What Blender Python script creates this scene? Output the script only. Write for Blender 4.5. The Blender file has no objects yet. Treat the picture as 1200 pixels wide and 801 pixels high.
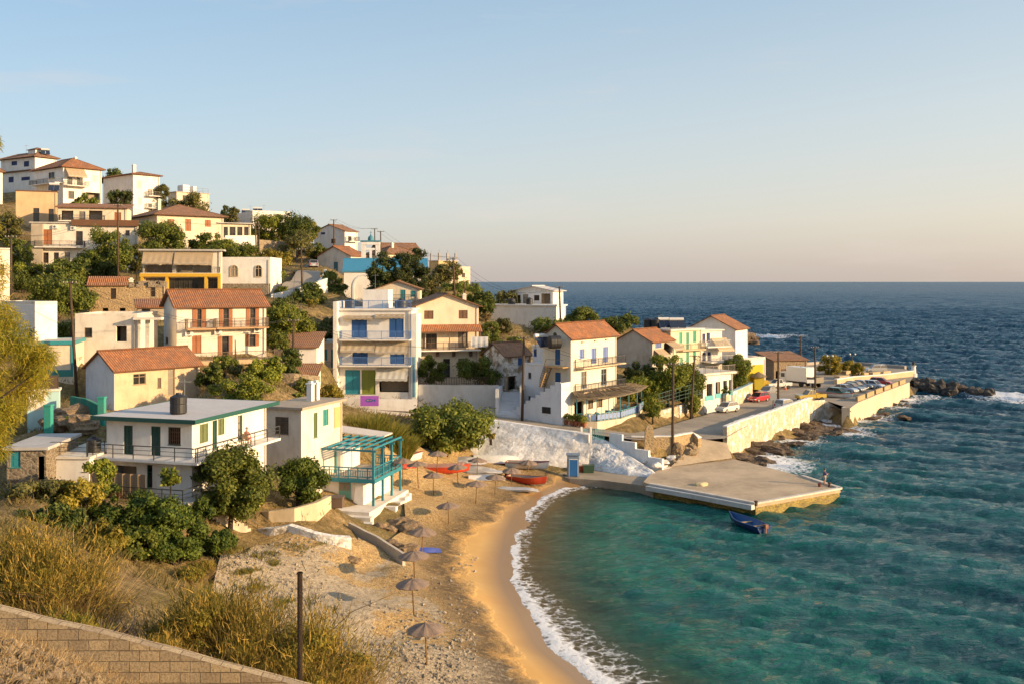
import bpy, bmesh, math, random
import numpy as np
from mathutils import Vector, Matrix, noise
from mathutils.geometry import delaunay_2d_cdt, interpolate_bezier
R = math.radians
C = bpy.context.scene.collection
# ---------------------------------------------------------------- camera geometry
FPX, HC, HY = 1200 * 35 / 36, 22.0, 330.0     # focal length in photo pixels, camera height, horizon row
def P(px, py, Y):
    return Vector(((px - 600) / FPX * Y, Y, HC - (py - HY) / FPX * Y))
def G(px, py, z):
    Y = FPX * (HC - z) / (py - HY)
    return Vector(((px - 600) / FPX * Y, Y, z))
def m_per_px(Y): return Y / FPX
SUN_EL, SUN_AZ = 14.0, 108.0                   # azimuth clockwise from +Y

# ---------------------------------------------------------------- materials
def mat_new(name):
    m = bpy.data.materials.new(name); m.use_nodes = True
    return m, m.node_tree, m.node_tree.nodes['Principled BSDF']
def nd(nt, t, **kw):
    n = nt.nodes.new(t)
    for k, v in kw.items():
        if k in n.inputs.keys() and not hasattr(n, k): n.inputs[k].default_value = v
        elif hasattr(n, k): setattr(n, k, v)
        else: n.inputs[k].default_value = v
    return n
def lk(nt, a, b): nt.links.new(a, b)
def c4(c): return (c[0], c[1], c[2], 1)
def coords(nt, scale=(1, 1, 1), rnd=True):
    tc = nd(nt, 'ShaderNodeTexCoord'); out = tc.outputs['Object']
    if rnd:
        oi = nd(nt, 'ShaderNodeObjectInfo'); ad = nd(nt, 'ShaderNodeVectorMath', operation='MULTIPLY_ADD')
        lk(nt, oi.outputs['Random'], ad.inputs[0]); ad.inputs[1].default_value = (37, 53, 71); lk(nt, out, ad.inputs[2]); out = ad.outputs[0]
    if scale != (1, 1, 1):
        mp = nd(nt, 'ShaderNodeVectorMath', operation='MULTIPLY'); mp.inputs[1].default_value = scale
        lk(nt, out, mp.inputs[0]); out = mp.outputs[0]
    return out
def noise_n(nt, vec, scale, detail=4, rough=.55):
    n = nd(nt, 'ShaderNodeTexNoise', Scale=scale, Detail=detail, Roughness=rough); lk(nt, vec, n.inputs['Vector']); return n.outputs['Fac']
def ramp(nt, fac, stops):
    r = nd(nt, 'ShaderNodeValToRGB'); e = r.color_ramp.elements
    while len(e) < len(stops): e.new(.5)
    for i, (p, c) in enumerate(stops):
        e[i].position = p; e[i].color = c4(c) if not isinstance(c, (int, float)) else (c, c, c, 1)
    lk(nt, fac, r.inputs[0]); return r.outputs[0]
def mix(nt, fac, a, b, mode='MIX'):
    n = nd(nt, 'ShaderNodeMix', data_type='RGBA', blend_type=mode)
    for s, v in ((0, fac), (6, a), (7, b)):
        if hasattr(v, 'links'): lk(nt, v, n.inputs[s])
        else: n.inputs[s].default_value = v if s == 0 else c4(v)
    return n.outputs[2]
def bump(nt, b, h, strength=.3, dist=.05):
    n = nd(nt, 'ShaderNodeBump', Strength=strength, Distance=dist); lk(nt, h, n.inputs['Height']); lk(nt, n.outputs[0], b.inputs['Normal']); return n
_M = {}
def memo(f):
    def g(*a, **k):
        key = (f.__name__, a, tuple(sorted(k.items())))
        if key not in _M: _M[key] = f(*a, **k)
        return _M[key]
    return g
@memo
def plaster(col, dirt=.35, stain=(.30, .22, .14), rough=.92):
    m, nt, b = mat_new('plaster'); v = coords(nt)
    big = noise_n(nt, v, .55, 5); st = noise_n(nt, coords(nt, (1.0, 1.0, .4)), 1.1, 7, .68); fine = noise_n(nt, v, 9, 5, .7)
    c = mix(nt, ramp(nt, st, [(.48, 0), (.78, min(.8, dirt * 1.2))]), col, stain)
    c = mix(nt, ramp(nt, big, [(.42, 0), (.75, dirt * .55)]), c, [x * .62 for x in stain])
    c = mix(nt, ramp(nt, fine, [(.35, .12), (.6, 0)]), c, [x * .5 for x in col])
    lk(nt, c, b.inputs['Base Color']); b.inputs['Roughness'].default_value = rough; b.inputs['Specular IOR Level'].default_value = .2
    bump(nt, b, fine, .35, .03); return m
@memo
def paint(col, rough=.5, var=.25, metal=0):
    m, nt, b = mat_new('paint'); v = coords(nt)
    n = noise_n(nt, v, 3.5, 5, .65); c = mix(nt, ramp(nt, n, [(.4, 0), (.75, var)]), col, [x * .45 + .03 for x in col])
    lk(nt, c, b.inputs['Base Color']); b.inputs['Roughness'].default_value = rough; b.inputs['Metallic'].default_value = metal
    bump(nt, b, n, .1, .02); return m
@memo
def carpaint(col):
    m, nt, b = mat_new('car_paint'); v = coords(nt); n = noise_n(nt, v, 2, 4)
    lk(nt, mix(nt, ramp(nt, n, [(.45, 0), (.8, .25)]), col, [x * .6 + .05 for x in col]), b.inputs['Base Color'])
    b.inputs['Roughness'].default_value = .28; b.inputs['Coat Weight'].default_value = .6; b.inputs['Coat Roughness'].default_value = .08; return m
@memo
def slats(col, pitch=.09):
    m, nt, b = mat_new('slatted_shutter'); v = coords(nt, rnd=False)
    w = nd(nt, 'ShaderNodeTexWave', wave_type='BANDS', bands_direction='Z', Scale=1 / pitch / 3.14, Distortion=.15); lk(nt, v, w.inputs['Vector'])
    n = noise_n(nt, coords(nt), 2.2, 5)
    c = mix(nt, ramp(nt, n, [(.4, 0), (.75, .35)]), col, [x * .5 + .05 for x in col])
    c = mix(nt, ramp(nt, w.outputs['Fac'], [(0, .3), (.5, 0)]), c, [x * .4 for x in col])
    lk(nt, c, b.inputs['Base Color']); b.inputs['Roughness'].default_value = .55; bump(nt, b, w.outputs['Fac'], .6, .03); return m
@memo
def glass():
    m, nt, b = mat_new('dark_glass'); v = coords(nt)
    oi = nd(nt, 'ShaderNodeObjectInfo'); lk(nt, mix(nt, ramp(nt, oi.outputs['Random'], [(.62, 0), (.66, .55), (1, .9)]), ramp(nt, noise_n(nt, v, .8, 3), [(.3, (.012, .013, .014)), (.75, (.06, .055, .05))]), (.30, .26, .21)), b.inputs['Base Color'])
    b.inputs['Roughness'].default_value = .09; b.inputs['IOR'].default_value = 1.5; return m
@memo
def tiles(col=(.45, .19, .075), col2=(.28, .115, .05)):
    m, nt, b = mat_new('roof_tiles'); uv = nd(nt, 'ShaderNodeUVMap'); sx = nd(nt, 'ShaderNodeSeparateXYZ'); lk(nt, uv.outputs[0], sx.inputs[0])
    def mth(op, a, bb=None):
        n = nd(nt, 'ShaderNodeMath', operation=op)
        for i, x in enumerate((a, bb)):
            if x is None: continue
            if hasattr(x, 'links'): lk(nt, x, n.inputs[i])
            else: n.inputs[i].default_value = x
        return n.outputs[0]
    u = mth('DIVIDE', sx.outputs[0], .24); vv = mth('DIVIDE', sx.outputs[1], .38)
    barrel = mth('ABSOLUTE', mth('SINE', mth('MULTIPLY', u, math.pi))); step = mth('FRACT', vv)
    cmb = nd(nt, 'ShaderNodeCombineXYZ'); lk(nt, mth('FLOOR', u), cmb.inputs[0]); lk(nt, mth('FLOOR', vv), cmb.inputs[1])
    wn = nd(nt, 'ShaderNodeTexWhiteNoise', noise_dimensions='2D'); lk(nt, cmb.outputs[0], wn.inputs['Vector'])
    c = mix(nt, wn.outputs['Value'], col, col2); ns = noise_n(nt, coords(nt), .8, 6, .65)
    c = mix(nt, ramp(nt, ns, [(.38, 0), (.68, .75)]), c, (.20, .115, .07))
    c = mix(nt, ramp(nt, noise_n(nt, coords(nt), 3.1, 5, .7), [(.58, 0), (.72, .35)]), c, (.50, .36, .24))
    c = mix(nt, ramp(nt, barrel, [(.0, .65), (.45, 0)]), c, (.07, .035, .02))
    lk(nt, c, b.inputs['Base Color']); b.inputs['Roughness'].default_value = .9
    h = mth('ADD', barrel, mth('MULTIPLY', step, -.5)); bump(nt, b, h, .9, .07); return m
@memo
def stone(col=(.40, .31, .2), col2=(.24, .18, .12), mortar=(.36, .30, .22), scale=2.2, wash=0.0, mw=.09, bs=.8):
    m, nt, b = mat_new('stone_masonry'); v0 = coords(nt, (1, 1, 1.5))
    wob = nd(nt, 'ShaderNodeTexNoise', Scale=2.5, Detail=3); lk(nt, v0, wob.inputs['Vector'])
    ad = nd(nt, 'ShaderNodeVectorMath', operation='MULTIPLY_ADD'); lk(nt, wob.outputs['Color'], ad.inputs[0]); ad.inputs[1].default_value = (.3,) * 3; lk(nt, v0, ad.inputs[2])
    vo = nd(nt, 'ShaderNodeTexVoronoi', Scale=scale); lk(nt, ad.outputs[0], vo.inputs['Vector'])
    ve = nd(nt, 'ShaderNodeTexVoronoi', Scale=scale, feature='DISTANCE_TO_EDGE'); lk(nt, ad.outputs[0], ve.inputs['Vector'])
    bw = nd(nt, 'ShaderNodeRGBToBW'); lk(nt, vo.outputs['Color'], bw.inputs[0])
    c = mix(nt, bw.outputs[0], col, col2); c = mix(nt, ramp(nt, noise_n(nt, v0, 7, 5, .7), [(.4, .35), (.65, 0)]), c, [x * .5 for x in col2])
    edge = ramp(nt, ve.outputs['Distance'], [(.0, 1), (mw, 0)]); c = mix(nt, edge, c, mortar)
    if wash:
        w = ramp(nt, noise_n(nt, coords(nt), .9, 7, .68), [(.62 - wash * .45, 0), (.74 - wash * .45, 1)]); c = mix(nt, w, c, (.78, .76, .73))
    lk(nt, c, b.inputs['Base Color']); b.inputs['Roughness'].default_value = .95; b.inputs['Specular IOR Level'].default_value = .15
    hh = nd(nt, 'ShaderNodeMath', operation='MULTIPLY_ADD'); lk(nt, ve.outputs['Distance'], hh.inputs[0]); hh.inputs[1].default_value = 1.5; lk(nt, noise_n(nt, v0, 6, 6, .7), hh.inputs[2])
    bump(nt, b, hh.outputs[0], bs, .12); return m
@memo
def rockmat(col=(.26, .19, .125), col2=(.10, .075, .055), scale=1.0, strat=(1, 1, 3)):
    m, nt, b = mat_new('rock'); v = coords(nt, strat)
    n1 = noise_n(nt, v, 1.1 * scale, 8, .66); n2 = noise_n(nt, v, 6 * scale, 6, .7)
    c = mix(nt, ramp(nt, n1, [(.35, 0), (.65, 1)]), col, col2); c = mix(nt, ramp(nt, n2, [(.38, .7), (.58, 0)]), c, [x * .35 for x in col2])
    lk(nt, c, b.inputs['Base Color']); b.inputs['Roughness'].default_value = .9
    hh = nd(nt, 'ShaderNodeMath', operation='MULTIPLY_ADD'); lk(nt, n1, hh.inputs[0]); hh.inputs[1].default_value = 2.; lk(nt, n2, hh.inputs[2])
    bump(nt, b, hh.outputs[0], .9, .18); return m
@memo
def concrete(col=(.36, .30, .23), dirt=.5, scale=1.0, rough=.9):
    m, nt, b = mat_new('concrete'); v = coords(nt)
    c = mix(nt, ramp(nt, noise_n(nt, v, .35 * scale, 7, .62), [(.38, 0), (.68, dirt)]), col, [x * .55 for x in col])
    c = mix(nt, ramp(nt, noise_n(nt, v, 2.2 * scale, 6, .7), [(.5, 0), (.7, .4)]), c, [min(1, x * 1.35) for x in col])
    f = noise_n(nt, v, 14 * scale, 4, .7); c = mix(nt, ramp(nt, f, [(.35, .3), (.55, 0)]), c, [x * .5 for x in col])
    lk(nt, c, b.inputs['Base Color']); b.inputs['Roughness'].default_value = rough; bump(nt, b, f, .3, .03); return m
@memo
def leafmat(c1, c2, tr=.35):
    m, nt, b = mat_new('leaves'); g = nd(nt, 'ShaderNodeNewGeometry'); oi = nd(nt, 'ShaderNodeObjectInfo')
    n = noise_n(nt, coords(nt), .55, 4); ad = nd(nt, 'ShaderNodeMath', operation='MULTIPLY_ADD'); lk(nt, g.outputs['Random Per Island'], ad.inputs[0]); ad.inputs[1].default_value = .75
    s2 = nd(nt, 'ShaderNodeMath', operation='MULTIPLY_ADD'); lk(nt, n, s2.inputs[0]); s2.inputs[1].default_value = 1.2; s2.inputs[2].default_value = -.48; lk(nt, s2.outputs[0], ad.inputs[2])
    c = mix(nt, ad.outputs[0], c1, c2)
    hs = nd(nt, 'ShaderNodeHueSaturation'); lk(nt, c, hs.inputs['Color'])
    vv = nd(nt, 'ShaderNodeMath', operation='MULTIPLY_ADD'); lk(nt, oi.outputs['Random'], vv.inputs[0]); vv.inputs[1].default_value = .4; vv.inputs[2].default_value = .8; lk(nt, vv.outputs[0], hs.inputs['Value'])
    lk(nt, hs.outputs[0], b.inputs['Base Color']); b.inputs['Roughness'].default_value = .55; b.inputs['Specular IOR Level'].default_value = .25
    t = nd(nt, 'ShaderNodeBsdfTranslucent'); lk(nt, hs.outputs[0], t.inputs[0]); mx = nd(nt, 'ShaderNodeMixShader', Fac=tr)
    lk(nt, b.outputs[0], mx.inputs[1]); lk(nt, t.outputs[0], mx.inputs[2]); lk(nt, mx.outputs[0], nt.nodes['Material Output'].inputs[0]); return m
@memo
def cloth(col, stripe=None):
    m, nt, b = mat_new('awning_cloth'); v = coords(nt)
    c = mix(nt, ramp(nt, noise_n(nt, v, 1.4, 5), [(.4, 0), (.75, .35)]), col, [x * .6 for x in col])
    lk(nt, c, b.inputs['Base Color']); b.inputs['Roughness'].default_value = .9
    t = nd(nt, 'ShaderNodeBsdfTranslucent'); lk(nt, c, t.inputs[0]); mx = nd(nt, 'ShaderNodeMixShader', Fac=.3)
    lk(nt, b.outputs[0], mx.inputs[1]); lk(nt, t.outputs[0], mx.inputs[2]); lk(nt, mx.outputs[0], nt.nodes['Material Output'].inputs[0]); return m
WHITE = (.80, .76, .70); OFFW = (.74, .68, .58); CREAM = (.72, .61, .46); WARM = (.73, .66, .56)
BLUE = (.022, .105, .33); TEAL = (.03, .25, .28); GREEN = (.015, .085, .055); BROWN = (.10, .05, .025); ORANGE = (.36, .13, .045)
RUST = (.09, .045, .025)
WOOD = lambda: paint((.10, .058, .032), .85, .5)
BARK = lambda: rockmat((.15, .105, .07), (.06, .042, .03), 2.5, (3, 3, .6))

# ---------------------------------------------------------------- mesh builder
class MB:
    def __init__(s): s.v = []; s.f = []; s.uv = {}
    def poly(s, pts, uv=None):
        i = len(s.v); s.v += [tuple(p) for p in pts]; s.f.append(tuple(range(i, i + len(pts))))
        if uv: s.uv[len(s.f) - 1] = uv
    def hexa(s, p):                       # 8 points: bottom 4 ccw, top 4 ccw
        i = len(s.v); s.v += [tuple(q) for q in p]
        for f in ((3, 2, 1, 0), (4, 5, 6, 7), (0, 1, 5, 4), (1, 2, 6, 5), (2, 3, 7, 6), (3, 0, 4, 7)): s.f.append(tuple(i + k for k in f))
    def box(s, x0, x1, y0, y1, z0, z1):
        s.hexa([(x0, y0, z0), (x1, y0, z0), (x1, y1, z0), (x0, y1, z0), (x0, y0, z1), (x1, y0, z1), (x1, y1, z1), (x0, y1, z1)])
    def bar(s, a, b, w, h=None):          # square bar between two points
        a, b = Vector(a), Vector(b); h = h or w; d = (b - a).normalized()
        up = Vector((0, 0, 1)) if abs(d.z) < .95 else Vector((0, 1, 0)); x = d.cross(up).normalized() * w / 2; y = x.cross(d).normalized() * h / 2
        s.hexa([a - x - y, a + x - y, a + x + y, a - x + y, b - x - y, b + x - y, b + x + y, b - x + y])
    def tube(s, pts, rad, n=6, cap=True):
        pts = [Vector(p) for p in pts]
        if not isinstance(rad, (list, tuple)): rad = [rad] * len(pts)
        i0 = len(s.v); px = None
        for k, p in enumerate(pts):
            d = (pts[min(k + 1, len(pts) - 1)] - pts[max(k - 1, 0)]).normalized()
            if px is None: px = d.cross(Vector((0, 0, 1)) if abs(d.z) < .9 else Vector((1, 0, 0))).normalized()
            else: px = (px - d * px.dot(d)).normalized()
            py = d.cross(px)
            for j in range(n):
                t = 2 * math.pi * j / n; s.v.append(tuple(p + (px * math.cos(t) + py * math.sin(t)) * rad[k]))
        for k in range(len(pts) - 1):
            for j in range(n):
                a = i0 + k * n + j; b = i0 + k * n + (j + 1) % n; s.f.append((a, b, b + n, a + n))
        if cap:
            s.f.append(tuple(i0 + j for j in range(n))[::-1]); s.f.append(tuple(i0 + (len(pts) - 1) * n + j for j in range(n)))
    def lathe(s, prof, n=16, c=(0, 0, 0)):
        i0 = len(s.v)
        for r, z in prof:
            for j in range(n): t = 2 * math.pi * j / n; s.v.append((c[0] + r * math.cos(t), c[1] + r * math.sin(t), c[2] + z))
        for k in range(len(prof) - 1):
            for j in range(n): a = i0 + k * n + j; b = i0 + k * n + (j + 1) % n; s.f.append((a, b, b + n, a + n))
        s.f.append(tuple(i0 + j for j in range(n))[::-1]); s.f.append(tuple(i0 + (len(prof) - 1) * n + j for j in range(n)))
    def prism(s, pts, z0, z1):            # ccw polygon (x,y) or (x,y,z)
        n = len(pts); i = len(s.v)
        s.v += [(p[0], p[1], z0) for p in pts] + [(p[0], p[1], z1) for p in pts]
        s.f.append(tuple(range(i, i + n))[::-1]); s.f.append(tuple(range(i + n, i + 2 * n)))
        for k in range(n): s.f.append((i + k, i + (k + 1) % n, i + n + (k + 1) % n, i + n + k))
    def slab(s, pts, t, uv=None):         # polygon of 3d points with thickness t downwards
        n = len(pts); i = len(s.v); pts = [Vector(p) for p in pts]
        s.v += [tuple(p) for p in pts] + [tuple(p - Vector((0, 0, t))) for p in pts]
        s.f.append(tuple(range(i, i + n)))
        if uv: s.uv[len(s.f) - 1] = uv
        s.f.append(tuple(range(i + n, i + 2 * n))[::-1])
        for k in range(n): s.f.append((i + k, i + n + k, i + n + (k + 1) % n, i + (k + 1) % n))
    def build(s, name, m, parent=None, loc=None, smooth=False, rotz=0):
        me = bpy.data.meshes.new(name); me.from_pydata(s.v, [], s.f)
        if s.uv:
            ul = me.uv_layers.new(name='UVMap').data
            for fi, uv in s.uv.items():
                p = me.polygons[fi]
                for k, li in enumerate(p.loop_indices): ul[li].uv = uv[k]
        if m: me.materials.append(m)
        if smooth: me.polygons.foreach_set('use_smooth', [True] * len(me.polygons))
        o = bpy.data.objects.new(name, me); C.objects.link(o)
        if parent: o.parent = parent
        if loc is not None: o.location = loc
        if rotz: o.rotation_euler.z = rotz
        return o
def tag(o, label, cat, group=None, kind=None):
    o['label'] = label; o['category'] = cat
    if group: o['group'] = group
    if kind: o['kind'] = kind
    return o
def thing(name, label, cat, loc, rotz=0, group=None):
    o = bpy.data.objects.new(name, None); C.objects.link(o); o.location = loc; o.rotation_euler.z = rotz; o.empty_display_size = .2
    return tag(o, label, cat, group)
def struct(name, mb, m, label=None, smooth=False):
    o = mb.build(name, m, smooth=smooth); o['kind'] = 'structure'
    return o
def copy_thing(o, loc, rotz=None, label=None, scale=None):
    c = o.copy(); C.objects.link(c); c.location = loc
    if rotz is not None: c.rotation_euler.z = rotz
    if scale: c.scale = (scale,) * 3
    if label: c['label'] = label
    for ch in list(o.children):
        k = ch.copy(); C.objects.link(k); k.parent = c
        for g in list(ch.children):
            q = g.copy(); C.objects.link(q); q.parent = k
    return c
def np_mesh(name, V, quads, m, parent=None, loc=None, smooth=False):
    me = bpy.data.meshes.new(name); n = len(V); q = np.asarray(quads, np.int32); k = q.shape[1]
    me.vertices.add(n); me.vertices.foreach_set('co', np.asarray(V, np.float32).ravel())
    me.loops.add(q.size); me.loops.foreach_set('vertex_index', q.ravel())
    me.polygons.add(len(q)); me.polygons.foreach_set('loop_start', np.arange(0, q.size, k, dtype=np.int32))
    me.polygons.foreach_set('use_smooth', np.full(len(q), smooth)); me.update(calc_edges=True); me.validate()
    if m: me.materials.append(m)
    o = bpy.data.objects.new(name, me); C.objects.link(o)
    if parent: o.parent = parent
    if loc is not None: o.location = loc
    return o
CTRL = []                                     # terrain control points
def ctrl(p, dz=0): CTRL.append((p[0], p[1], p[2] + dz))

# ---------------------------------------------------------------- houses
class House:
    """Footprint in local metres: front face y=0 (x 0..W), left face x=0 (y 0..D), right face x=W."""
    def __init__(s, name, label, Y, xc, xr, yt, yb, a, wall, xl=None, D=7, W=None, cat='house', group=None, found=3.5, op=None, gable=None, rh=1.6, ground=True, holes=True):
        s.a = R(a); s.C = P(xc, yb, Y); s.ux = Vector((math.cos(s.a), math.sin(s.a), 0)); s.uy = Vector((-math.sin(s.a), math.cos(s.a), 0))
        def reach(px, d):
            k = (px - 600) / FPX; return (k * s.C.y - s.C.x) / (d.x - k * d.y)
        s.W = W or reach(xr, s.ux); s.D = D if xl is None else reach(xl, s.uy); s.h = (yb - yt) * m_per_px(Y); s.Y = Y; s.found = found
        s.W = min(max(s.W, 1), 40); s.D = min(max(s.D, 1.5), 30)
        s.root = thing(name, label, cat, s.C, s.a, group); s.wm = wall; s.gable = gable; s.rh = rh
        if ground:
            for x, y, dz in ((0, 0, -.25), (s.W, 0, -.25), (0, s.D, .2), (s.W, s.D, .2), (s.W / 2, -1.2, -.35)): ctrl(s.wp(x, y, 0), dz)
        s.holes = {k: [] for k in 'FLRB'}; s.op = op or []
        for o in s.op: s.opening(*o)
        s.walls()
    def wp(s, x, y, z): return s.C + s.ux * x + s.uy * y + Vector((0, 0, z))
    def lenf(s, f): return s.W if f in 'FB' else s.D
    def fl(s, f, u, v, o=0):
        return {'F': (u, -o, v), 'L': (-o, s.D - u, v), 'R': (s.W + o, u, v), 'B': (s.W - u, s.D + o, v)}[f]
    def hit(s, f, px, py):
        n = {'F': -s.uy, 'L': -s.ux, 'R': s.ux, 'B': s.uy}[f]; o = s.wp(*s.fl(f, 0, 0)); cam = Vector((0, 0, HC)); d = Vector(((px - 600) / FPX, 1, -(py - HY) / FPX))
        t = (o - cam).dot(n) / d.dot(n); q = cam + d * t - s.C; x, y = q.dot(s.ux), q.dot(s.uy)
        u = {'F': x, 'L': s.D - y, 'R': y, 'B': s.W - x}[f]; return u, q.z
    def rect(s, f, x0, y0, x1, y1):
        ym, xm = (y0 + y1) / 2, (x0 + x1) / 2
        u0, u1 = s.hit(f, x0, ym)[0], s.hit(f, x1, ym)[0]; v1, v0 = s.hit(f, xm, y0)[1], s.hit(f, xm, y1)[1]
        L = s.lenf(f); u0, u1 = max(.12, min(u0, u1)), min(L - .12, max(u0, u1)); v0 = max(v0, .02); v1 = min(v1, s.h - .08); return u0, v0, u1, v1
    def fbox(s, mb, f, u0, u1, v0, v1, o0, o1):
        mb.hexa([s.fl(f, *q) for q in ((u0, v0, o1), (u1, v0, o1), (u1, v0, o0), (u0, v0, o0), (u0, v1, o1), (u1, v1, o1), (u1, v1, o0), (u0, v1, o0))])
    def opening(s, kind, f, x0, y0, x1, y1, col=BROWN, col2=None):
        u0, v0, u1, v1 = s.rect(f, x0, y0, x1, y1)
        if u1 - u0 < .25 or v1 - v0 < .25: return
        for (a, b, c, d) in s.holes[f]:
            if u0 < c and a < u1 and v0 < d and b < v1: return
        s.holes[f].append((u0, v0, u1, v1)); r = .16; fr = .07; w = u1 - u0
        fm = paint(col, .5)
        if kind in 'wgo':                       # window: frame > pane
            k = s.frame(f, u0, u1, v0, v1, r, fr, max(1, round(w / .75)), fm, 'window' if v1 - v0 < 1.75 and kind != 'o' or kind == 'g' else 'glazed_door')
            p = MB(); p.poly([s.fl(f, u0 + .02, v0, -r + .02), s.fl(f, u1 - .02, v0, -r + .02), s.fl(f, u1 - .02, v1, -r + .02), s.fl(f, u0 + .02, v1, -r + .02)]); p.build('pane', glass(), k)
            if kind == 'g':
                g = MB(); n = max(3, int(w / .14))
                for i in range(n + 1): s.fbox(g, f, u0 + w * i / n - .012, u0 + w * i / n + .012, v0, v1, -.02, .01)
                for q in (.25, .5, .75): s.fbox(g, f, u0, u1, v0 + (v1 - v0) * q - .012, v0 + (v1 - v0) * q + .012, -.018, .008)
                g.build('grille', paint(RUST, .7), k)
        elif kind == 's':                       # closed shutters
            g = MB(); n = 2 if w > .7 else 1
            for i in range(n):
                a, b = u0 + w * i / n + .015, u0 + w * (i + 1) / n - .015; s.fbox(g, f, a, b, v0 + .01, v1 - .01, -r, -.06)
                for e in (a, b - .06): s.fbox(g, f, e, e + .06, v0 + .01, v1 - .01, -.06, -.03)
                for e in (v0 + .01, v1 - .07, (v0 + v1) / 2): s.fbox(g, f, a + .06, b - .06, e, e + .06, -.06, -.032)
            g.build('shutter', slats(col), s.root)
        elif kind == 'd':                       # plank door
            k = s.frame(f, u0, u1, v0, v1, r, .08, 0, fm, 'door')
            g = MB(); n = max(1, round(w / .9))
            for i in range(n):
                a, b = u0 + .08 + (w - .16) * i / n + .01, u0 + .08 + (w - .16) * (i + 1) / n - .01; s.fbox(g, f, a, b, v0, v1 - .08, -r, -.08)
                for q in ((.08, .42), (.5, .92)): s.fbox(g, f, a + .1, b - .1, v0 + (v1 - v0) * q[0], v0 + (v1 - v0) * q[1], -.08, -.06)
            g.build('panel', paint(col2 or col, .5, .4), k)
        elif kind == 'v':                       # dark recess (open doorway or loggia) with a back wall and side jambs
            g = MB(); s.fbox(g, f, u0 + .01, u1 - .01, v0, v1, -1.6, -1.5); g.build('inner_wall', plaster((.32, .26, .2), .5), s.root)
    def frame(s, f, u0, u1, v0, v1, r, fr, nm, fm, name):
        k = MB()
        for a, b in ((u0, u0 + fr), (u1 - fr, u1)): s.fbox(k, f, a, b, v0, v1, -r, -r + .1)
        for a, b in ((v0, v0 + fr * .8), (v1 - fr, v1)): s.fbox(k, f, u0 + fr, u1 - fr, a, b, -r, -r + .098)
        for i in range(1, nm):
            c = u0 + (u1 - u0) * i / nm; s.fbox(k, f, c - .03, c + .03, v0 + fr * .8, v1 - fr, -r, -r + .09)
        if nm and v1 - v0 > 1.0: s.fbox(k, f, u0 + fr, u1 - fr, v0 + (v1 - v0) * .66, v0 + (v1 - v0) * .66 + .045, -r, -r + .08)
        s.fbox(k, f, u0 - .05, u1 + .05, v0 - .05, v0 - .001, -r, .05)
        return k.build(name, fm, s.root)
    def walls(s):
        mb = MB()
        for f in 'FLRB':
            L = s.lenf(f); hs = s.holes[f]; us = sorted({0, L} | {x for h in hs for x in (h[0], h[2])}); vs = sorted({-s.found, s.h} | {x for h in hs for x in (h[1], h[3])})
            for i in range(len(us) - 1):
                for j in range(len(vs) - 1):
                    um, vm = (us[i] + us[i + 1]) / 2, (vs[j] + vs[j + 1]) / 2
                    if any(h[0] < um < h[2] and h[1] < vm < h[3] for h in hs): continue
                    mb.poly([s.fl(f, us[i], vs[j]), s.fl(f, us[i + 1], vs[j]), s.fl(f, us[i + 1], vs[j + 1]), s.fl(f, us[i], vs[j + 1])])
            for (u0, v0, u1, v1) in hs:
                for (a, b, c, d) in ((u0, v0, u0, v1), (u1, v1, u1, v0), (u0, v1, u1, v1), (u1, v0, u0, v0)):
                    dp = 1.6 if False else .3
                    mb.poly([s.fl(f, a, b), s.fl(f, a, b, -dp), s.fl(f, c, d, -dp), s.fl(f, c, d)])
        h, W, D, rh = s.h, s.W, s.D, s.rh
        if s.gable == 'x':
            for x in (0, W): mb.poly([(x, 0, h), (x, D, h), (x, D / 2, h + rh)])
        elif s.gable == 'y':
            for y in (0, D): mb.poly([(0, y, h), (W, y, h), (W / 2, y, h + rh)])
        elif s.gable == 'shed':
            mb.poly([(0, 0, h), (0, D, h), (0, D, h + rh)]); mb.poly([(W, 0, h), (W, D, h), (W, D, h + rh)]); mb.poly([(0, D, h), (W, D, h), (W, D, h + rh), (0, D, h + rh)])
        mb.poly([(0, 0, h - .02), (W, 0, h - .02), (W, D, h - .02), (0, D, h - .02)])
        s.wall = mb.build('wall', s.wm, s.root)
        if s.W > 4.5 and s.h > 3 and s.found > 1:
            g = MB(); g.tube([s.fl('F', s.W - .3, .1, .09), s.fl('F', s.W - .3, h - .1, .09)], .05, 6); g.build('drainpipe', paint((.45, .40, .34), .6), s.root)
    def roof(s, kind, m=None, ov=.4, t=.14, rh=None, fascia=None, x0=0, x1=None):
        h, W, D = s.h + .01, (x1 or s.W), s.D; rh = rh or s.rh; mb = MB(); k = 0; m = m or tiles()
        if kind == 'flat':
            mb.box(x0 - ov, W + ov, -ov, D + ov, h, h + t); o = mb.build('roof', m, s.root)
            if fascia:
                g = MB(); ft = fascia[1]; a = ov + .025
                for (ax, bx, ay, by) in ((x0 - a, W + a, -a, -a + .05), (x0 - a, W + a, D + a - .05, D + a), (x0 - a, x0 - a + .05, -a + .05, D + a - .05), (W + a - .05, W + a, -a + .05, D + a - .05)): g.box(ax, bx, ay, by, h + t - ft + .03, h + t + .03)
                g.build('fascia', fascia[0], o)
            return o
        if kind == 'parapet':
            for (ax, bx, ay, by) in ((0, W, 0, .2), (0, W, D - .2, D), (0, .2, .2, D - .2), (W - .2, W, .2, D - .2)): mb.box(ax, bx, ay, by, h, h + t)
            return mb.build('parapet', m, s.root)
        def pl(pts, e0, e1):                    # slope polygon, uv along eave e0->e1
            e0, e1 = Vector(e0), Vector(e1); u = (e1 - e0).normalized(); n = (Vector(pts[1]) - Vector(pts[0])).cross(Vector(pts[2]) - Vector(pts[0])).normalized(); v = n.cross(u)
            mb.slab(pts, t, [((Vector(p) - e0).dot(u), (Vector(p) - e0).dot(v)) for p in pts])
        h += t; X0, X1 = x0 - ov, W + ov
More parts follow.
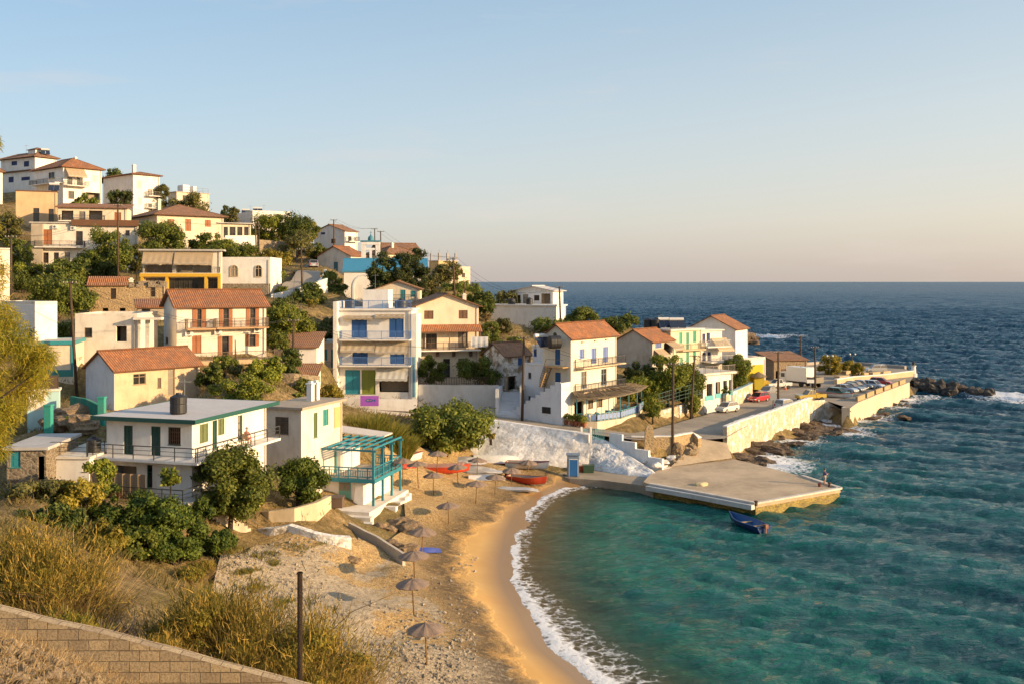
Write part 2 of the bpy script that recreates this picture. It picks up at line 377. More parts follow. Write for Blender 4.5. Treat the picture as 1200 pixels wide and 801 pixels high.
        if kind == 'gx':
            d = ov * rh / (D / 2); r = h + rh
            pl([(X0, -ov, h - d), (X1, -ov, h - d), (X1, D / 2, r), (X0, D / 2, r)], (X0, -ov, h - d), (X1, -ov, h - d))
            pl([(X1, D + ov, h - d), (X0, D + ov, h - d), (X0, D / 2, r), (X1, D / 2, r)], (X1, D + ov, h - d), (X0, D + ov, h - d))
            mb.tube([(X0, D / 2, r), (X1, D / 2, r)], .13, 6)
        elif kind == 'gy':
            d = ov * rh / (W / 2); r = h + rh
            pl([(-ov, D + ov, h - d), (-ov, -ov, h - d), (W / 2, -ov, r), (W / 2, D + ov, r)], (-ov, D + ov, h - d), (-ov, -ov, h - d))
            pl([(W + ov, -ov, h - d), (W + ov, D + ov, h - d), (W / 2, D + ov, r), (W / 2, -ov, r)], (W + ov, -ov, h - d), (W + ov, D + ov, h - d))
            mb.tube([(W / 2, -ov, r), (W / 2, D + ov, r)], .13, 6)
        elif kind == 'hip':
            a, b, c, d = (X0, -ov, h), (X1, -ov, h), (X1, D + ov, h), (X0, D + ov, h); r = h + rh
            if W >= D: e, g = ((X0 + D / 2 + ov), D / 2, r), ((X1 - D / 2 - ov), D / 2, r)
            else: e, g = ((X0 + X1) / 2, -ov + (X1 - X0) / 2, r), ((X0 + X1) / 2, D + ov - (X1 - X0) / 2, r)
            if W >= D: pl([a, b, g, e], a, b); pl([b, c, g], b, c); pl([c, d, e, g], c, d); pl([d, a, e], d, a)
            else: pl([a, b, e], a, b); pl([b, c, g, e], b, c); pl([c, d, g], c, d); pl([d, a, e, g], d, a)
            for q, w in ((a, e), (b, g if W >= D else e), (c, g), (d, e if W >= D else g), (e, g)): mb.tube([q, w], .12, 5)
        elif kind == 'shed':
            d = ov * rh / D; pl([(X0, -ov, h - d), (X1, -ov, h - d), (X1, D + ov, h + rh + d), (X0, D + ov, h + rh + d)], (X0, -ov, h - d), (X1, -ov, h - d))
        return mb.build('roof', m, s.root)
    def balcony(s, f, x0, x1, y, out=1.2, rail=1.0, col=(.05, .05, .05), slab=WHITE, t=.16, style='bars', gap=.14, step=None, ends=True):
        u0, v = s.hit(f, x0, y); u1, _ = s.hit(f, x1, y); v = s.hit(f, (x0 + x1) / 2, y)[1]; L = s.lenf(f)
        if u0 > u1: u0, u1 = u1, u0
        mb = MB(); s.fbox(mb, f, u0, u1, v - t, v, .003, out); o = mb.build('balcony', plaster(slab, .3), s.root)
        if rail: s.rail(f, u0, u1, v, out - .06, rail, col, style, gap, o, ends)
        return o
    def rail(s, f, u0, u1, v, out, rail, col, style, gap, par, ends=True, name='railing'):
        g = MB(); segs = [((u0 + .05, out), (u1 - .05, out))] + ([((u0 + .05, out), (u0 + .05, .04)), ((u1 - .05, out), (u1 - .05, .04))] if ends else [])
        for (a, b) in segs:
            q = lambda t, z: s.fl(f, a[0] + (b[0] - a[0]) * t, v + z, a[1] + (b[1] - a[1]) * t)
            L = math.hypot(b[0] - a[0], b[1] - a[1])
            if L < .1: continue
            g.bar(q(0, rail), q(1, rail), .06); n = max(1, round(L / 1.8))
            for i in range(n + 1): g.bar(q(i / n, 0), q(i / n, rail), .05)
            if style == 'solid': g.hexa([q(0, .05), q(1, .05), Vector(q(1, .05)) + Vector((.02, .02, 0)), Vector(q(0, .05)) + Vector((.02, .02, 0)), q(0, rail - .05), q(1, rail - .05), Vector(q(1, rail - .05)) + Vector((.02, .02, 0)), Vector(q(0, rail - .05)) + Vector((.02, .02, 0))])
            elif style == 'two':
                for z in (.35, .65): g.bar(q(0, z), q(1, z), .03)
            else:
                g.bar(q(0, .1), q(1, .1), .035); m = int(L / gap)
                for i in range(1, m): g.bar(q(i / m, .1), q(i / m, rail), .02)
        return g.build(name, paint(col, .5), par)
    def awning(s, f, x0, x1, y0, y1, out=1.4, col=(.52, .40, .26), n=10):
        u0, v1 = s.hit(f, x0, y0); u1, _ = s.hit(f, x1, y0); v1 = s.hit(f, (x0 + x1) / 2, y0)[1]; v0 = s.hit(f, (x0 + x1) / 2, y1)[1] + .15; mb = MB()
        for i in range(n):
            a, b = u0 + (u1 - u0) * i / n, u0 + (u1 - u0) * (i + 1) / n; sg = .03 * (1 if i % 2 else -1)
            mb.hexa([s.fl(f, a, v0 - sg, out), s.fl(f, b, v0 + sg, out), s.fl(f, b, v1 - .02, .03), s.fl(f, a, v1 - .02, .03), s.fl(f, a, v0 - sg + .03, out), s.fl(f, b, v0 + sg + .03, out), s.fl(f, b, v1 + .02, .03), s.fl(f, a, v1 + .02, .03)])
            s.fbox(mb, f, a, b, v0 - .22 - .05 * (i % 2), v0, out - .004, out + .012)
        o = mb.build('awning', cloth(col), s.root)
        g = MB(); g.bar(s.fl(f, u0, v0, out), s.fl(f, u1, v0, out), .05)
        for u in (u0, u1): g.bar(s.fl(f, u, v0, out), s.fl(f, u, v0 - .1 if v0 > .3 else v0, .03), .03)
        g.build('awning_frame', paint((.5, .48, .45), .5), o); return o
    def leaf_pair(s, f, x0, x1, y0, y1, wpx, col):      # opened shutter leaves folded on both sides
        for (a, b) in ((x0 - wpx, x0 - .3), (x1 + .3, x1 + wpx)):
            u0, v0, u1, v1 = s.rect(f, a, y0, b, y1); mb = MB(); s.fbox(mb, f, u0, u1, v0, v1, .012, .06)
            for q in (v0 + .02, (v0 + v1) / 2, v1 - .08): s.fbox(mb, f, u0 + .05, u1 - .05, q, q + .06, .06, .075)
            mb.build('shutter', slats(col), s.root)
    def band(s, f, x0, x1, y0, y1, out, m, name='trim'):
        u0, v1 = s.hit(f, x0, y0); u1, _ = s.hit(f, x1, y0); v0 = s.hit(f, (x0 + x1) / 2, y1)[1]; mb = MB(); s.fbox(mb, f, min(u0, u1), max(u0, u1), v0, s.hit(f, (x0 + x1) / 2, y0)[1], .003, out); return mb.build(name, m, s.root)
    def chimney(s, x, y, h=1.3, w=.5, z=None, m=None):
        mb = MB(); z = s.h if z is None else z; mb.box(x - w / 2, x + w / 2, y - w / 2, y + w / 2, z - .2, z + h); mb.box(x - w / 2 - .08, x + w / 2 + .08, y - w / 2 - .08, y + w / 2 + .08, z + h, z + h + .12)
        mb.box(x - w / 3, x + w / 3, y - w / 3, y + w / 3, z + h + .12, z + h + .3); return mb.build('chimney', m or plaster(OFFW, .4), s.root)
    def hvac(s, f, px, py):
        u, v = s.hit(f, px, py); mb = MB(); s.fbox(mb, f, u - .42, u + .42, v - .3, v + .3, .06, .36); s.fbox(mb, f, u - .4, u - .3, v - .36, v - .3, .003, .36); s.fbox(mb, f, u + .3, u + .4, v - .36, v - .3, .003, .36)
        o = mb.build('air_conditioner', paint((.72, .70, .66), .4), s.root); g = MB(); n = 12
        c = s.fl(f, u - .1, v, .365); uu = Vector(s.fl(f, 1, 0)) - Vector(s.fl(f, 0, 0)); g.poly([Vector(c) + uu * .22 * math.cos(2 * math.pi * i / n) + Vector((0, 0, .22 * math.sin(2 * math.pi * i / n))) for i in range(n)]); g.build('fan_grille', paint((.12, .12, .12), .6), o)
# ---------------------------------------------------------------- terrain (solved after all houses have left their control points)
_T = {}
def solve_terrain():
    P_ = np.array(CTRL, float); xy = P_[:, :2]; d = np.linalg.norm(xy[:, None] - xy[None], axis=2)
    A = np.sqrt(d * d + 1.0) * -1.0; n = len(P_); A[np.arange(n), np.arange(n)] += .25
    M = np.zeros((n + 1, n + 1)); M[:n, :n] = A; M[:n, n] = 1; M[n, :n] = 1
    w = np.linalg.solve(M, np.append(P_[:, 2], 0)); _T['xy'], _T['w'] = xy, w
def tz_arr(X, Y):
    X, Y = np.asarray(X, float), np.asarray(Y, float); out = np.zeros(X.shape).ravel(); x, y = X.ravel(), Y.ravel(); xy, w = _T['xy'], _T['w']
    for i in range(0, len(x), 4000):
        dx = x[i:i + 4000, None] - xy[None, :, 0]; dy = y[i:i + 4000, None] - xy[None, :, 1]
        out[i:i + 4000] = (-np.sqrt(dx * dx + dy * dy + 1)) @ w[:-1] + w[-1]
    return out.reshape(X.shape)
def tz(x, y): return float(tz_arr([x], [y])[0])
def in_poly(X, Y, poly):
    ins = np.zeros(X.shape, bool); n = len(poly)
    for i in range(n):
        x0, y0, x1, y1 = poly[i][0], poly[i][1], poly[(i + 1) % n][0], poly[(i + 1) % n][1]
        if y0 == y1: continue
        c = ((y0 > Y) != (y1 > Y)) & (X < (x1 - x0) * (Y - y0) / (y1 - y0) + x0); ins ^= c
    return ins
def seg_dist(X, Y, line, signed=False):
    best = np.full(X.shape, 1e9); sg = np.ones(X.shape)
    for (a, b) in zip(line[:-1], line[1:]):
        dx, dy = b[0] - a[0], b[1] - a[1]; L2 = dx * dx + dy * dy + 1e-9
        t = np.clip(((X - a[0]) * dx + (Y - a[1]) * dy) / L2, 0, 1); d = np.hypot(X - a[0] - t * dx, Y - a[1] - t * dy)
        m = d < best; best = np.where(m, d, best); sg = np.where(m, np.sign(dx * (Y - a[1]) - dy * (X - a[0])), sg)
    return best * sg if signed else best
def cdt(poly, step, zf, jitter=.3, seed=1):
    """triangulated sheet over a polygon with inner points; zf(x, y) gives the height"""
    rr = random.Random(seed); bd = []
    for a, b in zip(poly, poly[1:] + poly[:1]):
        n = max(1, int(math.hypot(b[0] - a[0], b[1] - a[1]) / step))
        bd += [(a[0] + (b[0] - a[0]) * k / n, a[1] + (b[1] - a[1]) * k / n) for k in range(n)]
    xs, ys = [p[0] for p in poly], [p[1] for p in poly]
    gx, gy = np.meshgrid(np.arange(min(xs), max(xs), step), np.arange(min(ys), max(ys), step)); gx = gx + (np.random.RandomState(seed).rand(*gx.shape) - .5) * step * jitter; gy = gy + (np.random.RandomState(seed + 1).rand(*gy.shape) - .5) * step * jitter
    ok = in_poly(gx, gy, poly) & (seg_dist(gx, gy, poly + poly[:1]) > step * .5); pts = [Vector(p) for p in bd] + [Vector((x, y)) for x, y in zip(gx[ok], gy[ok])]
    n = len(bd); vs, _, fs, *_r = delaunay_2d_cdt(pts, [(i, (i + 1) % n) for i in range(n)], [list(range(n))], 1, 1e-5)
    X = np.array([v.x for v in vs]); Y = np.array([v.y for v in vs]); return X, Y, zf(X, Y), fs
def sheet_mesh(name, poly, step, zf, m, attrs=None, kind='structure', smooth=True, seed=1):
    X, Y, Z, fs = cdt(poly, step, zf, seed=seed); me = bpy.data.meshes.new(name); me.from_pydata(list(zip(X, Y, Z)), [], fs)
    for k, fn in (attrs or {}).items(): me.attributes.new(k, 'FLOAT', 'POINT').data.foreach_set('value', np.asarray(fn(X, Y), np.float32))
    me.materials.append(m); me.polygons.foreach_set('use_smooth', [smooth] * len(me.polygons))
    o = bpy.data.objects.new(name, me); C.objects.link(o); o['kind'] = kind; return o
def interp_z(pts):
    """height from scattered boundary points (inverse distance)"""
    A = np.array([tuple(p) for p in pts])
    def f(X, Y):
        X, Y = np.asarray(X, float), np.asarray(Y, float); d = (X[..., None] - A[:, 0]) ** 2 + (Y[..., None] - A[:, 1]) ** 2 + .01; w = 1 / d ** 1.5; return (w * A[:, 2]).sum(-1) / w.sum(-1)
    return f

# ---------------------------------------------------------------- plants
def leaf_mesh(name, centres, radii, n, size, seed, m, parent, flat=.8, up=.35, thin=.55):
    """many small folded leaves on and in a set of clumps"""
    n = int(n * 1.9); size *= .72; rs = np.random.RandomState(seed); cs = np.asarray(centres, float); rd = np.asarray(radii, float); w = rd ** 2 / (rd ** 2).sum(); idx = rs.choice(len(cs), n, p=w)
    d = rs.normal(size=(n, 3)); d /= np.linalg.norm(d, axis=1)[:, None]; an = rs.uniform(.65, 1.45, (len(cs), 3)); r = rd[idx] * (.40 + .65 * rs.rand(n) ** .6 + .55 * rs.rand(n) ** 7); d2 = d * an[idx] * [1, 1, flat]
    c = cs[idx] + d2 * r[:, None] + rs.normal(size=(n, 3)) * size * .5
    nrm = d + rs.normal(size=(n, 3)) * .55 + [0, 0, up]; nrm /= np.linalg.norm(nrm, axis=1)[:, None]
    t = np.cross(nrm, rs.normal(size=(n, 3))); t /= np.linalg.norm(t, axis=1)[:, None]; bt = np.cross(nrm, t); s = size * (.6 + .8 * rs.rand(n))[:, None]
    V = np.stack([c - t * s, c + bt * s * thin - nrm * s * .15, c + t * s, c - bt * s * thin - nrm * s * .15], 1).reshape(-1, 3)
    return np_mesh(name, V, np.arange(4 * n).reshape(n, 4), m, parent)
def clumps(rx, ry, rz, k, seed, cz=0):
    rr = random.Random(seed); out = []; rad = []
    for i in range(k):
        while True:
            x, y, z = (rr.uniform(-1, 1) for _ in range(3))
            if .2 < x * x + y * y + z * z < .95: break
        s = rr.choice((.10, .14, .18, .24, .30, .36)) * rr.uniform(.85, 1.15); out.append((x * rx, y * ry, cz + z * rz)); rad.append(s * (rx * ry * rz) ** (1 / 3))
    return out, rad
PAL = {'dark': ((.022, .045, .010), (.17, .19, .035)), 'fig': ((.035, .07, .012), (.27, .28, .045)), 'olive': ((.05, .06, .022), (.26, .23, .065)), 'gold': ((.13, .12, .015), (.42, .32, .045)),
       'bright': ((.06, .10, .012), (.36, .36, .045)), 'pine': ((.018, .035, .012), (.13, .145, .035)), 'dry': ((.14, .095, .035), (.32, .22, .09)), 'ivy': ((.016, .042, .008), (.17, .21, .028))}
def lm(k, tr=.35): return leafmat(*PAL[k], tr)
def tree(label, px, py, Y, wpx, hpx, pal='dark', n=3500, leaf=.2, seed=0, name='tree', cat='tree', group=None, trunk_r=.14, base=None, k=14, depth=1.0, thin=.55, up=.35, lean=(0, 0), skirt=True):
    """crown centre at a photo pixel, half sizes in photo pixels, at distance Y; trunk goes down to the ground"""
    c = P(px, py, Y); s = m_per_px(Y); rx, rz = wpx * s, hpx * s; b = base if base is not None else tz(c.x, c.y) - .15
    b = min(b, c.z - rz * .45); k = int(k * 3)
    if skirt and c.z - rz - b > .4: ext = min((c.z - rz - b) - .3, rz * 1.3); rz += ext / 2; c.z -= ext / 2; n = int(n * (1 + .5 * ext / rz))
    t = thing(name, label, cat, (c.x, c.y, b), 0, group); hz = c.z - b; rr = random.Random(seed * 7 + 3)
    cs, rd = clumps(rx * .85, rx * .85 * depth, rz * .85, k, seed + 11, hz); m = MB(); fork = Vector((lean[0] * .6, lean[1] * .6, max(.3, hz - rz * .75)))
    cs = [(x + lean[0], y + lean[1], z) for x, y, z in cs]
    m.tube([(0, 0, -.4), (rr.uniform(-.1, .1), 0, fork.z * .5), fork], [trunk_r * 1.25, trunk_r, trunk_r * .85], 7)
    for q in cs[:min(9, k)]:
        q = Vector(q); mid = fork.lerp(q, .55) + Vector((rr.uniform(-.2, .2), rr.uniform(-.2, .2), .1)); m.tube([fork, mid, q], [trunk_r * .55, trunk_r * .33, trunk_r * .12], 5)
    m.build('trunk', BARK(), t, smooth=True)
    leaf_mesh('crown', cs, rd, n, leaf, seed, lm(pal), t, thin=thin, up=up); return t
def bush(label, px, py, Y, wpx, hpx, pal='fig', n=2200, leaf=.14, seed=0, name='bush', cat='bush', group=None, k=9, depth=.9, base=None, thin=.55, p=None):
    c = p or P(px, py, Y); s = m_per_px(Y); rx, rz = wpx * s, hpx * s
    b = c.z - rz if base is None else base; t = thing(name, label, cat, (c.x, c.y, b), 0, group); hz = c.z - b; k = int(k * 2.6); cs, rd = clumps(rx * .85, rx * .85 * depth, rz * .8, k, seed + 5, hz); m = MB(); rr = random.Random(seed)
    for q in cs[:min(k, 8)]: m.tube([(rr.uniform(-.15, .15), rr.uniform(-.15, .15), -.6), Vector(q) * .5 + Vector((0, 0, .05)), q], [.05, .03, .012], 5)
    m.build('stems', BARK(), t); leaf_mesh('foliage', cs, rd, n, leaf, seed, lm(pal), t, thin=thin); return t
@memo
def bladem(c1, c2, c3):
    m, nt, b = mat_new('dry_blades'); g = nd(nt, 'ShaderNodeNewGeometry'); c = ramp(nt, g.outputs['Random Per Island'], [(0, c1), (.5, c2), (1, c3)])
    lk(nt, c, b.inputs['Base Color']); b.inputs['Roughness'].default_value = .7; b.inputs['Specular IOR Level'].default_value = .2
    t = nd(nt, 'ShaderNodeBsdfTranslucent'); lk(nt, c, t.inputs[0]); mx = nd(nt, 'ShaderNodeMixShader', Fac=.35); lk(nt, b.outputs[0], mx.inputs[1]); lk(nt, t.outputs[0], mx.inputs[2]); lk(nt, mx.outputs[0], nt.nodes['Material Output'].inputs[0]); return m
BL = {'broom': ((.06, .065, .014), (.25, .19, .03), (.56, .36, .09)), 'straw': ((.24, .15, .06), (.42, .29, .14), (.52, .39, .22)), 'green': ((.04, .055, .012), (.17, .17, .024), (.42, .29, .06)), 'reed': ((.07, .10, .018), (.20, .21, .03), (.40, .29, .07))}
def blades(n, rad, h, w, seed, spread=.6, centres=None, curve=.5, ell=1.0):
    """curved tapering stems rising from a patch; returns verts and quads (each stem its own island)"""
    rs = np.random.RandomState(seed); a = rs.rand(n) * 6.283; r = rad * np.sqrt(rs.rand(n)) * .55; b = np.stack([np.cos(a) * r, np.sin(a) * r * ell, np.zeros(n)], 1)
    if centres is not None: cc = np.asarray(centres, float)[rs.randint(0, len(centres), n)]; b = b + cc
    L = h * (.45 + .6 * rs.rand(n)); a2 = a + rs.normal(size=n) * .8; lean = np.abs(spread * (.25 + .9 * rs.rand(n))); D = np.stack([np.cos(a2) * np.sin(lean), np.sin(a2) * np.sin(lean), np.cos(lean)], 1)
    sag = np.stack([np.cos(a2), np.sin(a2), -np.ones(n) * .5], 1) * (curve * rs.rand(n) * .35)[:, None]
    side = np.cross(D, rs.normal(size=(n, 3))); side /= np.linalg.norm(side, axis=1)[:, None]; vs = []
    for t, ww in ((0, 1), (.4, .8), (.75, .5), (1, .15)):
        p = b + D * (L * t)[:, None] + sag * (L * t * t)[:, None]; ws = side * (w * ww); vs += [p - ws, p + ws]
    V = np.stack(vs, 1).reshape(-1, 3); base = np.arange(n)[:, None] * 8; q = np.concatenate([base + [0, 1, 3, 2], base + [2, 3, 5, 4], base + [4, 5, 7, 6]], 1).reshape(-1, 4)
    return V, q
def broom(label, p, rad, h, seed, pal='broom', n=4000, w=.011, dead=3, group=None, name='broom_bush', cat='bush'):
    t = thing(name, label, cat, p, 0, group); rr = random.Random(seed); rs = np.random.RandomState(seed)
    cs = [(rr.uniform(-1, 1) * rad * .6, rr.uniform(-1, 1) * rad * .6, 0) for _ in range(9)]
    ns = 70 + int(50 * rad); n = int(n * 1.7); a = rs.rand(ns) * 6.283; ln = .15 + 1.0 * rs.rand(ns); L = h * (.55 + .55 * rs.rand(ns)) * (1.05 - .25 * ln); b0 = np.asarray(cs)[rs.randint(0, 9, ns)] * .7
    D = np.stack([np.cos(a) * np.sin(ln), np.sin(a) * np.sin(ln), np.cos(ln)], 1); i = rs.randint(0, ns, n); s = rs.rand(n) ** .6; o_ = b0[i] + D[i] * (L[i] * s)[:, None] + rs.normal(size=(n, 3)) * (.05 + .10 * s[:, None]) * rad * .6; o_[:, 2] = np.maximum(o_[:, 2], 0)
    d = D[i] * .8 + rs.normal(size=(n, 3)) * .42 + [0, 0, .35]; d /= np.linalg.norm(d, axis=1)[:, None]; l = (.08 + .19 * rs.rand(n)) * (.6 + .2 * h); sd = np.cross(d, rs.normal(size=(n, 3))); sd /= np.linalg.norm(sd, axis=1)[:, None]; c2 = d + rs.normal(size=(n, 3)) * .25
    V = np.stack([o_ - sd * w, o_ + sd * w, o_ + d * (l * .55)[:, None] + sd * w * .8, o_ + d * (l * .55)[:, None] - sd * w * .8, o_ + c2 * l[:, None] + sd * w * .2, o_ + c2 * l[:, None] - sd * w * .2], 1).reshape(-1, 3); k = np.arange(n)[:, None] * 6; q = np.concatenate([k + [0, 1, 2, 3], k + [3, 2, 4, 5]], 1).reshape(-1, 4); np_mesh('foliage', V, q, bladem(*BL[pal]), t)
    kc, kr = clumps(rad * .75, rad * .75, h * .36, 26, seed, h * .42); leaf_mesh('leaves', kc, kr, int(2600 * rad * rad), .055, seed, lm('gold'), t)
    V, q = blades(n // 7, rad * .7, h * .75, w * .7, seed + 1, .95, cs); np_mesh('dead_stems', V, q, bladem(*BL['straw']), t)
    m = MB()
    for i in range(5 + dead):
        a = rr.uniform(0, 6.28); q0 = Vector(cs[i % 9]); pts = [q0 + Vector((0, 0, -.4))]; d = Vector((math.cos(a) * .7, math.sin(a) * .7, rr.uniform(.25, .9)))
        for kk in range(5): pts.append(pts[-1] + d * h * .2 + Vector((rr.uniform(-.12, .12), rr.uniform(-.12, .12), rr.uniform(-.1, .1))) * h)
        m.tube(pts, [.035, .03, .024, .018, .012, .005], 5)
        for kk in (2, 3, 4):
            e = pts[kk]; m.tube([e, e + Vector((rr.uniform(-.3, .3), rr.uniform(-.3, .3), rr.uniform(0, .25))) * h, e + Vector((rr.uniform(-.5, .5), rr.uniform(-.5, .5), rr.uniform(.1, .4))) * h], [.014, .009, .003], 4)
    m.build('branches', rockmat((.34, .25, .16), (.2, .14, .09), 3, (3, 3, .6)), t); return t

# ---------------------------------------------------------------- rocks
def rock(label, p, size, seed, m, rotz=0, sub=3, rough=.35, name='rock', group=None, tilt=0, strat=0):
    bm = bmesh.new(); bmesh.ops.create_icosphere(bm, subdivisions=sub, radius=1); o3 = Vector((seed * 3.7, seed * 1.3, seed * 2.1))
    for v in bm.verts:
        n = v.co.normalized(); d = noise.fractal(n * 1.1 + o3, .9, 2.1, 4) * rough + noise.cell(n * 2.3 + o3) * rough * .35
        if strat: d += abs(((n.z * strat + n.x * .6 + o3.x) % 1) - .5) * .3
        co = n * (1 + d); co.z = max(co.z, -.5); v.co = Vector((co.x * size[0], co.y * size[1], co.z * size[2]))
    if tilt: bmesh.ops.rotate(bm, verts=bm.verts, matrix=Matrix.Rotation(tilt, 3, 'Y'))
    me = bpy.data.meshes.new(name); bm.to_mesh(me); bm.free(); me.materials.append(m)
    o = bpy.data.objects.new(name, me); C.objects.link(o); o.location = p; o.rotation_euler.z = rotz; return tag(o, label, 'rock', group)

# ---------------------------------------------------------------- walls along a path
def wall(name, label, pts, thick, m, cat='wall', cap=None, seg=1.0, wob=0.0, seed=0, foot=1.0, side=1):
    """pts: list of (world top point Vector, bottom z); a solid ribbon, thickness to the side away from the path's right"""
    v = []; tot = 0; P2 = []
    for (a, az), (b, bz) in zip(pts[:-1], pts[1:]):
        n = max(1, int((b - a).length / seg))
        for k in range(n): t = k / n; P2.append((a.lerp(b, t), az + (bz - az) * t))
    P2.append(pts[-1]); rr = random.Random(seed); mb = MB(); rows = []; u = 0
    for i, (p, bz) in enumerate(P2):
        q0, q1 = P2[max(0, i - 1)][0], P2[min(len(P2) - 1, i + 1)][0]; d = (q1 - q0); d.z = 0; d.normalize(); nn = Vector((-d.y, d.x, 0)) * side
        if i: u += (p - P2[i - 1][0]).length
        w = lambda s: wob * noise.noise(Vector((u * .9, s, seed)))
        a = Vector((p.x, p.y, p.z + w(1))) - nn * w(2); b = Vector((p.x, p.y, bz - foot)) - nn * (w(3) + wob * .4); c = a + nn * thick; e = Vector((c.x, c.y, bz - foot)); rows.append((u, b, a, c, e))
    for r0, r1 in zip(rows[:-1], rows[1:]):
        for k in (1, 2, 3, 4):
            k2 = k % 4 + 1; A, B, Cc, D = r0[k], r1[k], r1[k2], r0[k2]
            mb.poly([A, B, Cc, D], [(r0[0], A.z if k in (1, 3) else 0), (r1[0], B.z if k in (1, 3) else 0), (r1[0], Cc.z if k in (1, 3) else thick), (r0[0], D.z if k in (1, 3) else thick)])
    for r in (rows[0], rows[-1]): mb.poly(r[1:])
    o = mb.build(name, m); tag(o, label, cat)
    if cap:
        g = MB()
        for r0, r1 in zip(rows[:-1], rows[1:]):
            n0 = (r0[3] - r0[2]).normalized() * .05; n1 = (r1[3] - r1[2]).normalized() * .05; z = Vector((0, 0, .004)); z2 = Vector((0, 0, .14))
            g.hexa([r0[2] - n0 + z, r1[2] - n1 + z, r1[3] + n1 + z, r0[3] + n0 + z, r0[2] - n0 + z2, r1[2] - n1 + z2, r1[3] + n1 + z2, r0[3] + n0 + z2])
        g.build('coping', cap, o)
    return o
@memo
def blockmat():
    m, nt, b = mat_new('concrete_blocks'); uv = nd(nt, 'ShaderNodeUVMap'); br = nd(nt, 'ShaderNodeTexBrick', Scale=1.0); lk(nt, uv.outputs[0], br.inputs['Vector'])
    for k, v in (('Brick Width', .40), ('Row Height', .205), ('Mortar Size', .011), ('Mortar Smooth', .4), ('Bias', -.2)): br.inputs[k].default_value = v
    br.inputs['Color1'].default_value = (.46, .35, .21, 1); br.inputs['Color2'].default_value = (.24, .18, .12, 1); br.inputs['Mortar'].default_value = (.10, .075, .05, 1)
    v = coords(nt); n = noise_n(nt, v, 1.3, 6, .65); f = noise_n(nt, v, 22, 5, .75)
    c = mix(nt, ramp(nt, n, [(.4, 0), (.7, .6)]), br.outputs['Color'], (.42, .33, .22)); c = mix(nt, ramp(nt, f, [(.36, .6), (.55, 0)]), c, (.10, .075, .05))
    lk(nt, c, b.inputs['Base Color']); b.inputs['Roughness'].default_value = .95
    h = nd(nt, 'ShaderNodeMath', operation='MULTIPLY_ADD'); lk(nt, br.outputs['Fac'], h.inputs[0]); h.inputs[1].default_value = -1.2; lk(nt, f, h.inputs[2]); bump(nt, b, h.outputs[0], .7, .025); return m

# ---------------------------------------------------------------- poles, wires, lamps
TOPS = {}
def pole(label, key, x0, y0, x1, y1, Y, r=.13, arms=1, group='wooden power poles', name='power_pole', m=None):
    b, t = P(x1, y1, Y), P(x0, y0, Y); o = thing(name, label, 'pole', b, 0, group); d = t - b; mb = MB(); mb.tube([d * -.06, d * .5, d], [r * 1.15, r, r * .8], 8); mb.build('shaft', m or rockmat((.17, .105, .06), (.09, .055, .032), 2, (4, 4, .3)), o, smooth=True)
    if arms:
        g = MB()
        for k in range(arms):
            c = d * (.985 - .05 * k); g.bar(c + Vector((-.7, -.06, 0)), c + Vector((.7, -.06, 0)), .09)
            for s in (-.6, -.25, .25, .6): iz = MB(); iz.lathe([(.025, .04), (.05, .06), (.035, .1), (.05, .14), (.02, .18)], 8, c + Vector((s, -.06, 0))); iz.build('insulator', paint((.55, .5, .45), .3), o)
        g.build('crossarm', paint((.10, .075, .05), .8), o)
    TOPS[key] = [t + Vector((s, -.06, .1)) for s in (-.6, .6)]; ctrl(b, -.2); return o
def wire(label, a, b, sag=1.0, r=.016, name='power_line'):
    mb = MB(); n = 14; mb.tube([a.lerp(b, k / n) - Vector((0, 0, sag * 4 * (k / n) * (1 - k / n))) for k in range(n + 1)], r, 4); o = mb.build(name, paint((.03, .03, .03), .6)); return tag(o, label, 'power line', 'power lines strung between poles')
def street_lamp(label, px, py0, py1, Y):
    b, t = P(px, py1, Y), P(px, py0, Y); o = thing('street_lamp', label, 'lamp', b, 0, 'twin globe lamps by the quay'); h = t.z - b.z; mb = MB(); mb.tube([(0, 0, -.1), (0, 0, h - .5)], .07, 8); mb.tube([(-.55, 0, h - .15), (-.4, 0, h - .45), (0, 0, h - .5), (.4, 0, h - .45), (.55, 0, h - .15)], .04, 6); mb.build('post', paint((.04, .045, .05), .5), o)
    for s in (-.55, .55):
        g = MB(); g.lathe([(.02, -.14), (.16, -.08), (.22, .06), (.16, .2), (.02, .27)], 12, (s, 0, h)); g.build('lamp_globe', paint((.75, .74, .7), .25), o, smooth=True)

# ---------------------------------------------------------------- beach things
@memo
def reedmat():
    m, nt, b = mat_new('reed_thatch'); tc = nd(nt, 'ShaderNodeTexCoord'); sx = nd(nt, 'ShaderNodeSeparateXYZ'); lk(nt, tc.outputs['Object'], sx.inputs[0])
    at = nd(nt, 'ShaderNodeMath', operation='ARCTAN2'); lk(nt, sx.outputs[1], at.inputs[0]); lk(nt, sx.outputs[0], at.inputs[1])
    cb = nd(nt, 'ShaderNodeCombineXYZ'); ml = nd(nt, 'ShaderNodeMath', operation='MULTIPLY'); ml.inputs[1].default_value = 28; lk(nt, at.outputs[0], ml.inputs[0]); lk(nt, ml.outputs[0], cb.inputs[0]); lk(nt, sx.outputs[2], cb.inputs[1])
    n = noise_n(nt, cb.outputs[0], 1.2, 4, .7); v = noise_n(nt, coords(nt), 2.5, 4)
    c = mix(nt, ramp(nt, n, [(.3, 0), (.7, 1)]), (.17, .115, .085), (.34, .245, .18)); c = mix(nt, ramp(nt, v, [(.45, 0), (.75, .5)]), c, (.13, .10, .085))
    lk(nt, c, b.inputs['Base Color']); b.inputs['Roughness'].default_value = .95; bump(nt, b, n, .9, .04); return m
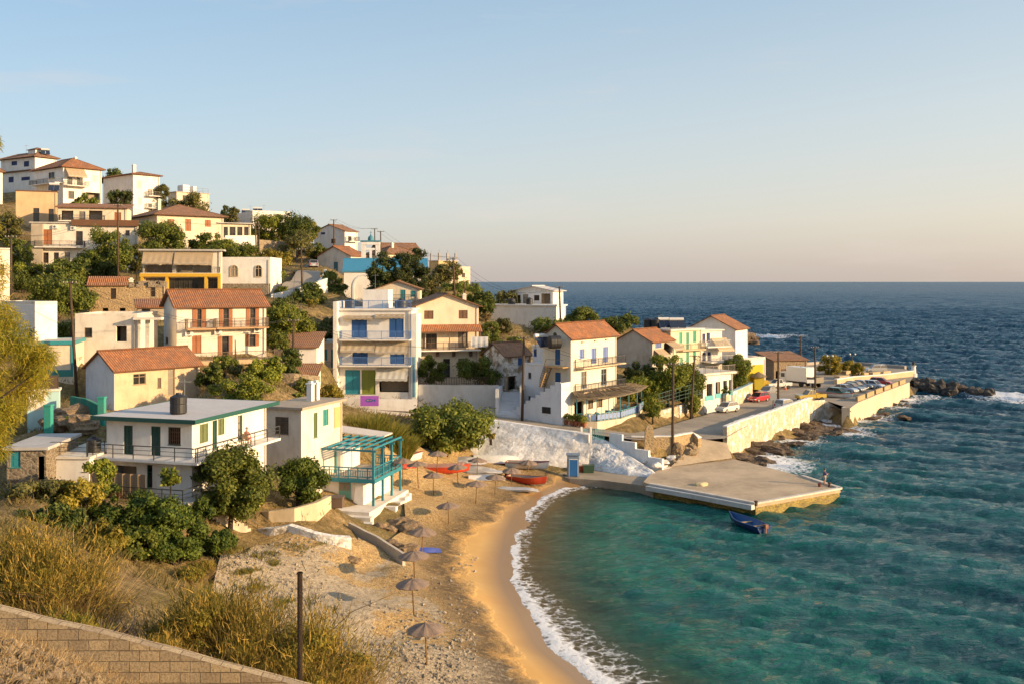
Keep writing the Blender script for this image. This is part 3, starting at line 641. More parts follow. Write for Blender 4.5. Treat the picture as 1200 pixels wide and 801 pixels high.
def umbrella_proto():
    o = thing('beach_umbrella', 'x', 'beach umbrella', (0, 0, 0), 0, 'reed beach umbrellas planted in the sand'); n = 36; rr = random.Random(4); m = MB(); prof = [(.02, 2.22), (.06, 2.20), (.45, 2.10), (.78, 1.97), (1.04, 1.84)]
    i0 = 0; V = []; 
    for k, (r, z) in enumerate(prof):
        for j in range(n):
            t = 2 * math.pi * j / n; e = 1 + (rr.uniform(-.05, .03) if k == len(prof) - 1 else 0); sag = -.03 * math.cos(8 * t) * (k / 4); V.append((r * e * math.cos(t), r * e * math.sin(t), z + sag))
    V += [(x * .985, y * .985, z - .05) for x, y, z in V]; m.v = V; N = len(prof) * n
    for k in range(len(prof) - 1):
        for j in range(n):
            a, b = k * n + j, k * n + (j + 1) % n; m.f.append((a, b, b + n, a + n)); m.f.append((N + a, N + a + n, N + b + n, N + b))
    for j in range(n): a, b = 4 * n + j, 4 * n + (j + 1) % n; m.f.append((a, b, N + b, N + a))
    m.f.append(tuple(range(n))); m.build('canopy', reedmat(), o)
    p = MB(); p.tube([(0, 0, -.35), (0, 0, 1.1), (0, 0, 2.28)], [.045, .042, .035], 8); p.build('pole', rockmat((.42, .26, .10), (.28, .16, .06), 3, (4, 4, .4)), o, smooth=True)
    s = MB()
    for j in range(8): t = 2 * math.pi * j / 8; s.bar((0, 0, 2.14), (.9 * math.cos(t), .9 * math.sin(t), 1.82), .025)
    s.build('ribs', paint((.2, .13, .07), .8), o); f = MB(); f.lathe([(.05, 2.2), (.07, 2.23), (.03, 2.29), (.01, 2.31)], 10); f.build('finial', paint((.22, .16, .1), .8), o); return o
def boat(label, p, L, Wd, Hh, rotz, hull, inner, trim, flip=False, name='rowing_boat', group=None, seats=2, tilt=0, motor=None, cover=None, inm=None):
    o = thing(name, label, 'boat', p, rotz, group); st = 13; nn = 9; m = MB(); inn = MB(); out = []; ins = []
    for i in range(st):
        t = i / (st - 1); w = Wd / 2 * (1 - max(0, (t - .45) / .55) ** 2.3) * (.78 + .22 * min(1, t / .4)); w = max(w, .03); zk = .28 * Hh * max(0, (t - .6) / .4) ** 2; zt = Hh * (1 + .28 * max(0, (t - .5) / .5) ** 2); x = (t - .5) * L
        out.append([(x + (.12 * L * max(0, t - .9) / .1) * (abs(s)) * .5, w * math.copysign(abs(s) ** .7, s), zk + (zt - zk) * abs(s) ** 2.2) for s in [(-1 + 2 * j / (nn - 1)) for j in range(nn)]])
        ins.append([(a[0] * .975, a[1] * .9, a[2] + .06 * (1 - abs(-1 + 2 * j / (nn - 1)) ** 3)) for j, a in enumerate(out[-1])])
    def loft(mb, rows, close=True):
        for a, b in zip(rows[:-1], rows[1:]):
            for j in range(nn - 1): mb.poly([a[j], a[j + 1], b[j + 1], b[j]])
        if close: mb.poly(rows[0]); mb.poly(rows[-1])
    loft(m, out); loft(inn, ins); g = MB()
    for j in (0, nn - 1): g.tube([Vector(r[j]) for r in out], .045, 6)
    g.bar(out[0][0], out[0][-1], .07)
    parts = [m.build('hull', hull, o, smooth=True), inn.build('inner_hull', inner, o), g.build('gunwale', trim, o)]
    for k in range(seats):
        t = .25 + .35 * k; r = ins[int(t * (st - 1))]; b = MB(); w = r[-1][1] * .97; b.box(r[0][0] - .13, r[0][0] + .13, -w, w, Hh * .68, Hh * .68 + .04); parts.append(b.build('seat', paint((.42, .27, .12), .7), o))
    if motor:
        b = MB(); x = -L / 2; b.box(x - .38, x - .06, -.15, .15, Hh * .9, Hh * 1.35); b.box(x - .24, x - .12, -.06, .06, -.1, Hh * .9); b.bar((x - .1, 0, Hh * 1.1), (x + .35, .12, Hh * 1.2), .05); parts.append(b.build('outboard_motor', paint(motor, .4), o))
    if cover:
        b = MB()
        for a, c in zip(out[1:-2], out[2:-1]):
            b.poly([(a[0][0], a[0][1] * 1.03, a[0][2] - .05), (a[4][0], 0, a[0][2] + .3), (c[4][0], 0, c[0][2] + .3), (c[0][0], c[0][1] * 1.03, c[0][2] - .05)]); b.poly([(a[4][0], 0, a[0][2] + .3), (a[-1][0], a[-1][1] * 1.03, a[0][2] - .05), (c[-1][0], c[-1][1] * 1.03, c[0][2] - .05), (c[4][0], 0, c[0][2] + .3)])
        parts.append(b.build('cover', cover, o))
    if flip: o.rotation_euler.x = math.pi; o.location.z += Hh * 1.05
    elif tilt: o.rotation_euler.x = tilt
    return o

# ---------------------------------------------------------------- cars
def car(label, p, rotz, col, kind='hatch', name='parked_car', group='cars parked along the quay road', cat='car'):
    """length along local x, nose at +x; body loft, glass cabin, roof, wheels, lamps"""
    o = thing(name, label, cat, p, rotz, group); L, Wd, H = {'hatch': (3.9, 1.68, 1.48), 'saloon': (4.4, 1.72, 1.45), 'suv': (4.4, 1.8, 1.72), 'van': (4.6, 1.85, 1.95)}[kind]; cp = carpaint(col); m = MB(); hw = Wd / 2
    prof = {'hatch': [(-.5, .62, .34), (-.485, .92, .3), (-.30, .95, .22), (.16, .93, .22), (.42, .78, .25), (.5, .58, .3)], 'saloon': [(-.5, .6, .34), (-.48, .93, .3), (-.28, .95, .22), (.18, .93, .22), (.43, .78, .25), (.5, .56, .3)],
            'suv': [(-.5, .7, .42), (-.485, 1.05, .36), (-.3, 1.07, .3), (.16, 1.06, .3), (.43, .95, .34), (.5, .7, .4)], 'van': [(-.5, .7, .36), (-.49, 1.05, .32), (-.3, 1.07, .26), (.2, 1.06, .26), (.44, .92, .3), (.5, .64, .36)]}[kind]
    rows = []
    for i, (t, zt, zb) in enumerate(prof):
        w = hw * (.9 if i in (0, len(prof) - 1) else 1); x = t * L; rows.append([(x, -w * .92, zb), (x, -w, zb + .16), (x, -w, zt - .16), (x, -w * .9, zt), (x, w * .9, zt), (x, w, zt - .16), (x, w, zb + .16), (x, w * .92, zb)])
    for a, b in zip(rows[:-1], rows[1:]):
        for j in range(8): m.poly([a[j], a[(j + 1) % 8], b[(j + 1) % 8], b[j]])
    m.poly(rows[0]); m.poly(rows[-1]); m.build('body', cp, o)
    bt = prof[2][1] - .02; x0, x1, r0, r1 = {'hatch': (-.47, .24, -.40, .08), 'saloon': (-.36, .24, -.24, .08), 'suv': (-.48, .24, -.44, .10), 'van': (-.49, .36, -.47, .18)}[kind]; wb, wt = hw * .9, hw * .76
    g = MB(); g.hexa([(x0 * L, -wb, bt), (x1 * L, -wb, bt), (x1 * L, wb, bt), (x0 * L, wb, bt), (r0 * L, -wt, H - .06), (r1 * L, -wt, H - .06), (r1 * L, wt, H - .06), (r0 * L, wt, H - .06)]); g.build('windows', glass(), o)
    r = MB(); r.hexa([(r0 * L - .05, -wt - .03, H - .07), (r1 * L + .05, -wt - .03, H - .07), (r1 * L + .05, wt + .03, H - .07), (r0 * L - .05, wt + .03, H - .07), (r0 * L + .1, -wt + .08, H), (r1 * L - .1, -wt + .08, H), (r1 * L - .1, wt - .08, H), (r0 * L + .1, wt - .08, H)])
    for s in (-1, 1):
        for (xa, xb) in ((x0, r0), (x1, r1), ((x0 + x1) / 2 - .02, (r0 + r1) / 2 - .02)): r.bar((xa * L, s * (wb + .01), bt), (xb * L, s * (wt + .01), H - .06), .07)
    r.build('roof', cp, o)
    for sx in (-.31, .30):
        for s in (-1, 1):
            w = MB(); n = 14; rad = .31; ring = lambda y, q: [(sx * L + q * math.cos(2 * math.pi * k / n), y, .31 + q * math.sin(2 * math.pi * k / n)) for k in range(n)]
            a, b = ring(s * hw * .72, rad), ring(s * (hw + .012), rad)
            for k in range(n): w.poly([a[k], a[(k + 1) % n], b[(k + 1) % n], b[k]])
            w.poly(b); w.poly(a); wh = w.build('wheel', paint((.02, .02, .02), .8), o); h = MB(); h.poly(ring(s * (hw + .02), rad * .6)); h.build('rim', paint((.4, .4, .4), .35, .2, .6), wh)
    for s in (-1, 1):
        z = prof[-1][1]; b = MB(); b.box(L * .5 - .2, L * .5 + .005, s * hw * .72 - .17, s * hw * .72 + .17, z - .13, z + .03); b.build('headlight', paint((.75, .75, .72), .15), o)
        z = prof[0][1]; b = MB(); b.box(-L * .5 - .015, -L * .5 + .1, s * hw * .74 - .12, s * hw * .74 + .12, z - .05, z + .2); b.build('taillight', paint((.35, .015, .01), .2), o)
    b = MB(); b.box(L * .5 - .04, L * .5 + .02, -.27, .27, .4, .52); b.box(-L * .5 - .02, -L * .5 + .04, -.27, .27, .42, .54); b.build('number_plate', paint((.7, .7, .68), .4), o); return o

# ---------------------------------------------------------------- people
def person(label, p, rotz, joints, edges, rad, skin, clothes, hair, head_c, head_r=.105, extra=None):
    """one continuous skinned body; clothes and hair are children. local +x is the way they face"""
    o = thing('person', label, 'person', p, rotz)
    def sk(name, J, E, Rr, m):
        me = bpy.data.meshes.new(name); me.from_pydata(J, E, []); ob = bpy.data.objects.new(name, me); C.objects.link(ob); ob.parent = o; me.materials.append(m)
        ob.modifiers.new('skin', 'SKIN'); sv = me.skin_vertices[0].data
        for i, r in enumerate(Rr): sv[i].radius = (r, r)
        sv[0].use_root = True; ss = ob.modifiers.new('sub', 'SUBSURF'); ss.levels = ss.render_levels = 1; return ob
    sk('body', joints, edges, rad, skin)
    for nm, ids, es, gr, m in clothes:
        mp = {q: i for i, q in enumerate(ids)}; sk(nm, [joints[q] for q in ids], [(mp[a], mp[b]) for a, b in es], [rad[q] + gr for q in ids], m)
    h = MB(); x, y, z = head_c; h.lathe([(.02, .135), (.075, .115), (.112, .06), (.118, .0), (.09, -.03)], 12, (x - .012, y, z)); h.build('hair', paint(hair, .8), o, smooth=True)
    f = MB(); f.tube([(x + .10, y, z + .0), (x + .13, y, z - .03), (x + .10, y, z - .035)], [.012, .018, .01], 6)
    for s in (-1, 1): f.tube([(x - .005, y + s * .1, z + .02), (x - .005, y + s * .118, z - .01), (x, y + s * .1, z - .04)], [.012, .018, .01], 6)
    f.build('nose_and_ears', skin, o)
    e = MB()
    for s in (-1, 1): e.lathe([(.004, -.012), (.013, 0), (.004, .012)], 8, (x + .098, y + s * .036, z + .012))
    e.bar((x + .1, y - .025, z - .062), (x + .1, y + .025, z - .062), .012); e.build('eyes_and_mouth', paint((.05, .03, .025), .4), o); return o
# ================================================================ HOUSES
PW = plaster(WHITE, .3); PO = plaster(OFFW, .4); PC = plaster(CREAM, .4); PWM = plaster(WARM, .45); PTAN = plaster((.64, .47, .31), .6); POR = plaster((.62, .43, .25), .4); PGR = plaster((.42, .36, .28), .7); PYEL = plaster((.62, .47, .24), .4)
ROOFC = concrete((.48, .45, .42), .45); ROOFW = concrete((.55, .52, .5), .25); TILE = tiles(); TILE2 = tiles((.40, .20, .10), (.27, .13, .065)); TILE3 = tiles((.50, .19, .068), (.32, .12, .045))
NAVY = (.012, .025, .12); DKG = (.012, .06, .04); MINT = (.06, .33, .22); OLV = (.10, .14, .04); OUV = (.15, .18, .07)
# ---- top row on the ridge
h = House('villa', 'white villa with navy windows and low red roof, highest on the hill', 240, 41, 66, 184, 224, 58, PW, xl=1, op=[('s', 'L', 13.5, 189, 20, 194, NAVY), ('s', 'L', 28, 189, 34, 195.5, NAVY), ('s', 'L', 10, 207.5, 16, 214, NAVY), ('s', 'L', 25, 207.5, 35, 211.5, NAVY)])
h.roof('hip', TILE2, .7, rh=1.5); h.band('L', 2, 39, 200.5, 202, .5, TILE2, 'tile_band'); V1 = h
mb = MB(); mb.box(2, 5, 3, 6, h.h + .6, h.h + 2.2); o = mb.build('stair_hut', PW, h.root); mb = MB(); mb.slab([(1.7, 2.7, h.h + 2.3), (5.3, 2.7, h.h + 2.3), (3.5, 4.5, h.h + 3.0)], .1); mb.slab([(5.3, 2.7, h.h + 2.3), (5.3, 6.3, h.h + 2.3), (3.5, 4.5, h.h + 3)], .1); mb.slab([(1.7, 6.3, h.h + 2.3), (1.7, 2.7, h.h + 2.3), (3.5, 4.5, h.h + 3)], .1); mb.slab([(5.3, 6.3, h.h + 2.3), (1.7, 6.3, h.h + 2.3), (3.5, 4.5, h.h + 3)], .1); mb.build('hut_roof', TILE, o)
h = House('villa', 'large white villa with red hipped roof, wraparound balcony and beige awning', 222, 74, 119, 196, 240, 50, PW, xl=40, op=[('o', 'L', 57, 202, 64, 210, BROWN), ('o', 'F', 79, 208, 85, 218, BROWN), ('o', 'F', 90, 208, 97, 219, BROWN), ('s', 'F', 108, 206, 113, 213, OFFW), ('o', 'L', 60, 222, 67, 230), ('o', 'F', 80, 224, 87, 233), ('v', 'F', 101, 226, 117, 238)])
h.roof('hip', TILE3, .7, rh=2.6); h.balcony('L', 43, 73.6, 216, 1.8); h.balcony('F', 74.4, 100, 218, 1.8); h.awning('F', 76, 98, 197, 208, 1.8); h.chimney(h.W * .55, h.D * .3, 1.6, z=h.h + 1.2)
h = House('villa', 'tall plain white villa with thin red roof and slim chimney at the hilltop skyline', 235, 156, 187, 204.5, 253, 48, PW, xl=121, op=[('s', 'F', 160, 212, 165, 221, OFFW), ('o', 'F', 173, 222, 178, 230), ('o', 'F', 180, 223, 185, 231), ('o', 'F', 174, 239, 178, 248), ('s', 'F', 162, 232, 166, 240, OFFW)])
h.roof('hip', TILE, .6, rh=.9); h.balcony('F', 171, 186, 230, 1.5); h.balcony('F', 171, 186, 244, 1.2); h.chimney(1.5, 2.5, 2.4, .7)
h = House('house', 'flat roofed cream house with roof terrace railing behind the hilltop trees', 262, 207, 245, 225, 245, 45, PC, xl=197, op=[('o', 'F', 214, 229, 219, 236), ('o', 'F', 228, 229, 234, 237)])
h.roof('flat', ROOFC, .3); g = h.rail('F', .2, h.W - .2, h.h + .16, 0, 1.2, (.05, .05, .05), 'two', .2, h.root); mb = MB(); mb.box(h.W * .3, h.W * .5, 2, 5, h.h + .16, h.h + 2.2); mb.box(h.W * .62, h.W * .72, 2, 4, h.h + .16, h.h + 2.0); mb.build('stair_hut', PW, h.root)
h = House('house', 'cream house sliver at the left frame edge behind the pole', 125, -4, 11.5, 292, 354, 40, PWM, xl=-40, op=[('w', 'F', 0, 310, 5, 322)]); h.roof('flat', PO, .2)
h = House('villa', 'white villa edge with red roof cut by the left frame edge, below the highest villa', 212, -14, 3, 201, 236, 45, PW, xl=-50); h.roof('hip', TILE2, .5, rh=1.5)
# ---- second row
h = House('house', 'tall orange ochre block with two dark doors, left end of the upper slope', 190, 18.5, 67, 224, 264, 22, POR, xl=1, D=10, op=[('o', 'F', 39, 244, 46, 260), ('o', 'F', 57, 245, 63, 261)]); h.roof('flat', TILE, .12, .18); OCH = h
h = House('house', 'long two storey cream house with orange doors and balcony below the ochre block', 172, 37, 161, 261.5, 313, 14, PWM, xl=3, op=[('s', 'F', 51, 269, 61, 287, ORANGE), ('o', 'F', 89, 271, 97, 287, BROWN), ('s', 'F', 109, 272, 114, 279, ORANGE), ('s', 'F', 117, 272, 122, 279, ORANGE), ('o', 'F', 147, 270, 152, 276), ('w', 'F', 48, 296, 57, 308, BROWN), ('o', 'F', 63, 296, 69, 309), ('w', 'F', 76, 296, 82, 307), ('w', 'F', 90, 297, 96, 307), ('o', 'F', 101, 297, 109, 312)])
h.roof('flat', ROOFC, .35, .2); h.balcony('F', 42, 100, 289.5, 1.3); h.hvac('F', 65, 266); h.hvac('F', 86, 267.5); h.band('F', 84, 163, 258, 265, .6, TILE, 'tile_band'); mb = MB(); h.fbox(mb, 'F', .1, 1.9, 0, h.h * .98, .003, .8); mb.build('stair_bay', PGR, h.root)
h = House('house', 'terraced cream house with red tile eaves and orange shuttered window above the long cream house', 183, 68, 149, 243, 266, 14, PC, D=6, op=[('v', 'F', 72, 247, 86, 258), ('o', 'F', 93, 248, 100, 257, BROWN), ('v', 'F', 104, 247, 120, 259), ('s', 'F', 134, 249, 142, 260, ORANGE)])
h.roof('shed', TILE, .5, rh=1.0); h.balcony('F', 70, 123, 259, 1.0)
h = House('house', 'cream house with broad red hipped roof and orange shutters among garden trees', 195, 184, 262, 252, 290, 38, PC, xl=151, op=[('s', 'F', 196, 257, 204, 265, ORANGE), ('s', 'F', 217, 257, 224, 271, ORANGE), ('s', 'F', 240, 258, 247, 266, ORANGE), ('o', 'F', 200, 274, 207, 286)])
h.roof('hip', TILE2, .8, rh=2.6); h.chimney(h.W * .25, h.D * .5, 2.2, .6, z=h.h + 1.4)
h = House('house', 'low flat house with long glazed veranda and white balustrade', 203, 258, 294, 262, 284, 25, PC, D=9, op=[('o', 'F', 261, 266, 267, 278), ('o', 'F', 269, 266, 276, 278), ('o', 'F', 278, 266, 284, 278), ('o', 'F', 286, 266, 291, 278)]); h.roof('flat', ROOFC, .6, .2)
wall('garden_wall', 'white terrace wall below the glazed veranda', [(P(264, 277, 192), P(264, 287, 192).z), (P(285, 277, 194), P(285, 288, 194).z), (P(301, 277, 196), P(301, 288, 196).z)], .35, PW, cap=PW)
wall('retaining_wall', 'ochre stone retaining wall beneath the hill road railing', [(P(304, 281, 198), P(304, 300, 198).z), (P(330, 283, 202), P(330, 300, 202).z), (P(352, 285, 206), P(352, 298, 206).z)], .5, stone())
h = House('house', 'white flat house on the skyline carrying solar panels', 255, 296, 341, 249, 268, 30, PW, xl=276, op=[('o', 'F', 300, 256, 305, 263), ('o', 'F', 318, 257, 323, 264)]); h.roof('parapet', PW, t=.5); SKY1 = h
h = House('house', 'small ochre flat house beyond the hilltop bushes', 262, 322, 341, 251, 268, 30, PC, D=6, op=[('o', 'F', 326, 256, 330, 262)]); h.roof('flat', ROOFC, .2)
# ---- white and cream cluster around the chapel
h = House('house', 'white gabled house with navy window high on the right shoulder of the hill', 232, 404, 419, 271, 294, 58, PW, xl=368, gable='x', rh=1.6, op=[('s', 'L', 376, 270, 381, 275, NAVY), ('o', 'F', 408, 277, 412, 284), ('w', 'L', 388, 280, 393, 285)]); h.roof('gx', TILE2, .3); h.balcony('F', 405, 417, 283, 1.2)
h = House('house', 'cream gabled house with orange roof and one blue window beside the hill road', 195, 411, 428, 300, 326, 55, PWM, xl=372, gable='x', rh=1.9, op=[('s', 'L', 391, 307, 396, 318, (.05, .16, .2)), ('w', 'F', 416, 305, 420, 310)]); h.roof('gx', TILE3, .35)
h = House('chapel', 'white chapel with bright blue roof and arched side niche', 168, 403, 500, 318, 358, 6, PW, D=7.5, cat='chapel', gable='x', rh=2.0, op=[('g', 'R', 496, 312, 500, 318, BLUE)])
h.roof('gx', paint((.045, .23, .38), .6, .35), .25, .2); CH = h
g = MB(); u, v = h.hit('F', 429, 357); rr_ = h.hit('F', 445, 340)[0] - u; vt = h.hit('F', 429, 336)[1]
prev = None
for k in range(13):
    a = math.pi * k / 12; q = (u + rr_ * math.cos(a), vt + rr_ * math.sin(a) * .95)
    if prev: g.hexa([h.fl('F', prev[0], prev[1], .1), h.fl('F', q[0], q[1], .1), h.fl('F', q[0], q[1], .003), h.fl('F', prev[0], prev[1], .003)] + [h.fl('F', u + (p[0] - u) * .86, vt + (p[1] - vt) * .86, o) for p, o in ((prev, .1), (q, .1), (q, .003), (prev, .003))])
    prev = q
for s in (-1, 1): h.fbox(g, 'F', u + s * rr_ * .93 - rr_ * .07, u + s * rr_ * .93 + rr_ * .07, 0, vt, .003, .1)
g.build('arch_moulding', plaster((.70, .69, .68), .3), h.root)
b = P(434.5, 306, 176); t = thing('bell_tower', 'white twin pillar belfry with teal cap and small dome', 'bell tower', b, R(4)); mb = MB(); w = 1.25; hh = 3.4
for s in (-1, 1): mb.box(s * w - .38, s * w + .38, -.45, .45, -2, hh)
mb.box(-w, w, -.4, .4, -2, .5); mb.box(-w, w, -.4, .4, 1.95, 2.3); mb.box(-w - .4, w + .4, -.5, .5, hh - .55, hh - .1); mb.box(-.2, .2, -.38, .38, .5, 1.95); mb.build('tower', PW, t)
mb = MB(); mb.box(-w - .55, w + .55, -.6, .6, hh, hh + .22); mb.lathe([(.5, hh + .22), (.52, hh + .6), (.4, hh + .9), (.15, hh + 1.1), (.06, hh + 1.4)], 14); mb.bar((0, 0, hh + 1.3), (0, 0, hh + 1.9), .07); mb.bar((-.22, 0, hh + 1.65), (.22, 0, hh + 1.65), .07); mb.build('dome_cap', paint((.05, .20, .26), .5), t, smooth=False)
for z in (1.0, 2.75):
    mb = MB(); mb.lathe([(.05, .55), (.14, .5), (.2, .25), (.3, .0)], 12, (.55 if z > 2 else -.55, 0, z - .45)); mb.build('bell', paint((.16, .11, .05), .35, .3, .8), t, smooth=True)
h = House('house', 'cream house with red hipped roof just behind the belfry', 205, 452, 493, 298, 312, 40, PC, xl=430, op=[('w', 'F', 462, 301, 466, 306), ('w', 'F', 478, 301, 482, 306)]); h.roof('hip', TILE2, .5, rh=1.7); h.chimney(h.W * .4, h.D * .4, 1.5, .5, z=h.h + .8)
h = House('house', 'long low red roofed house on the skyline behind the chapel', 228, 444, 490, 291, 304, 20, PO, D=7, gable='x', rh=1.2, op=[('w', 'F', 455, 293.5, 459, 298)]); h.roof('gx', TILE2, .4)
h = House('house', 'unfinished ochre flat house with bare columns standing on its roof', 208, 514, 536, 306, 332, 40, PYEL, xl=503, op=[('o', 'F', 518, 310, 523, 318), ('o', 'F', 527, 310, 532, 318)]); h.roof('flat', ROOFC, .2)
mb = MB()
for x in (.3, h.W * .5, h.W - .3):
    for y in (.3, h.D - .3): mb.box(x - .15, x + .15, y - .15, y + .15, h.h + .14, h.h + 1.7); mb.bar((x, y, h.h + 1.7), (x + .05, y, h.h + 2.4), .04)
mb.build('bare_columns', concrete(), h.root)
h = House('house', 'slim cream tower house at the sea end of the hill crest', 203, 537, 551, 316, 335, 42, PC, D=4, op=[('w', 'F', 541, 320, 545, 325)]); h.roof('parapet', PC, t=.6)
h = House('house', 'low white house tucked below the unfinished ochre house', 200, 512, 531, 321, 332, 20, PW, D=5, op=[('s', 'F', 516, 324, 520, 328, BLUE)]); h.roof('flat', ROOFW, .2)
# ---- shop with awnings, arched house, stone house
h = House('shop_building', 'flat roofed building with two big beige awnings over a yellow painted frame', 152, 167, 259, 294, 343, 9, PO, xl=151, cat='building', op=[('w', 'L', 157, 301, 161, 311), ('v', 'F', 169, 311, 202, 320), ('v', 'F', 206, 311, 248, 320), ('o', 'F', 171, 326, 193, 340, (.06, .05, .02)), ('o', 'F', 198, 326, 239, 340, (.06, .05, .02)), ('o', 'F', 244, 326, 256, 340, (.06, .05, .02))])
h.roof('flat', ROOFC, .5, .25); h.awning('F', 168, 203, 295.5, 309, 1.2); h.awning('F', 205, 250, 295.5, 310, 1.2); h.balcony('F', 166, 258, 320, .8, .9, (.06, .05, .04))
Y_ = paint((.62, .36, .025), .5, .3); h.band('F', 165, 259, 320.5, 324.5, .9, Y_, 'yellow_beam'); [h.band('F', x, x + 3, 324.6, 342, .86, Y_, 'yellow_post') for x in (166, 195, 240.5, 256)]
h = House('house', 'white house with two arched windows on a stone base by the hill road', 158, 259.5, 317, 304, 345, 2, PW, D=9); h.roof('parapet', PW, t=.35)
for x0, x1, y0, y1 in ((270, 279, 311, 324), (299, 307, 311, 324.5)):
    u0, vb = h.hit('F', x0, y1); u1, vt = h.hit('F', x1, y0); c, r = (u0 + u1) / 2, (u1 - u0) / 2; arc = [(c + r * math.cos(math.pi * k / 10), vt - r + r * math.sin(math.pi * k / 10)) for k in range(11)]; out = [(u1, vb)] + arc + [(u0, vb)]
    f = MB()
    for a, b in zip(out, out[1:] + out[:1]): f.bar(h.fl('F', *a, .04), h.fl('F', *b, .04), .16, .1)
    f.bar(h.fl('F', c, vb, .03), h.fl('F', c, vt, .03), .07); f.bar(h.fl('F', u0, vt - r, .03), h.fl('F', u1, vt - r, .03), .07); k = f.build('arched_window', plaster((.55, .42, .28), .3), h.root); p = MB(); p.poly([h.fl('F', *q, .012) for q in out]); p.build('pane', glass(), k)
h.band('F', 259.8, 317, 332.5, 346, .12, stone((.34, .27, .2), (.2, .16, .12)), 'stone_base')
h = House('stone_house', 'long ochre stone house with half its red roof gone', 135, 104, 195, 335, 371, 14, stone((.52, .36, .19), (.36, .25, .14), (.46, .34, .2), 2.6), xl=86, gable=None, op=[('g', 'F', 130, 338, 136, 350, BROWN), ('g', 'F', 176.5, 337, 182, 348, (.35, .3, .22)), ('v', 'F', 120, 361, 127, 368), ('v', 'F', 140, 361, 147, 368)])
mb = MB(); q = h.W * .5; mb.slab([(-.3, -.3, h.h + .1), (q, -.3, h.h + .1), (q, h.D, h.h + 1.3), (-.3, h.D, h.h + 1.3)], .14, [(0, 0), (q, 0), (q, h.D), (0, h.D)]); mb.build('roof', TILE3, h.root); mb = MB(); rr = random.Random(2)
for k in range(26): x = rr.uniform(q + .3, h.W - .2); y = rr.uniform(.1, h.D); s = rr.uniform(.2, .5); mb.box(x - s, x + s, y - s, y + s, h.h - .2, h.h + rr.uniform(.1, .7))
mb.build('broken_stonework', stone((.36, .28, .19)), h.root); h.chimney(q + .3, 1.0, .8, .5)
h = House('shed', 'small lean-to shed with red tin roof between stone house and orange shuttered house', 127, 161, 192, 361, 372, 22, PGR, D=4, cat='shed', gable='shed', rh=.9, op=[('v', 'F', 166, 362.5, 176, 371)]); h.roof('shed', TILE3, .3)
# ---- mid left
h = House('guest_house', 'two storey house with red tile roof, orange shutters and iron balconies', 110, 207, 312, 359.5, 419, 30, PO, xl=192, gable='x', rh=1.7, op=[('o', 'F', 231, 362, 236, 383.5, BROWN), ('o', 'F', 261.5, 361.5, 268, 383, BROWN), ('o', 'F', 293, 360.5, 299, 382, BROWN), ('s', 'F', 225, 393, 236, 414, ORANGE), ('o', 'F', 260, 393.5, 268, 416, BROWN), ('w', 'F', 292, 391.5, 299, 405, BROWN), ('w', 'L', 194, 395, 197, 402)])
h.roof('gx', TILE3, .45); [h.leaf_pair('F', a, b, c, d, w, ORANGE) for a, b, c, d, w in ((231, 236, 362, 383.5, 5.5), (261.5, 268, 361.5, 383, 4.5), (293, 299, 360.5, 382, 4.5), (260, 268, 393.5, 416, 4.5), (292, 299, 391.5, 405, 4.5))]
h.balcony('F', 217, 250.5, 384.5, 1.1, 1.0, (.16, .10, .06), (.5, .3, .16)); h.balcony('F', 251.5, 312, 383, 1.1, 1.0, (.16, .10, .06), (.5, .3, .16)); h.hvac('F', 221, 390); h.hvac('F', 255, 388); h.hvac('F', 301, 386); h.balcony('F', 219, 322, 419, 3.2, .9, (.12, .08, .05), (.5, .36, .22), t=.5); GH = h
h = House('house', 'plain cream block house with one small window, behind the leaning pole', 104, 88, 161, 370.5, 442, 5, PWM, D=8, op=[('w', 'F', 99, 384, 108, 395, BROWN), ('v', 'F', 136, 382, 148.5, 400)]); h.roof('parapet', PWM, t=.25)
for y in (372, 408): h.band('F', 159, 192, y, y + 2.5, 1.0, PO, 'unfinished_slab')
h.band('F', 171, 176, 374.6, 407.8, .3, PO, 'column'); h.band('F', 162.5, 165, 374.6, 407.8, .3, PO, 'column')
h = House('house', 'weathered tan house with old red tile roof and white gable end', 92, 134.5, 234, 434, 480, 50, PTAN, xl=101, gable='x', rh=1.55, op=[('w', 'F', 156, 437, 171, 450, (.3, .2, .1)), ('o', 'F', 196.5, 432, 205, 463, (.35, .24, .12)), ('d', 'F', 184.5, 442, 189, 454, BROWN)]); h.roof('gx', TILE3, .32); TH = h
mb = MB(); h.fbox(mb, 'L', .02, h.D - .02, -3, h.h + .02, .003, .05); mb.poly([h.fl('L', .02, h.h + .02, .05), h.fl('L', h.D - .02, h.h + .02, .05), h.fl('L', h.D / 2, h.h + h.rh, .05)]); mb.build('whitewashed_gable', plaster((.70, .70, .72), .35), h.root)
h = House('house', 'small white box house half hidden by the feathery tree', 100, 41, 67, 357, 401, 55, PW, xl=2, op=[('s', 'L', 32, 385, 39.5, 396, (.12, .17, .25))]); h.roof('parapet', PO, t=.3)
h = House('house', 'low cream house with teal roof edge and teal posts beside the leaning pole', 97, 48, 86, 402, 442, 14, PC, D=6, op=[('w', 'F', 56, 417, 61, 436, (.5, .5, .48))]); h.roof('flat', ROOFC, .15, .15, fascia=(paint(TEAL, .5), .35)); h.band('F', 83, 86, 404, 434, .06, paint(TEAL, .5), 'teal_post'); h.band('F', 48, 86, 433, 441, .05, paint((.03, .22, .2), .5), 'teal_base')
h = House('house', 'pale turquoise washed house with flat terrace under the feathery tree', 86, 32, 69, 459, 512, 20, plaster((.42, .62, .62), .35), xl=6); h.roof('flat', PO, .1, .2); h.band('F', 32.5, 55, 458.5, 480, .02, PO, 'white_upper_wall'); g = h.rail('F', .1, h.W, h.h + .2, 0, 1.15, (.09, .06, .035), 'solid', .15, h.root)
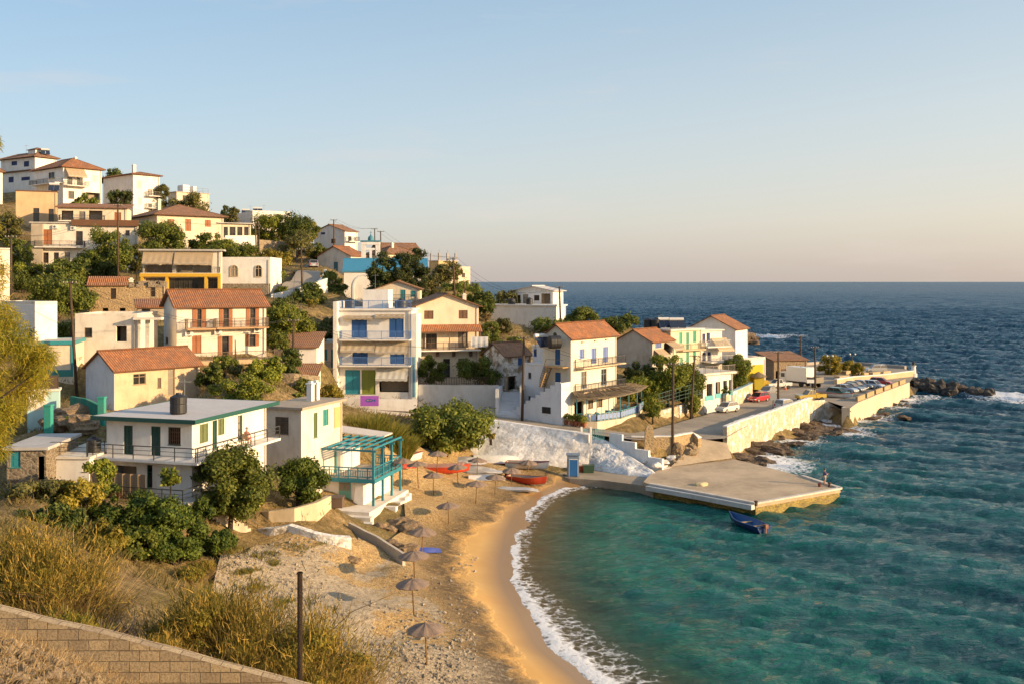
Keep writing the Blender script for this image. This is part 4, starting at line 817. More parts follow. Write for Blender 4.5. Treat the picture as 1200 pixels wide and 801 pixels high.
h = House('annex', 'small square white annex with two tiny windows and a railed roof', 70, 57.5, 104.5, 537, 574, -2, PW, D=6, cat='annex', op=[('w', 'F', 65.5, 541.5, 69.5, 549), ('w', 'F', 97, 543, 102, 552)]); h.roof('flat', PO, .12, .15); h.rail('F', .1, h.W - .1, h.h + .16, -.1, 1.0, (.04, .045, .045), 'two', .2, h.root); AN = h
h = House('ruin', 'grey derelict stone hut with teal door strip left of the white annex', 68, 8, 54, 527, 600, 4, stone((.30, .24, .17), (.18, .14, .10)), D=6, cat='ruin', op=[('d', 'F', 12, 529, 24, 547, TEAL), ('v', 'F', 44, 534, 53, 562)]); h.roof('flat', ROOFC, .2, .2)
# ---- big white house with green trim
h = House('large_house', 'long white flat roofed house with dark green fascia, green shutters and railed gallery', 70, 225, 312, 493, 585, 74, PW, xl=125, op=[('s', 'L', 145, 498, 155.5, 532, DKG), ('s', 'L', 177, 499, 188, 533.5, DKG), ('g', 'L', 197.5, 500, 211.5, 520.5, DKG), ('s', 'F', 234, 496, 244, 518, OUV), ('d', 'F', 249, 492, 254.5, 526, DKG), ('s', 'F', 255.5, 490, 263, 509, OUV), ('o', 'F', 278.5, 486, 284, 514, DKG), ('v', 'L', 128, 545, 160, 571), ('o', 'L', 172, 544, 178.5, 571, DKG)])
h.roof('flat', ROOFW, .75, .16, fascia=(paint((.015, .085, .07), .5), .3)); LH = h
u0, v = h.hit('L', 225, 537); mb = MB(); h.fbox(mb, 'L', -.4, h.D - .002, v - .18, v, .003, 1.35); mb.box(-1.35, h.W, -1.3, -.003, v - .18, v); o = mb.build('gallery_floor', plaster((.72, .70, .68), .35), h.root)
h.rail('L', -.2, h.D + 1.2, v, 1.28, .95, (.05, .05, .045), 'two', .2, o); h.rail('F', -1.2, h.W, v, 1.22, .95, (.05, .05, .045), 'two', .2, o, ends=False)
vb = h.hit('L', 225, 582)[1]; mb = MB(); h.fbox(mb, 'L', -.5, h.D + .9, vb - .35, vb, .003, 2.3); o = mb.build('lower_terrace', plaster((.62, .58, .54), .4), h.root); h.rail('L', -.4, h.D + .8, vb, 2.2, .95, (.05, .05, .045), 'two', .2, o)
mb = MB(); n = 22
for i in range(n):
    a, b = h.hit('L', 124, 550)[0] + .15 + i * .21, h.hit('L', 124, 550)[0] + .15 + (i + 1) * .21; ww = lambda k: 1.9 + .07 * math.sin(k * 2.1); top = h.hit('L', 150, 541)[1]
    mb.hexa([h.fl('L', a, top - 2.1, ww(i)), h.fl('L', b, top - 2.1, ww(i + 1)), h.fl('L', b, top - 2.1, ww(i + 1) - .02), h.fl('L', a, top - 2.1, ww(i) - .02), h.fl('L', a, top - .4, ww(i)), h.fl('L', b, top - .4, ww(i + 1)), h.fl('L', b, top - .4, ww(i + 1) - .02), h.fl('L', a, top - .4, ww(i) - .02)])
mb.build('hanging_reed_screen', cloth((.40, .29, .18)), h.root)
mb = MB(); x0 = h.fl('L', 0, 0)
# ---- pergola house
h = House('pergola_house', 'square cream house with grilled window and flat concrete roof above the beach', 84, 353, 401, 480, 580, 70, PWM, xl=308, op=[('g', 'L', 323, 488, 338, 508, (.2, .15, .1)), ('d', 'F', 367.5, 483, 372, 512, OLV), ('s', 'F', 378.5, 479, 385, 498, (.05, .28, .26))])
h.roof('flat', concrete((.40, .33, .25), .5), .3, .22); PH = h
for dx in (.62, .75): h.chimney(h.W * dx, h.D * .45, 1.5, .5, z=h.h + .2, m=PW)
h.band('F', 391.5, 400, 476, 500, .05, plaster((.62, .42, .18), .3), 'ochre_panel')
# lower room and its terrace: own local frame measured on the photograph
tq = paint((.02, .20, .27), .5, .4)
b = G(437.5, 592, 2.7); t = thing('beach_house', 'white beach room with turquoise pergola and railed terrace on tall posts', 'beach house', b, R(-14)); [ctrl(b + Vector(q)) for q in ((0, 0, -.4), (-2.8, -2, -.1), (-5, -1.6, .2), (-1, -3.6, -.5), (1.5, 3, -.6))]   # local origin: near corner post; x<0 to the left, y>0 away
DK, TP, LX, LY = 2.25, 4.75, 5.9, 6.6
mb = MB(); mb.box(-LX, -.9, .5, LY, -1.5, DK - .2); o = mb.build('wall', PW, t)
mb = MB(); mb.hexa([(-2.0, .15, -.6), (-1.0, .15, -.6), (-.85, .5, -.6), (-2.2, .5, -.6), (-1.75, .38, DK - .25), (-1.1, .38, DK - .25), (-.92, .5, DK - .25), (-1.9, .5, DK - .25)]); mb.build('buttress', PW, t)
mb = MB(); mb.box(-3.4, -2.3, .42, .5, .1, 1.95); d = mb.build('door', paint((.12, .33, .27), .5, .4), t); mb = MB(); [mb.box(-3.4 + k, -2.95 + k, .40, .42, 1.1, 1.8) for k in (.08, .57)]; mb.build('door_pane', glass(), d)
mb = MB(); mb.box(-LX - .1, .1, -.05, LY + .1, DK - .2, DK); mb.build('terrace_floor', concrete((.42, .36, .28)), t); mb = MB(); mb.box(-LX - .15, .15, -.12, -.055, DK - .32, DK + .02); mb.box(.11, .17, -.12, LY + .1, DK - .32, DK + .02); mb.build('fascia', tq, t)
for (x, y) in ((0, 0), (0, 2.2), (0, 4.4), (0, LY), (-LX, 0)):
    mb = MB(); mb.box(x - .09, x + .09, y - .09, y + .09, -.8 if x == 0 else DK, TP); mb.build('post', tq, t)
def rail_seg(a, b_):
    mb = MB(); a, b_ = Vector(a), Vector(b_); z = Vector((0, 0, 1)); n = max(2, int((b_ - a).length / .22)); mb.bar(a + z * .95, b_ + z * .95, .09); mb.bar(a + z * .18, b_ + z * .18, .07); mb.bar(a + z * .7, b_ + z * .7, .05)
    for k in range(n + 1): q = a.lerp(b_, k / n); mb.bar(q + z * .18, q + z * .7, .045)
    for k in range(0, n + 1, 4): q = a.lerp(b_, k / n); mb.bar(q, q + z * .95, .08)
    mb.build('railing', tq, t)
rail_seg((-LX, 0, DK), (-.1, 0, DK)); rail_seg((0, .1, DK), (0, LY, DK)); rail_seg((-.1, LY, DK), (-2.4, LY, DK))
mb = MB(); PL = -6.7
for y in (0, 2.2, 4.4, LY): mb.bar((PL, y, TP), (.25, y, TP - .05), .13, .16)
for x in (PL, -LX, 0): mb.bar((x, -.15, TP + .16), (x, LY + .2, TP + .16), .11, .15)
for k in range(7): x = PL + .9 + k * .82; mb.bar((x, -.3, TP + .16), (x, LY + .3, TP + .16), .08, .12)
mb.build('pergola_beams', tq, t)
mb = MB(); mb.bar((PL, 0, DK - .5), (PL, 0, TP), .1); mb.bar((PL, LY, DK - .5), (PL, LY, TP), .1); mb.build('post', tq, t)
mb = MB(); mb.box(-6.0, -4.0, 2.2, LY, -1.5, TP - .4); mb.build('back_room', PW, t); mb = MB(); mb.box(-5.1, -4.4, 2.14, 2.2, DK, DK + 1.9); mb.build('door', paint((.05, .28, .26), .5, .4), t)
mb = MB(); mb.slab([(-LX - 2, LY - .6, TP + .75), (-1.9, LY + .3, TP + .1), (-1.9, LY + 3.0, TP + .1), (-LX - 2, LY + 2.6, TP + .75)], .12); mb.build('lean_to_roof', concrete((.62, .56, .50), .3), t)
# white concrete apron and steps at its foot
mb = MB(); mb.box(-5.2, .6, -2.4, 7.2, -1.6, -.02); mb.box(-1.4, 1.0, -3.1, -2.4, -1.6, -.3); mb.box(-1.2, 1.3, -3.8, -3.1, -1.6, -.6); mb.build('apron', plaster((.74, .68, .6), .35), t)
mb = MB()
for k in range(7): mb.box(.6, 1.0 + .28 * (6 - k) * .4, 1.0 + k * .9, 1.5 + k * .9, -2, -.25 - .1 * (k % 2))
mb.build('white_edge_stones', PW, t)
# ---- blue shuttered hotel, annex, brown gabled house
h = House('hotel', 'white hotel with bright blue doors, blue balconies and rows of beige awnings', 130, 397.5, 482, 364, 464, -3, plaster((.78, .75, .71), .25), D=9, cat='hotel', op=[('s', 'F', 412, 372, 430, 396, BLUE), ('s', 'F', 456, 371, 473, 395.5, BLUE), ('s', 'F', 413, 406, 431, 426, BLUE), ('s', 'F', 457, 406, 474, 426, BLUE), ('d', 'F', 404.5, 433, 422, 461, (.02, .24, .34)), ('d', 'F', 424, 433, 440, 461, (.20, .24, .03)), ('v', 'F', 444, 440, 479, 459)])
HC_ = (.10, .22, .50); h.roof('flat', PW, .25, .25); h.rail('F', .1, h.W, h.h + .25, 0, 1.05, HC_, 'bars', .13, h.root); h.balcony('F', 400, 482, 397, 1.35, 1.05, HC_); h.balcony('F', 400, 482, 427, 1.35, 1.05, HC_)
h.awning('F', 401, 440.5, 400, 411, 1.25, (.60, .50, .36)); h.awning('F', 441.5, 479, 399.5, 413, 1.25, (.60, .50, .36)); h.awning('F', 442, 479, 429, 444, 1.3, (.68, .66, .60)); h.awning('F', 404, 438, 370, 373.5, .9, (.55, .44, .3)); h.awning('F', 441, 474, 368.5, 372, .9, (.55, .44, .3))
mb = MB(); mb.box(h.W, h.W + .7, -.15, 4, -3, h.h - .4); mb.build('side_wall', PW, h.root); mb = MB(); mb.box(-.5, 0, -1.3, 4, -3, h.h + 1.2); mb.build('side_wall', PW, h.root); mb = MB(); mb.box(h.W + .2, h.W + .5, -.19, -.151, 0, 5.2); mb.build('blue_downpipe_panel', paint((.10, .30, .42), .6), h.root)
mb = MB(); mb.box(2.6, 6.0, 2.5, 6, h.h + .24, h.h + 2.7); mb.build('stair_hut', PW, h.root); HO = h
h = House('house', 'cream roof level house with teal shutters directly behind the hotel', 146, 440, 492, 339, 366, 3, PC, D=7, gable='y', rh=1.1, op=[('s', 'F', 452, 340.5, 458, 347.5, TEAL), ('s', 'F', 469, 339.5, 475, 352.5, TEAL), ('s', 'F', 481, 341, 487, 348, TEAL)]); h.roof('gy', TILE2, .4); h.balcony('F', 452, 487, 353.5, .8, 1.0, (.08, .06, .05))
h = House('house', 'narrow white annex with teal shutters and purple ground floor frames', 131, 371.5, 397, 403, 460, 0, PW, D=6, op=[('s', 'F', 376, 409, 383.5, 422, (.03, .28, .38)), ('d', 'F', 388, 409, 396, 430, TEAL), ('o', 'F', 376, 437, 396, 457, (.28, .10, .48))]); h.roof('flat', PO, .35, .3); h.balcony('F', 371, 397, 431, .8, .9, (.3, .3, .3))
h = House('house', 'white house with low red tile roof behind the tall pole', 121, 318, 371, 407, 428, 2, PW, D=6, gable='shed', rh=1.4, op=[('o', 'F', 341, 413, 347, 422)]); h.roof('shed', TILE2, .3)
h = House('shed', 'small red roofed outbuilding below the white house beside the annex', 117, 338, 371, 439, 461, 2, PW, D=3, cat='shed', gable='shed', rh=.9, op=[('o', 'F', 343, 447, 348, 457)]); h.roof('shed', TILE2, .25)
h = House('gabled_house', 'tall cream house with wide tiled gable, brown shutters and wooden balcony', 135, 487.5, 561, 359, 452, 13, plaster((.74, .62, .46), .3), D=9, gable='y', rh=1.55, op=[('s', 'F', 497, 364, 508, 374, (.16, .08, .04)), ('s', 'F', 537.5, 363.5, 548, 373.5, (.16, .08, .04)), ('o', 'F', 492, 391, 498, 408, BROWN), ('o', 'F', 499, 391, 512, 408, BROWN), ('o', 'F', 537, 389, 548, 406.5, BROWN), ('o', 'F', 519, 419.5, 528, 442, (.6, .55, .5)), ('o', 'F', 537, 419.5, 549, 441, BROWN)])
h.roof('gy', TILE2, .5); mb = MB(); u0, v0 = h.hit('F', 488, 387); mb.slab([h.fl('F', -.2, v0 - .1, 1.7), h.fl('F', h.W + .2, v0 - .1, 1.7), h.fl('F', h.W + .2, v0 + .75, .01), h.fl('F', -.2, v0 + .75, .01)], .12, [(0, 0), (h.W, 0), (h.W, 1.9), (0, 1.9)]); mb.build('porch_roof', TILE3, h.root)
bo = h.balcony('F', 488, 561, 409, 1.6, 1.0, (.11, .06, .03), gap=.16); [h.band('F', x, x + 3, 410.5, 417, .5, paint(BROWN, .6), 'bracket') for x in (490, 511, 530, 550)]; [h.band('F', x, x + 2.5, 374.4, 375.6, .3, paint(BROWN, .6), 'sill_stub') for x in ()]; mb = MB()
for u in (.1, h.W / 2, h.W - .1): mb.bar(h.fl('F', u, h.hit('F', 520, 409)[1], 1.5), h.fl('F', u, v0 - .1, 1.55), .12)
mb.build('porch_posts', paint((.16, .09, .05), .6), h.root); h.chimney(h.W * .85, 4, 1.2, .5, z=h.h + .2); BH = h
# laundry on the balcony end
u, v = h.hit('F', 549, 398); q = h.wp(*h.fl('F', u, v - .9, 1.72)); t = MB()
for k in range(12): a, c = k * .2, (k + 1) * .2; w = lambda i: .06 * math.sin(i * 1.7); t.hexa([(a, w(k), 0), (c, w(k + 1), 0), (c, w(k + 1) + .015, 0), (a, w(k) + .015, 0), (a, w(k) * .3, 1.4), (c, w(k + 1) * .3, 1.4), (c, w(k + 1) * .3 + .015, 1.4), (a, w(k) * .3 + .015, 1.4)])
tag(t.build('hanging_sheet', cloth((.66, .68, .72)), None, q, rotz=h.a), 'pale bedsheet hung over the right end of the wooden balcony', 'laundry')
# ---- white house with orange roof over the taverna
h = House('taverna_house', 'three storey white house with orange tile roof and pale blue shutters above the taverna', 124, 669, 722.5, 396, 491, 53, plaster((.80, .72, .58), .25), xl=636, gable='x', rh=1.6, op=[('s', 'F', 679, 408.5, 685, 420, (.16, .22, .48)), ('s', 'F', 693, 407.5, 699, 425.5, (.16, .22, .48)), ('s', 'F', 706.5, 406, 712.5, 424, (.16, .22, .48)), ('o', 'F', 681, 434.5, 687.5, 454.5, (.22, .32, .42)), ('o', 'F', 704.5, 431.5, 711, 450.5, (.22, .32, .42)), ('s', 'L', 650.5, 409, 656.5, 427, (.03, .12, .30)), ('s', 'L', 650.5, 436, 657, 456, (.03, .12, .30)), ('o', 'F', 689, 468, 695, 478), ('o', 'F', 700, 467, 706, 476), ('v', 'F', 673, 470, 684, 489)])

h.roof('gx', TILE3, .4); h.balcony('F', 674, 724, 427, 1.3, 1.0, (.06, .06, .07), (.62, .48, .32)); h.balcony('F', 674, 724, 455, 1.3, 1.0, (.06, .06, .07), (.62, .48, .32)); WH = h
[h.band('F', x, x + 2.4, y, y + 1.4, .22, plaster((.5, .4, .3)), 'spout') for x, y in ((681, 400), (696, 398.5), (709, 397))]
u, v = h.hit('L', 650.5, 392); mb = MB(); n = 12; mb.poly([h.fl('L', u + .28 * math.cos(6.283 * k / n), v + .28 * math.sin(6.283 * k / n), .02) for k in range(n)]); mb.build('round_window', glass(), h.root)
# wooden outside stair to the upper doors
u, v = h.hit('L', 655, 428.5); mb = MB(); h.fbox(mb, 'L', u - 1.1, u + 1.5, v - .12, v, .01, 1.4); u2, v2 = h.hit('L', 640, 451)
for k in range(10): a = k / 9; uu = u - 1.1 + (u2 - u + 1.1) * a; vv = v + (v2 - v) * a; h.fbox(mb, 'L', uu - .2, uu + .2, vv - .08, vv, .3, 1.35)
mb.bar(h.fl('L', u - .9, v - .1, .32), h.fl('L', u2, v2 - .1, .32), .14); mb.bar(h.fl('L', u - .9, v - .1, 1.3), h.fl('L', u2, v2 - .1, 1.3), .14); o = mb.build('wooden_stair', paint((.40, .24, .09), .7, .4), h.root)
mb = MB(); mb.bar(h.fl('L', u - 1, v + .9, 1.36), h.fl('L', u2, v2 + .9, 1.36), .05); mb.bar(h.fl('L', u - 1, v + .9, 1.36), h.fl('L', u + 1.5, v + .9, 1.36), .05)
for k in range(7): a = k / 6; mb.bar(h.fl('L', u - 1 + (u2 - u + 1) * a, v + (v2 - v) * a, 1.36), h.fl('L', u - 1 + (u2 - u + 1) * a, v + .9 + (v2 - v) * a, 1.36), .04)
mb.build('railing', paint((.2, .13, .07), .6), o)
h2 = House('annex', 'stepped white annex with roof tank beside the taverna house', 126, 637, 652, 428, 489, 53, plaster((.73, .73, .74), .25), xl=614, cat='annex', op=[('w', 'L', 619, 436, 622.5, 443, (.1, .15, .2)), ('w', 'L', 619, 463.5, 622, 468, (.1, .15, .2))]); h2.roof('flat', PW, .08, .15)
h3 = House('annex', 'upper white roof block carrying a black tank, left of the orange roof gable', 129, 645, 656, 407, 430, 53, plaster((.73, .73, .74), .25), xl=624, cat='annex', ground=False, found=.5, op=[('o', 'L', 625.5, 408.5, 629, 417, BLUE)]); h3.roof('flat', PW, .12, .18)
h = House('stone_cottage', 'low stone cottage with brown red roof and half whitewashed wall', 131, 592, 622, 417, 470, 38, stone(wash=.45), xl=566, cat='cottage', gable='x', rh=1.5, op=[('v', 'F', 595, 440, 605, 456), ('d', 'F', 607, 419, 612, 427, BLUE)]); h.roof('gx', TILE2, .35)
h = House('cube_house', 'big blank white block with a small upper floor, alone before the open sea', 176, 652, 663, 359, 392, 66, PW, xl=573, cat='house'); h.roof('flat', PW, .25, .25); CB = h
h = House('house', 'white rooftop apartment with low pitched roof on the big white block', 182, 648, 660, 341, 359.5, 62, PW, xl=601, ground=False, found=.3, gable='x', rh=.8, op=[('v', 'L', 603, 346, 610, 356), ('o', 'L', 613, 345, 619, 357), ('g', 'L', 626, 346, 632, 352), ('v', 'L', 634, 344, 645, 357)]); h.roof('gx', ROOFW, .5, .12)
# ---- right hand group
h = House('gabled_house', 'grey rendered gable house with orange roof behind the pole by the road', 150, 764.5, 790, 401, 436, 55, plaster((.52, .47, .40), .6), xl=721, gable='x', rh=1.7, op=[('s', 'F', 768, 401.5, 775, 407.5, (.12, .16, .36)), ('v', 'F', 778, 402, 786, 416)]); h.roof('gx', TILE3, .3); h.awning('F', 766, 777, 409, 417, 1.2); h.awning('F', 779, 790, 400, 409, 1.8)
h = House('house', 'yellow cream house with narrow green shutters and solar panels on its flat roof', 157, 786, 822, 388, 436, 38, plaster((.74, .67, .47), .35), xl=748, op=[('s', 'F', 796, 389.5, 799.5, 402, MINT), ('s', 'F', 804, 389.5, 807.5, 409, MINT), ('s', 'F', 812, 388, 816, 401, MINT), ('s', 'F', 797, 418, 800, 429, MINT), ('s', 'F', 804, 412.5, 807.5, 429, MINT), ('s', 'F', 812, 411, 815.5, 421, MINT)]); h.roof('flat', PO, .4, .25); h.balcony('F', 795, 822, 409, 1.0, 1.0, (.35, .27, .15), (.62, .48, .3)); GS = h
h = House('house', 'white balcony house with navy doors and a beige awning facing the sea', 162, 822, 846, 388, 432, 30, PW, D=8, op=[('s', 'F', 823, 391, 826.5, 402, NAVY), ('s', 'F', 828, 390, 832, 401, NAVY), ('s', 'F', 823, 413, 827, 425, NAVY), ('s', 'F', 829, 412, 833, 423, NAVY)]); h.roof('flat', PO, .3, .2); h.balcony('F', 821, 848, 405, 1.8, 1.0, (.4, .4, .42)); h.balcony('F', 821, 852, 422, 2.6, 1.0, (.3, .3, .3)); h.awning('F', 833, 851, 396, 410, 2.0, (.66, .52, .32))
h = House('house', 'long white house with red roof edge nearest the headland rock', 175, 862, 876, 386, 424, 60, PW, xl=806, gable='x', rh=2.2, op=[]); h.roof('gx', TILE, .4)
h = House('house', 'small white cube house with an orange sunshade mark beside yellow wall', 176, 872, 897, 421, 446, 30, PW, D=6, xl=None, op=[('d', 'F', 884, 430, 889, 444, BROWN)]); h.roof('parapet', PW, t=.3); h.band('F', 873, 894, 427, 446, .04, plaster((.55, .43, .03), .2), 'yellow_wall')
h = House('warehouse', 'stone warehouse with sloping red roof behind the white truck', 192, 907, 946, 422.5, 446, 14, stone((.38, .28, .18), (.24, .17, .11)), D=7, cat='warehouse', gable='shed', rh=1.1, op=[('d', 'F', 915, 432, 921, 445, BROWN), ('v', 'F', 909, 434, 912, 444)]); h.roof('shed', TILE2, .4)
mb = MB(); h.fbox(mb, 'B', .2, 4, 0, h.h - .3, .003, 3.0); mb.build('lean_to', PGR, h.root)
h = House('restaurant', 'white roadside restaurant with square columns, turquoise railing and roof terrace', 147, 824, 859, 439.5, 485, 37, PW, D=6, cat='restaurant', op=[('v', 'F', 828, 449, 835, 465), ('v', 'F', 838.5, 447, 844, 463), ('v', 'F', 847.5, 445.5, 852, 461), ('v', 'F', 854, 444.5, 857.5, 459)]); h.roof('flat', PO, .5, .3)
h.rail('F', .1, h.W + .3, h.h + .3, .3, 1.0, (.25, .22, .18), 'bars', .16, h.root); tqb = paint((.10, .42, .46), .5); [h.band('F', a, b_, y0, y0 + 5.5, .06, tqb, 'railing_panel') for a, b_, y0 in ((826, 836, 463), (838, 845, 460.5), (847, 853, 458.5), (854, 859, 457))]; RS = h
# ================================================================ GROUND
WL = [G(*q, 0) for q in ((705, 562), (690, 567), (660, 570.5), (635, 582), (612, 602), (600, 630), (594, 665), (600, 690), (612, 710), (640, 758), (690, 801), (728, 850), (790, 950), (900, 1150), (1100, 1600))]
WLxy = [(p.x, p.y) for p in WL]
for p in WL: ctrl(p, -.02)
for i in range(1, len(WL) - 1):
    d = (WL[i + 1] - WL[i - 1]).normalized(); nn = Vector((d.y, -d.x, 0))          # path runs towards the camera; sea is to its left (+x)
    nn = nn if nn.x < 0 else -nn; L_ = 4.0 if i > 7 else 6.0
    ctrl(WL[i] + nn * 2.2, .42)
    if i < 10: ctrl(WL[i] + nn * L_, 1.0); ctrl(WL[i] + nn * 10, 1.6)
    ctrl(WL[i] - nn * 4, -.55); ctrl(WL[i] - nn * 12, -2.0); ctrl(WL[i] - nn * 25, -4)
for px, py, z in ((470, 590, 2.5), (455, 565, 2.5), (455, 545, 2.5), (500, 535, 2.4), (540, 540, 2.0), (590, 545, 1.8), (630, 548, 1.5), (655, 556, .9), (500, 600, 2.0), (430, 640, 2.9), (470, 660, 2.4), (440, 720, 2.6), (480, 760, 2.1), (400, 640, 3.2), (330, 650, 3.4), (270, 660, 3.6), (260, 700, 3.3), (330, 700, 3.0), (400, 760, 2.7), (300, 760, 3.2), (460, 801, 2.2), (420, 830, 2.6)): ctrl(G(px, py, z))
for p in ((0, 0, 20.2), (-8, 0, 20.4), (8, 0, 19.5), (-20, 0, 21), (-30, 10, 20), (-7.7, 15, 16.7), (-6.1, 15.3, 15.7), (-4.4, 16, 14.6), (-7, 11, 17.8), (-4.5, 11.5, 16.6), (-2, 10, 16), (-9.9, 17.2, 15.7), (-6.5, 17.6, 14.75), (-4, 17.8, 14.0), (-1.5, 19, 12.5), (-9.8, 20.5, 14.2), (-6.5, 20.8, 13.3), (-4, 21, 12.4), (-13, 27, 12.7), (-9.5, 27, 11.9), (-6.5, 26.5, 11.0), (-3.5, 25, 9.6), (-14, 33, 11.0), (-10, 33, 9.6), (-7, 33, 8.4), (-4, 32, 6.8), (-15, 41, 8.2), (-10, 41, 6.6), (-6, 40, 4.6), (-3, 38, 3.8), (-18, 50, 6.6), (-14, 50, 4.9), (-25, 41, 10.5), (-25, 55, 8.0), (-28, 62, 7.4), (-22, 58, 5.2), (2, 14, 12), (3, 24, 6), (2, 34, 2.5), (-30, 28, 14), (-45, 45, 15), (-60, 60, 16)): ctrl(p)
for px, py, Y in ((270, 640, 64), (200, 655, 62), (120, 600, 64), (60, 600, 60), (30, 560, 62)): ctrl(P(px, py, Y))
for px, py, Y in ((120, 375, 128), (60, 380, 118), (0, 340, 150), (30, 345, 140), (330, 420, 118), (350, 385, 128), (320, 440, 108), (290, 445, 102), (260, 445, 98), (330, 352, 150), (350, 340, 160), (370, 330, 170), (360, 312, 185), (345, 320, 178), (370, 372, 140), (360, 300, 205), (380, 345, 155), (410, 368, 150), (250, 352, 140), (290, 350, 146), (80, 372, 118), (560, 345, 185), (545, 338, 205), (520, 336, 200), (570, 400, 145), (560, 372, 160), (590, 395, 150), (620, 398, 150), (700, 385, 172), (740, 383, 185), (430, 482, 119), (470, 500, 112), (450, 520, 100), (400, 500, 98), (330, 475, 93), (75, 490, 84), (95, 500, 80), (85, 470, 90), (110, 500, 78), (725, 440, 146), (735, 455, 142), (745, 470, 136), (770, 470, 143), (800, 455, 148), (480, 515, 108), (520, 520, 112), (720, 395, 165)): ctrl(P(px, py, Y))
for x, y, z in ((-125, 255, 44), (-110, 275, 42), (-80, 270, 36), (-60, 262, 30), (-45, 250, 25), (-30, 240, 19), (-15, 232, 12), (-140, 230, 44), (-150, 300, 46), (-100, 320, 35), (-60, 300, 20), (-30, 280, 4), (-10, 260, 0), (5, 232, 4), (20, 228, 2), (0, 215, 10), (15, 205, 8), (-160, 160, 40), (-140, 120, 30), (-110, 90, 22), (-90, 60, 18), (28, 200, 5), (35, 190, 4.5), (42, 186, 3.4), (44, 205, 0), (30, 225, 0), (55, 215, -1), (-5, 300, -5), (30, 260, -5), (70, 240, -5), (-60, 340, 4)): ctrl((x, y, z))
ROADP = [((416, 477.5), 6.4), ((490, 482), 5.9), ((567, 490), 5.0), ((620, 497.5), 4.6), ((672, 505), 4.3), ((715, 511), 4.0), ((745, 515), 3.8), ((800, 514), 3.3), ((818, 515), 3.15), ((849, 513), 3.15), ((905, 488), 3.05), ((960, 466.5), 3), ((996, 478), 3), ((1006, 470.5), 3), ((1066, 447), 3), ((1073, 438), 3), ((1060, 431.5), 3), ((985, 426), 3), ((930, 425), 3), ((905, 430), 3), ((880, 436), 3), ((868, 447), 3), ((893, 459), 3), ((880, 469), 3.05), ((850, 479), 3.1), ((826, 486), 3.2), ((800, 493), 3.35), ((765, 503), 3.6), ((740, 507), 3.85), ((672, 498), 4.35), ((620, 491.5), 4.65), ((567, 485), 5.05), ((490, 475.5), 5.95), ((416, 471), 6.45)]
ROAD3 = [G(a[0], a[1], z) for a, z in ROADP]; ROADXY = [(p.x, p.y) for p in ROAD3]; road_z = interp_z(ROAD3)
for p in ROAD3: ctrl(p, -.5)
for px, py in ((900, 470), (880, 478), (940, 450), (980, 440), (1020, 450), (830, 500)): ctrl(G(px, py, 3), -.6)
PIER = [(754, 564), (762, 567), (822, 577.5), (886, 589.5), (985, 572), (940, 557.5), (880, 542), (858, 537), (778, 547), (762, 555)]; PIER3 = [G(a, b, 1.1) for a, b in PIER]; _A = np.array([tuple(p) for p in [G(778, 548, 1.1), G(858, 538, 1.1), G(852, 514, 3.1), G(818, 515, 3.1)]]); _pl = np.linalg.lstsq(np.c_[_A[:, :2], np.ones(4)], _A[:, 2], rcond=None)[0]; PIERXY = [(p.x, p.y) for p in PIER3]
QUAY3 = [G(a, b, .75) for a, b in ((644, 554), (690, 549), (768, 557), (766, 572), (752, 568), (705, 562), (668, 560))]
APRON = [((786, 546.5), 1.12), ((858, 538), 1.12), ((852, 514), 3.12), ((820, 515), 3.12)]; APRON3 = [G(a[0], a[1], z) for a, z in APRON]
for p in APRON3: ctrl(p, -.5)
# seabed and coast
for x in range(12, 170, 14):
    for y in range(20, 320, 18):
        if not in_poly(np.array([float(x)]), np.array([float(y)]), ROADXY)[0] and x > 14 + max(0, 0) and min((Vector((x, y)) - Vector(q)).length for q in ROADXY + [tuple(p[:2]) for p in APRON3] + WLxy[:9]) > 9 and not (y > 182 and x < 40) and not (y > 120 and x < 30) : ctrl((x, y, -4.5))
for a, b in ((855, 536), (880, 527), (905, 517), (930, 506), (950, 498), (970, 492)): ctrl(G(a, b, .3))
for a, b in ((862, 552), (900, 545), (935, 528), (975, 512), (1000, 500), (1030, 490), (1060, 478)): ctrl(G(a, b, -1.2))
for px, py in ((1010, 489), (1035, 475), (1062, 462)): ctrl(G(px, py, -.3))
for q in PIER3[2:6]: ctrl((q.x, q.y, -3.5))
for q in ((310, 622, 72.5), (330, 620, 72), (352, 618, 72), (285, 634, 71), (300, 640, 69), (262, 610, 70.5), (345, 583, 76.5), (320, 589, 75.5), (372, 576, 78), (5, 600, 62), (60, 612, 58), (100, 622, 57), (20, 640, 48), (80, 655, 46), (130, 668, 46)): ctrl(P(*q))
HR = [P(*q) for q in ((322, 345, 154), (336, 330, 163), (352, 317, 178), (362, 309, 192), (372, 309, 192), (376, 318, 178), (374, 331, 163), (366, 346, 154))]
for p in HR: ctrl(p, -.35)
solve_terrain(); sheet_mesh('hill_road', [(p.x, p.y) for p in HR], 2.5, interp_z(HR), concrete((.34, .29, .23), .4, .5))
BEACHP = [((300, 815), 3.3), ((268, 745), 3.5), ((244, 700), 3.6), ((262, 664), 3.6), ((300, 642), 3.5), ((352, 634), 3.4), ((400, 636), 3.2), ((440, 626), 2.9), ((476, 602), 2.5), ((472, 578), 2.5), ((452, 566), 2.5), ((448, 545), 2.5), ((480, 531), 2.4), ((530, 531), 2.2), ((575, 538), 1.9), ((620, 546), 1.6), ((646, 550), 1.3), ((664, 556), .9)]
bp = [G(a[0], a[1], z) for a, z in BEACHP]; BXY = [(p.x, p.y) for p in bp] + [(9, 112), (14, 106), (12, 95), (13, 80), (16, 62), (20, 48), (16, 36), (2, 34), (-9.5, 43.5)]
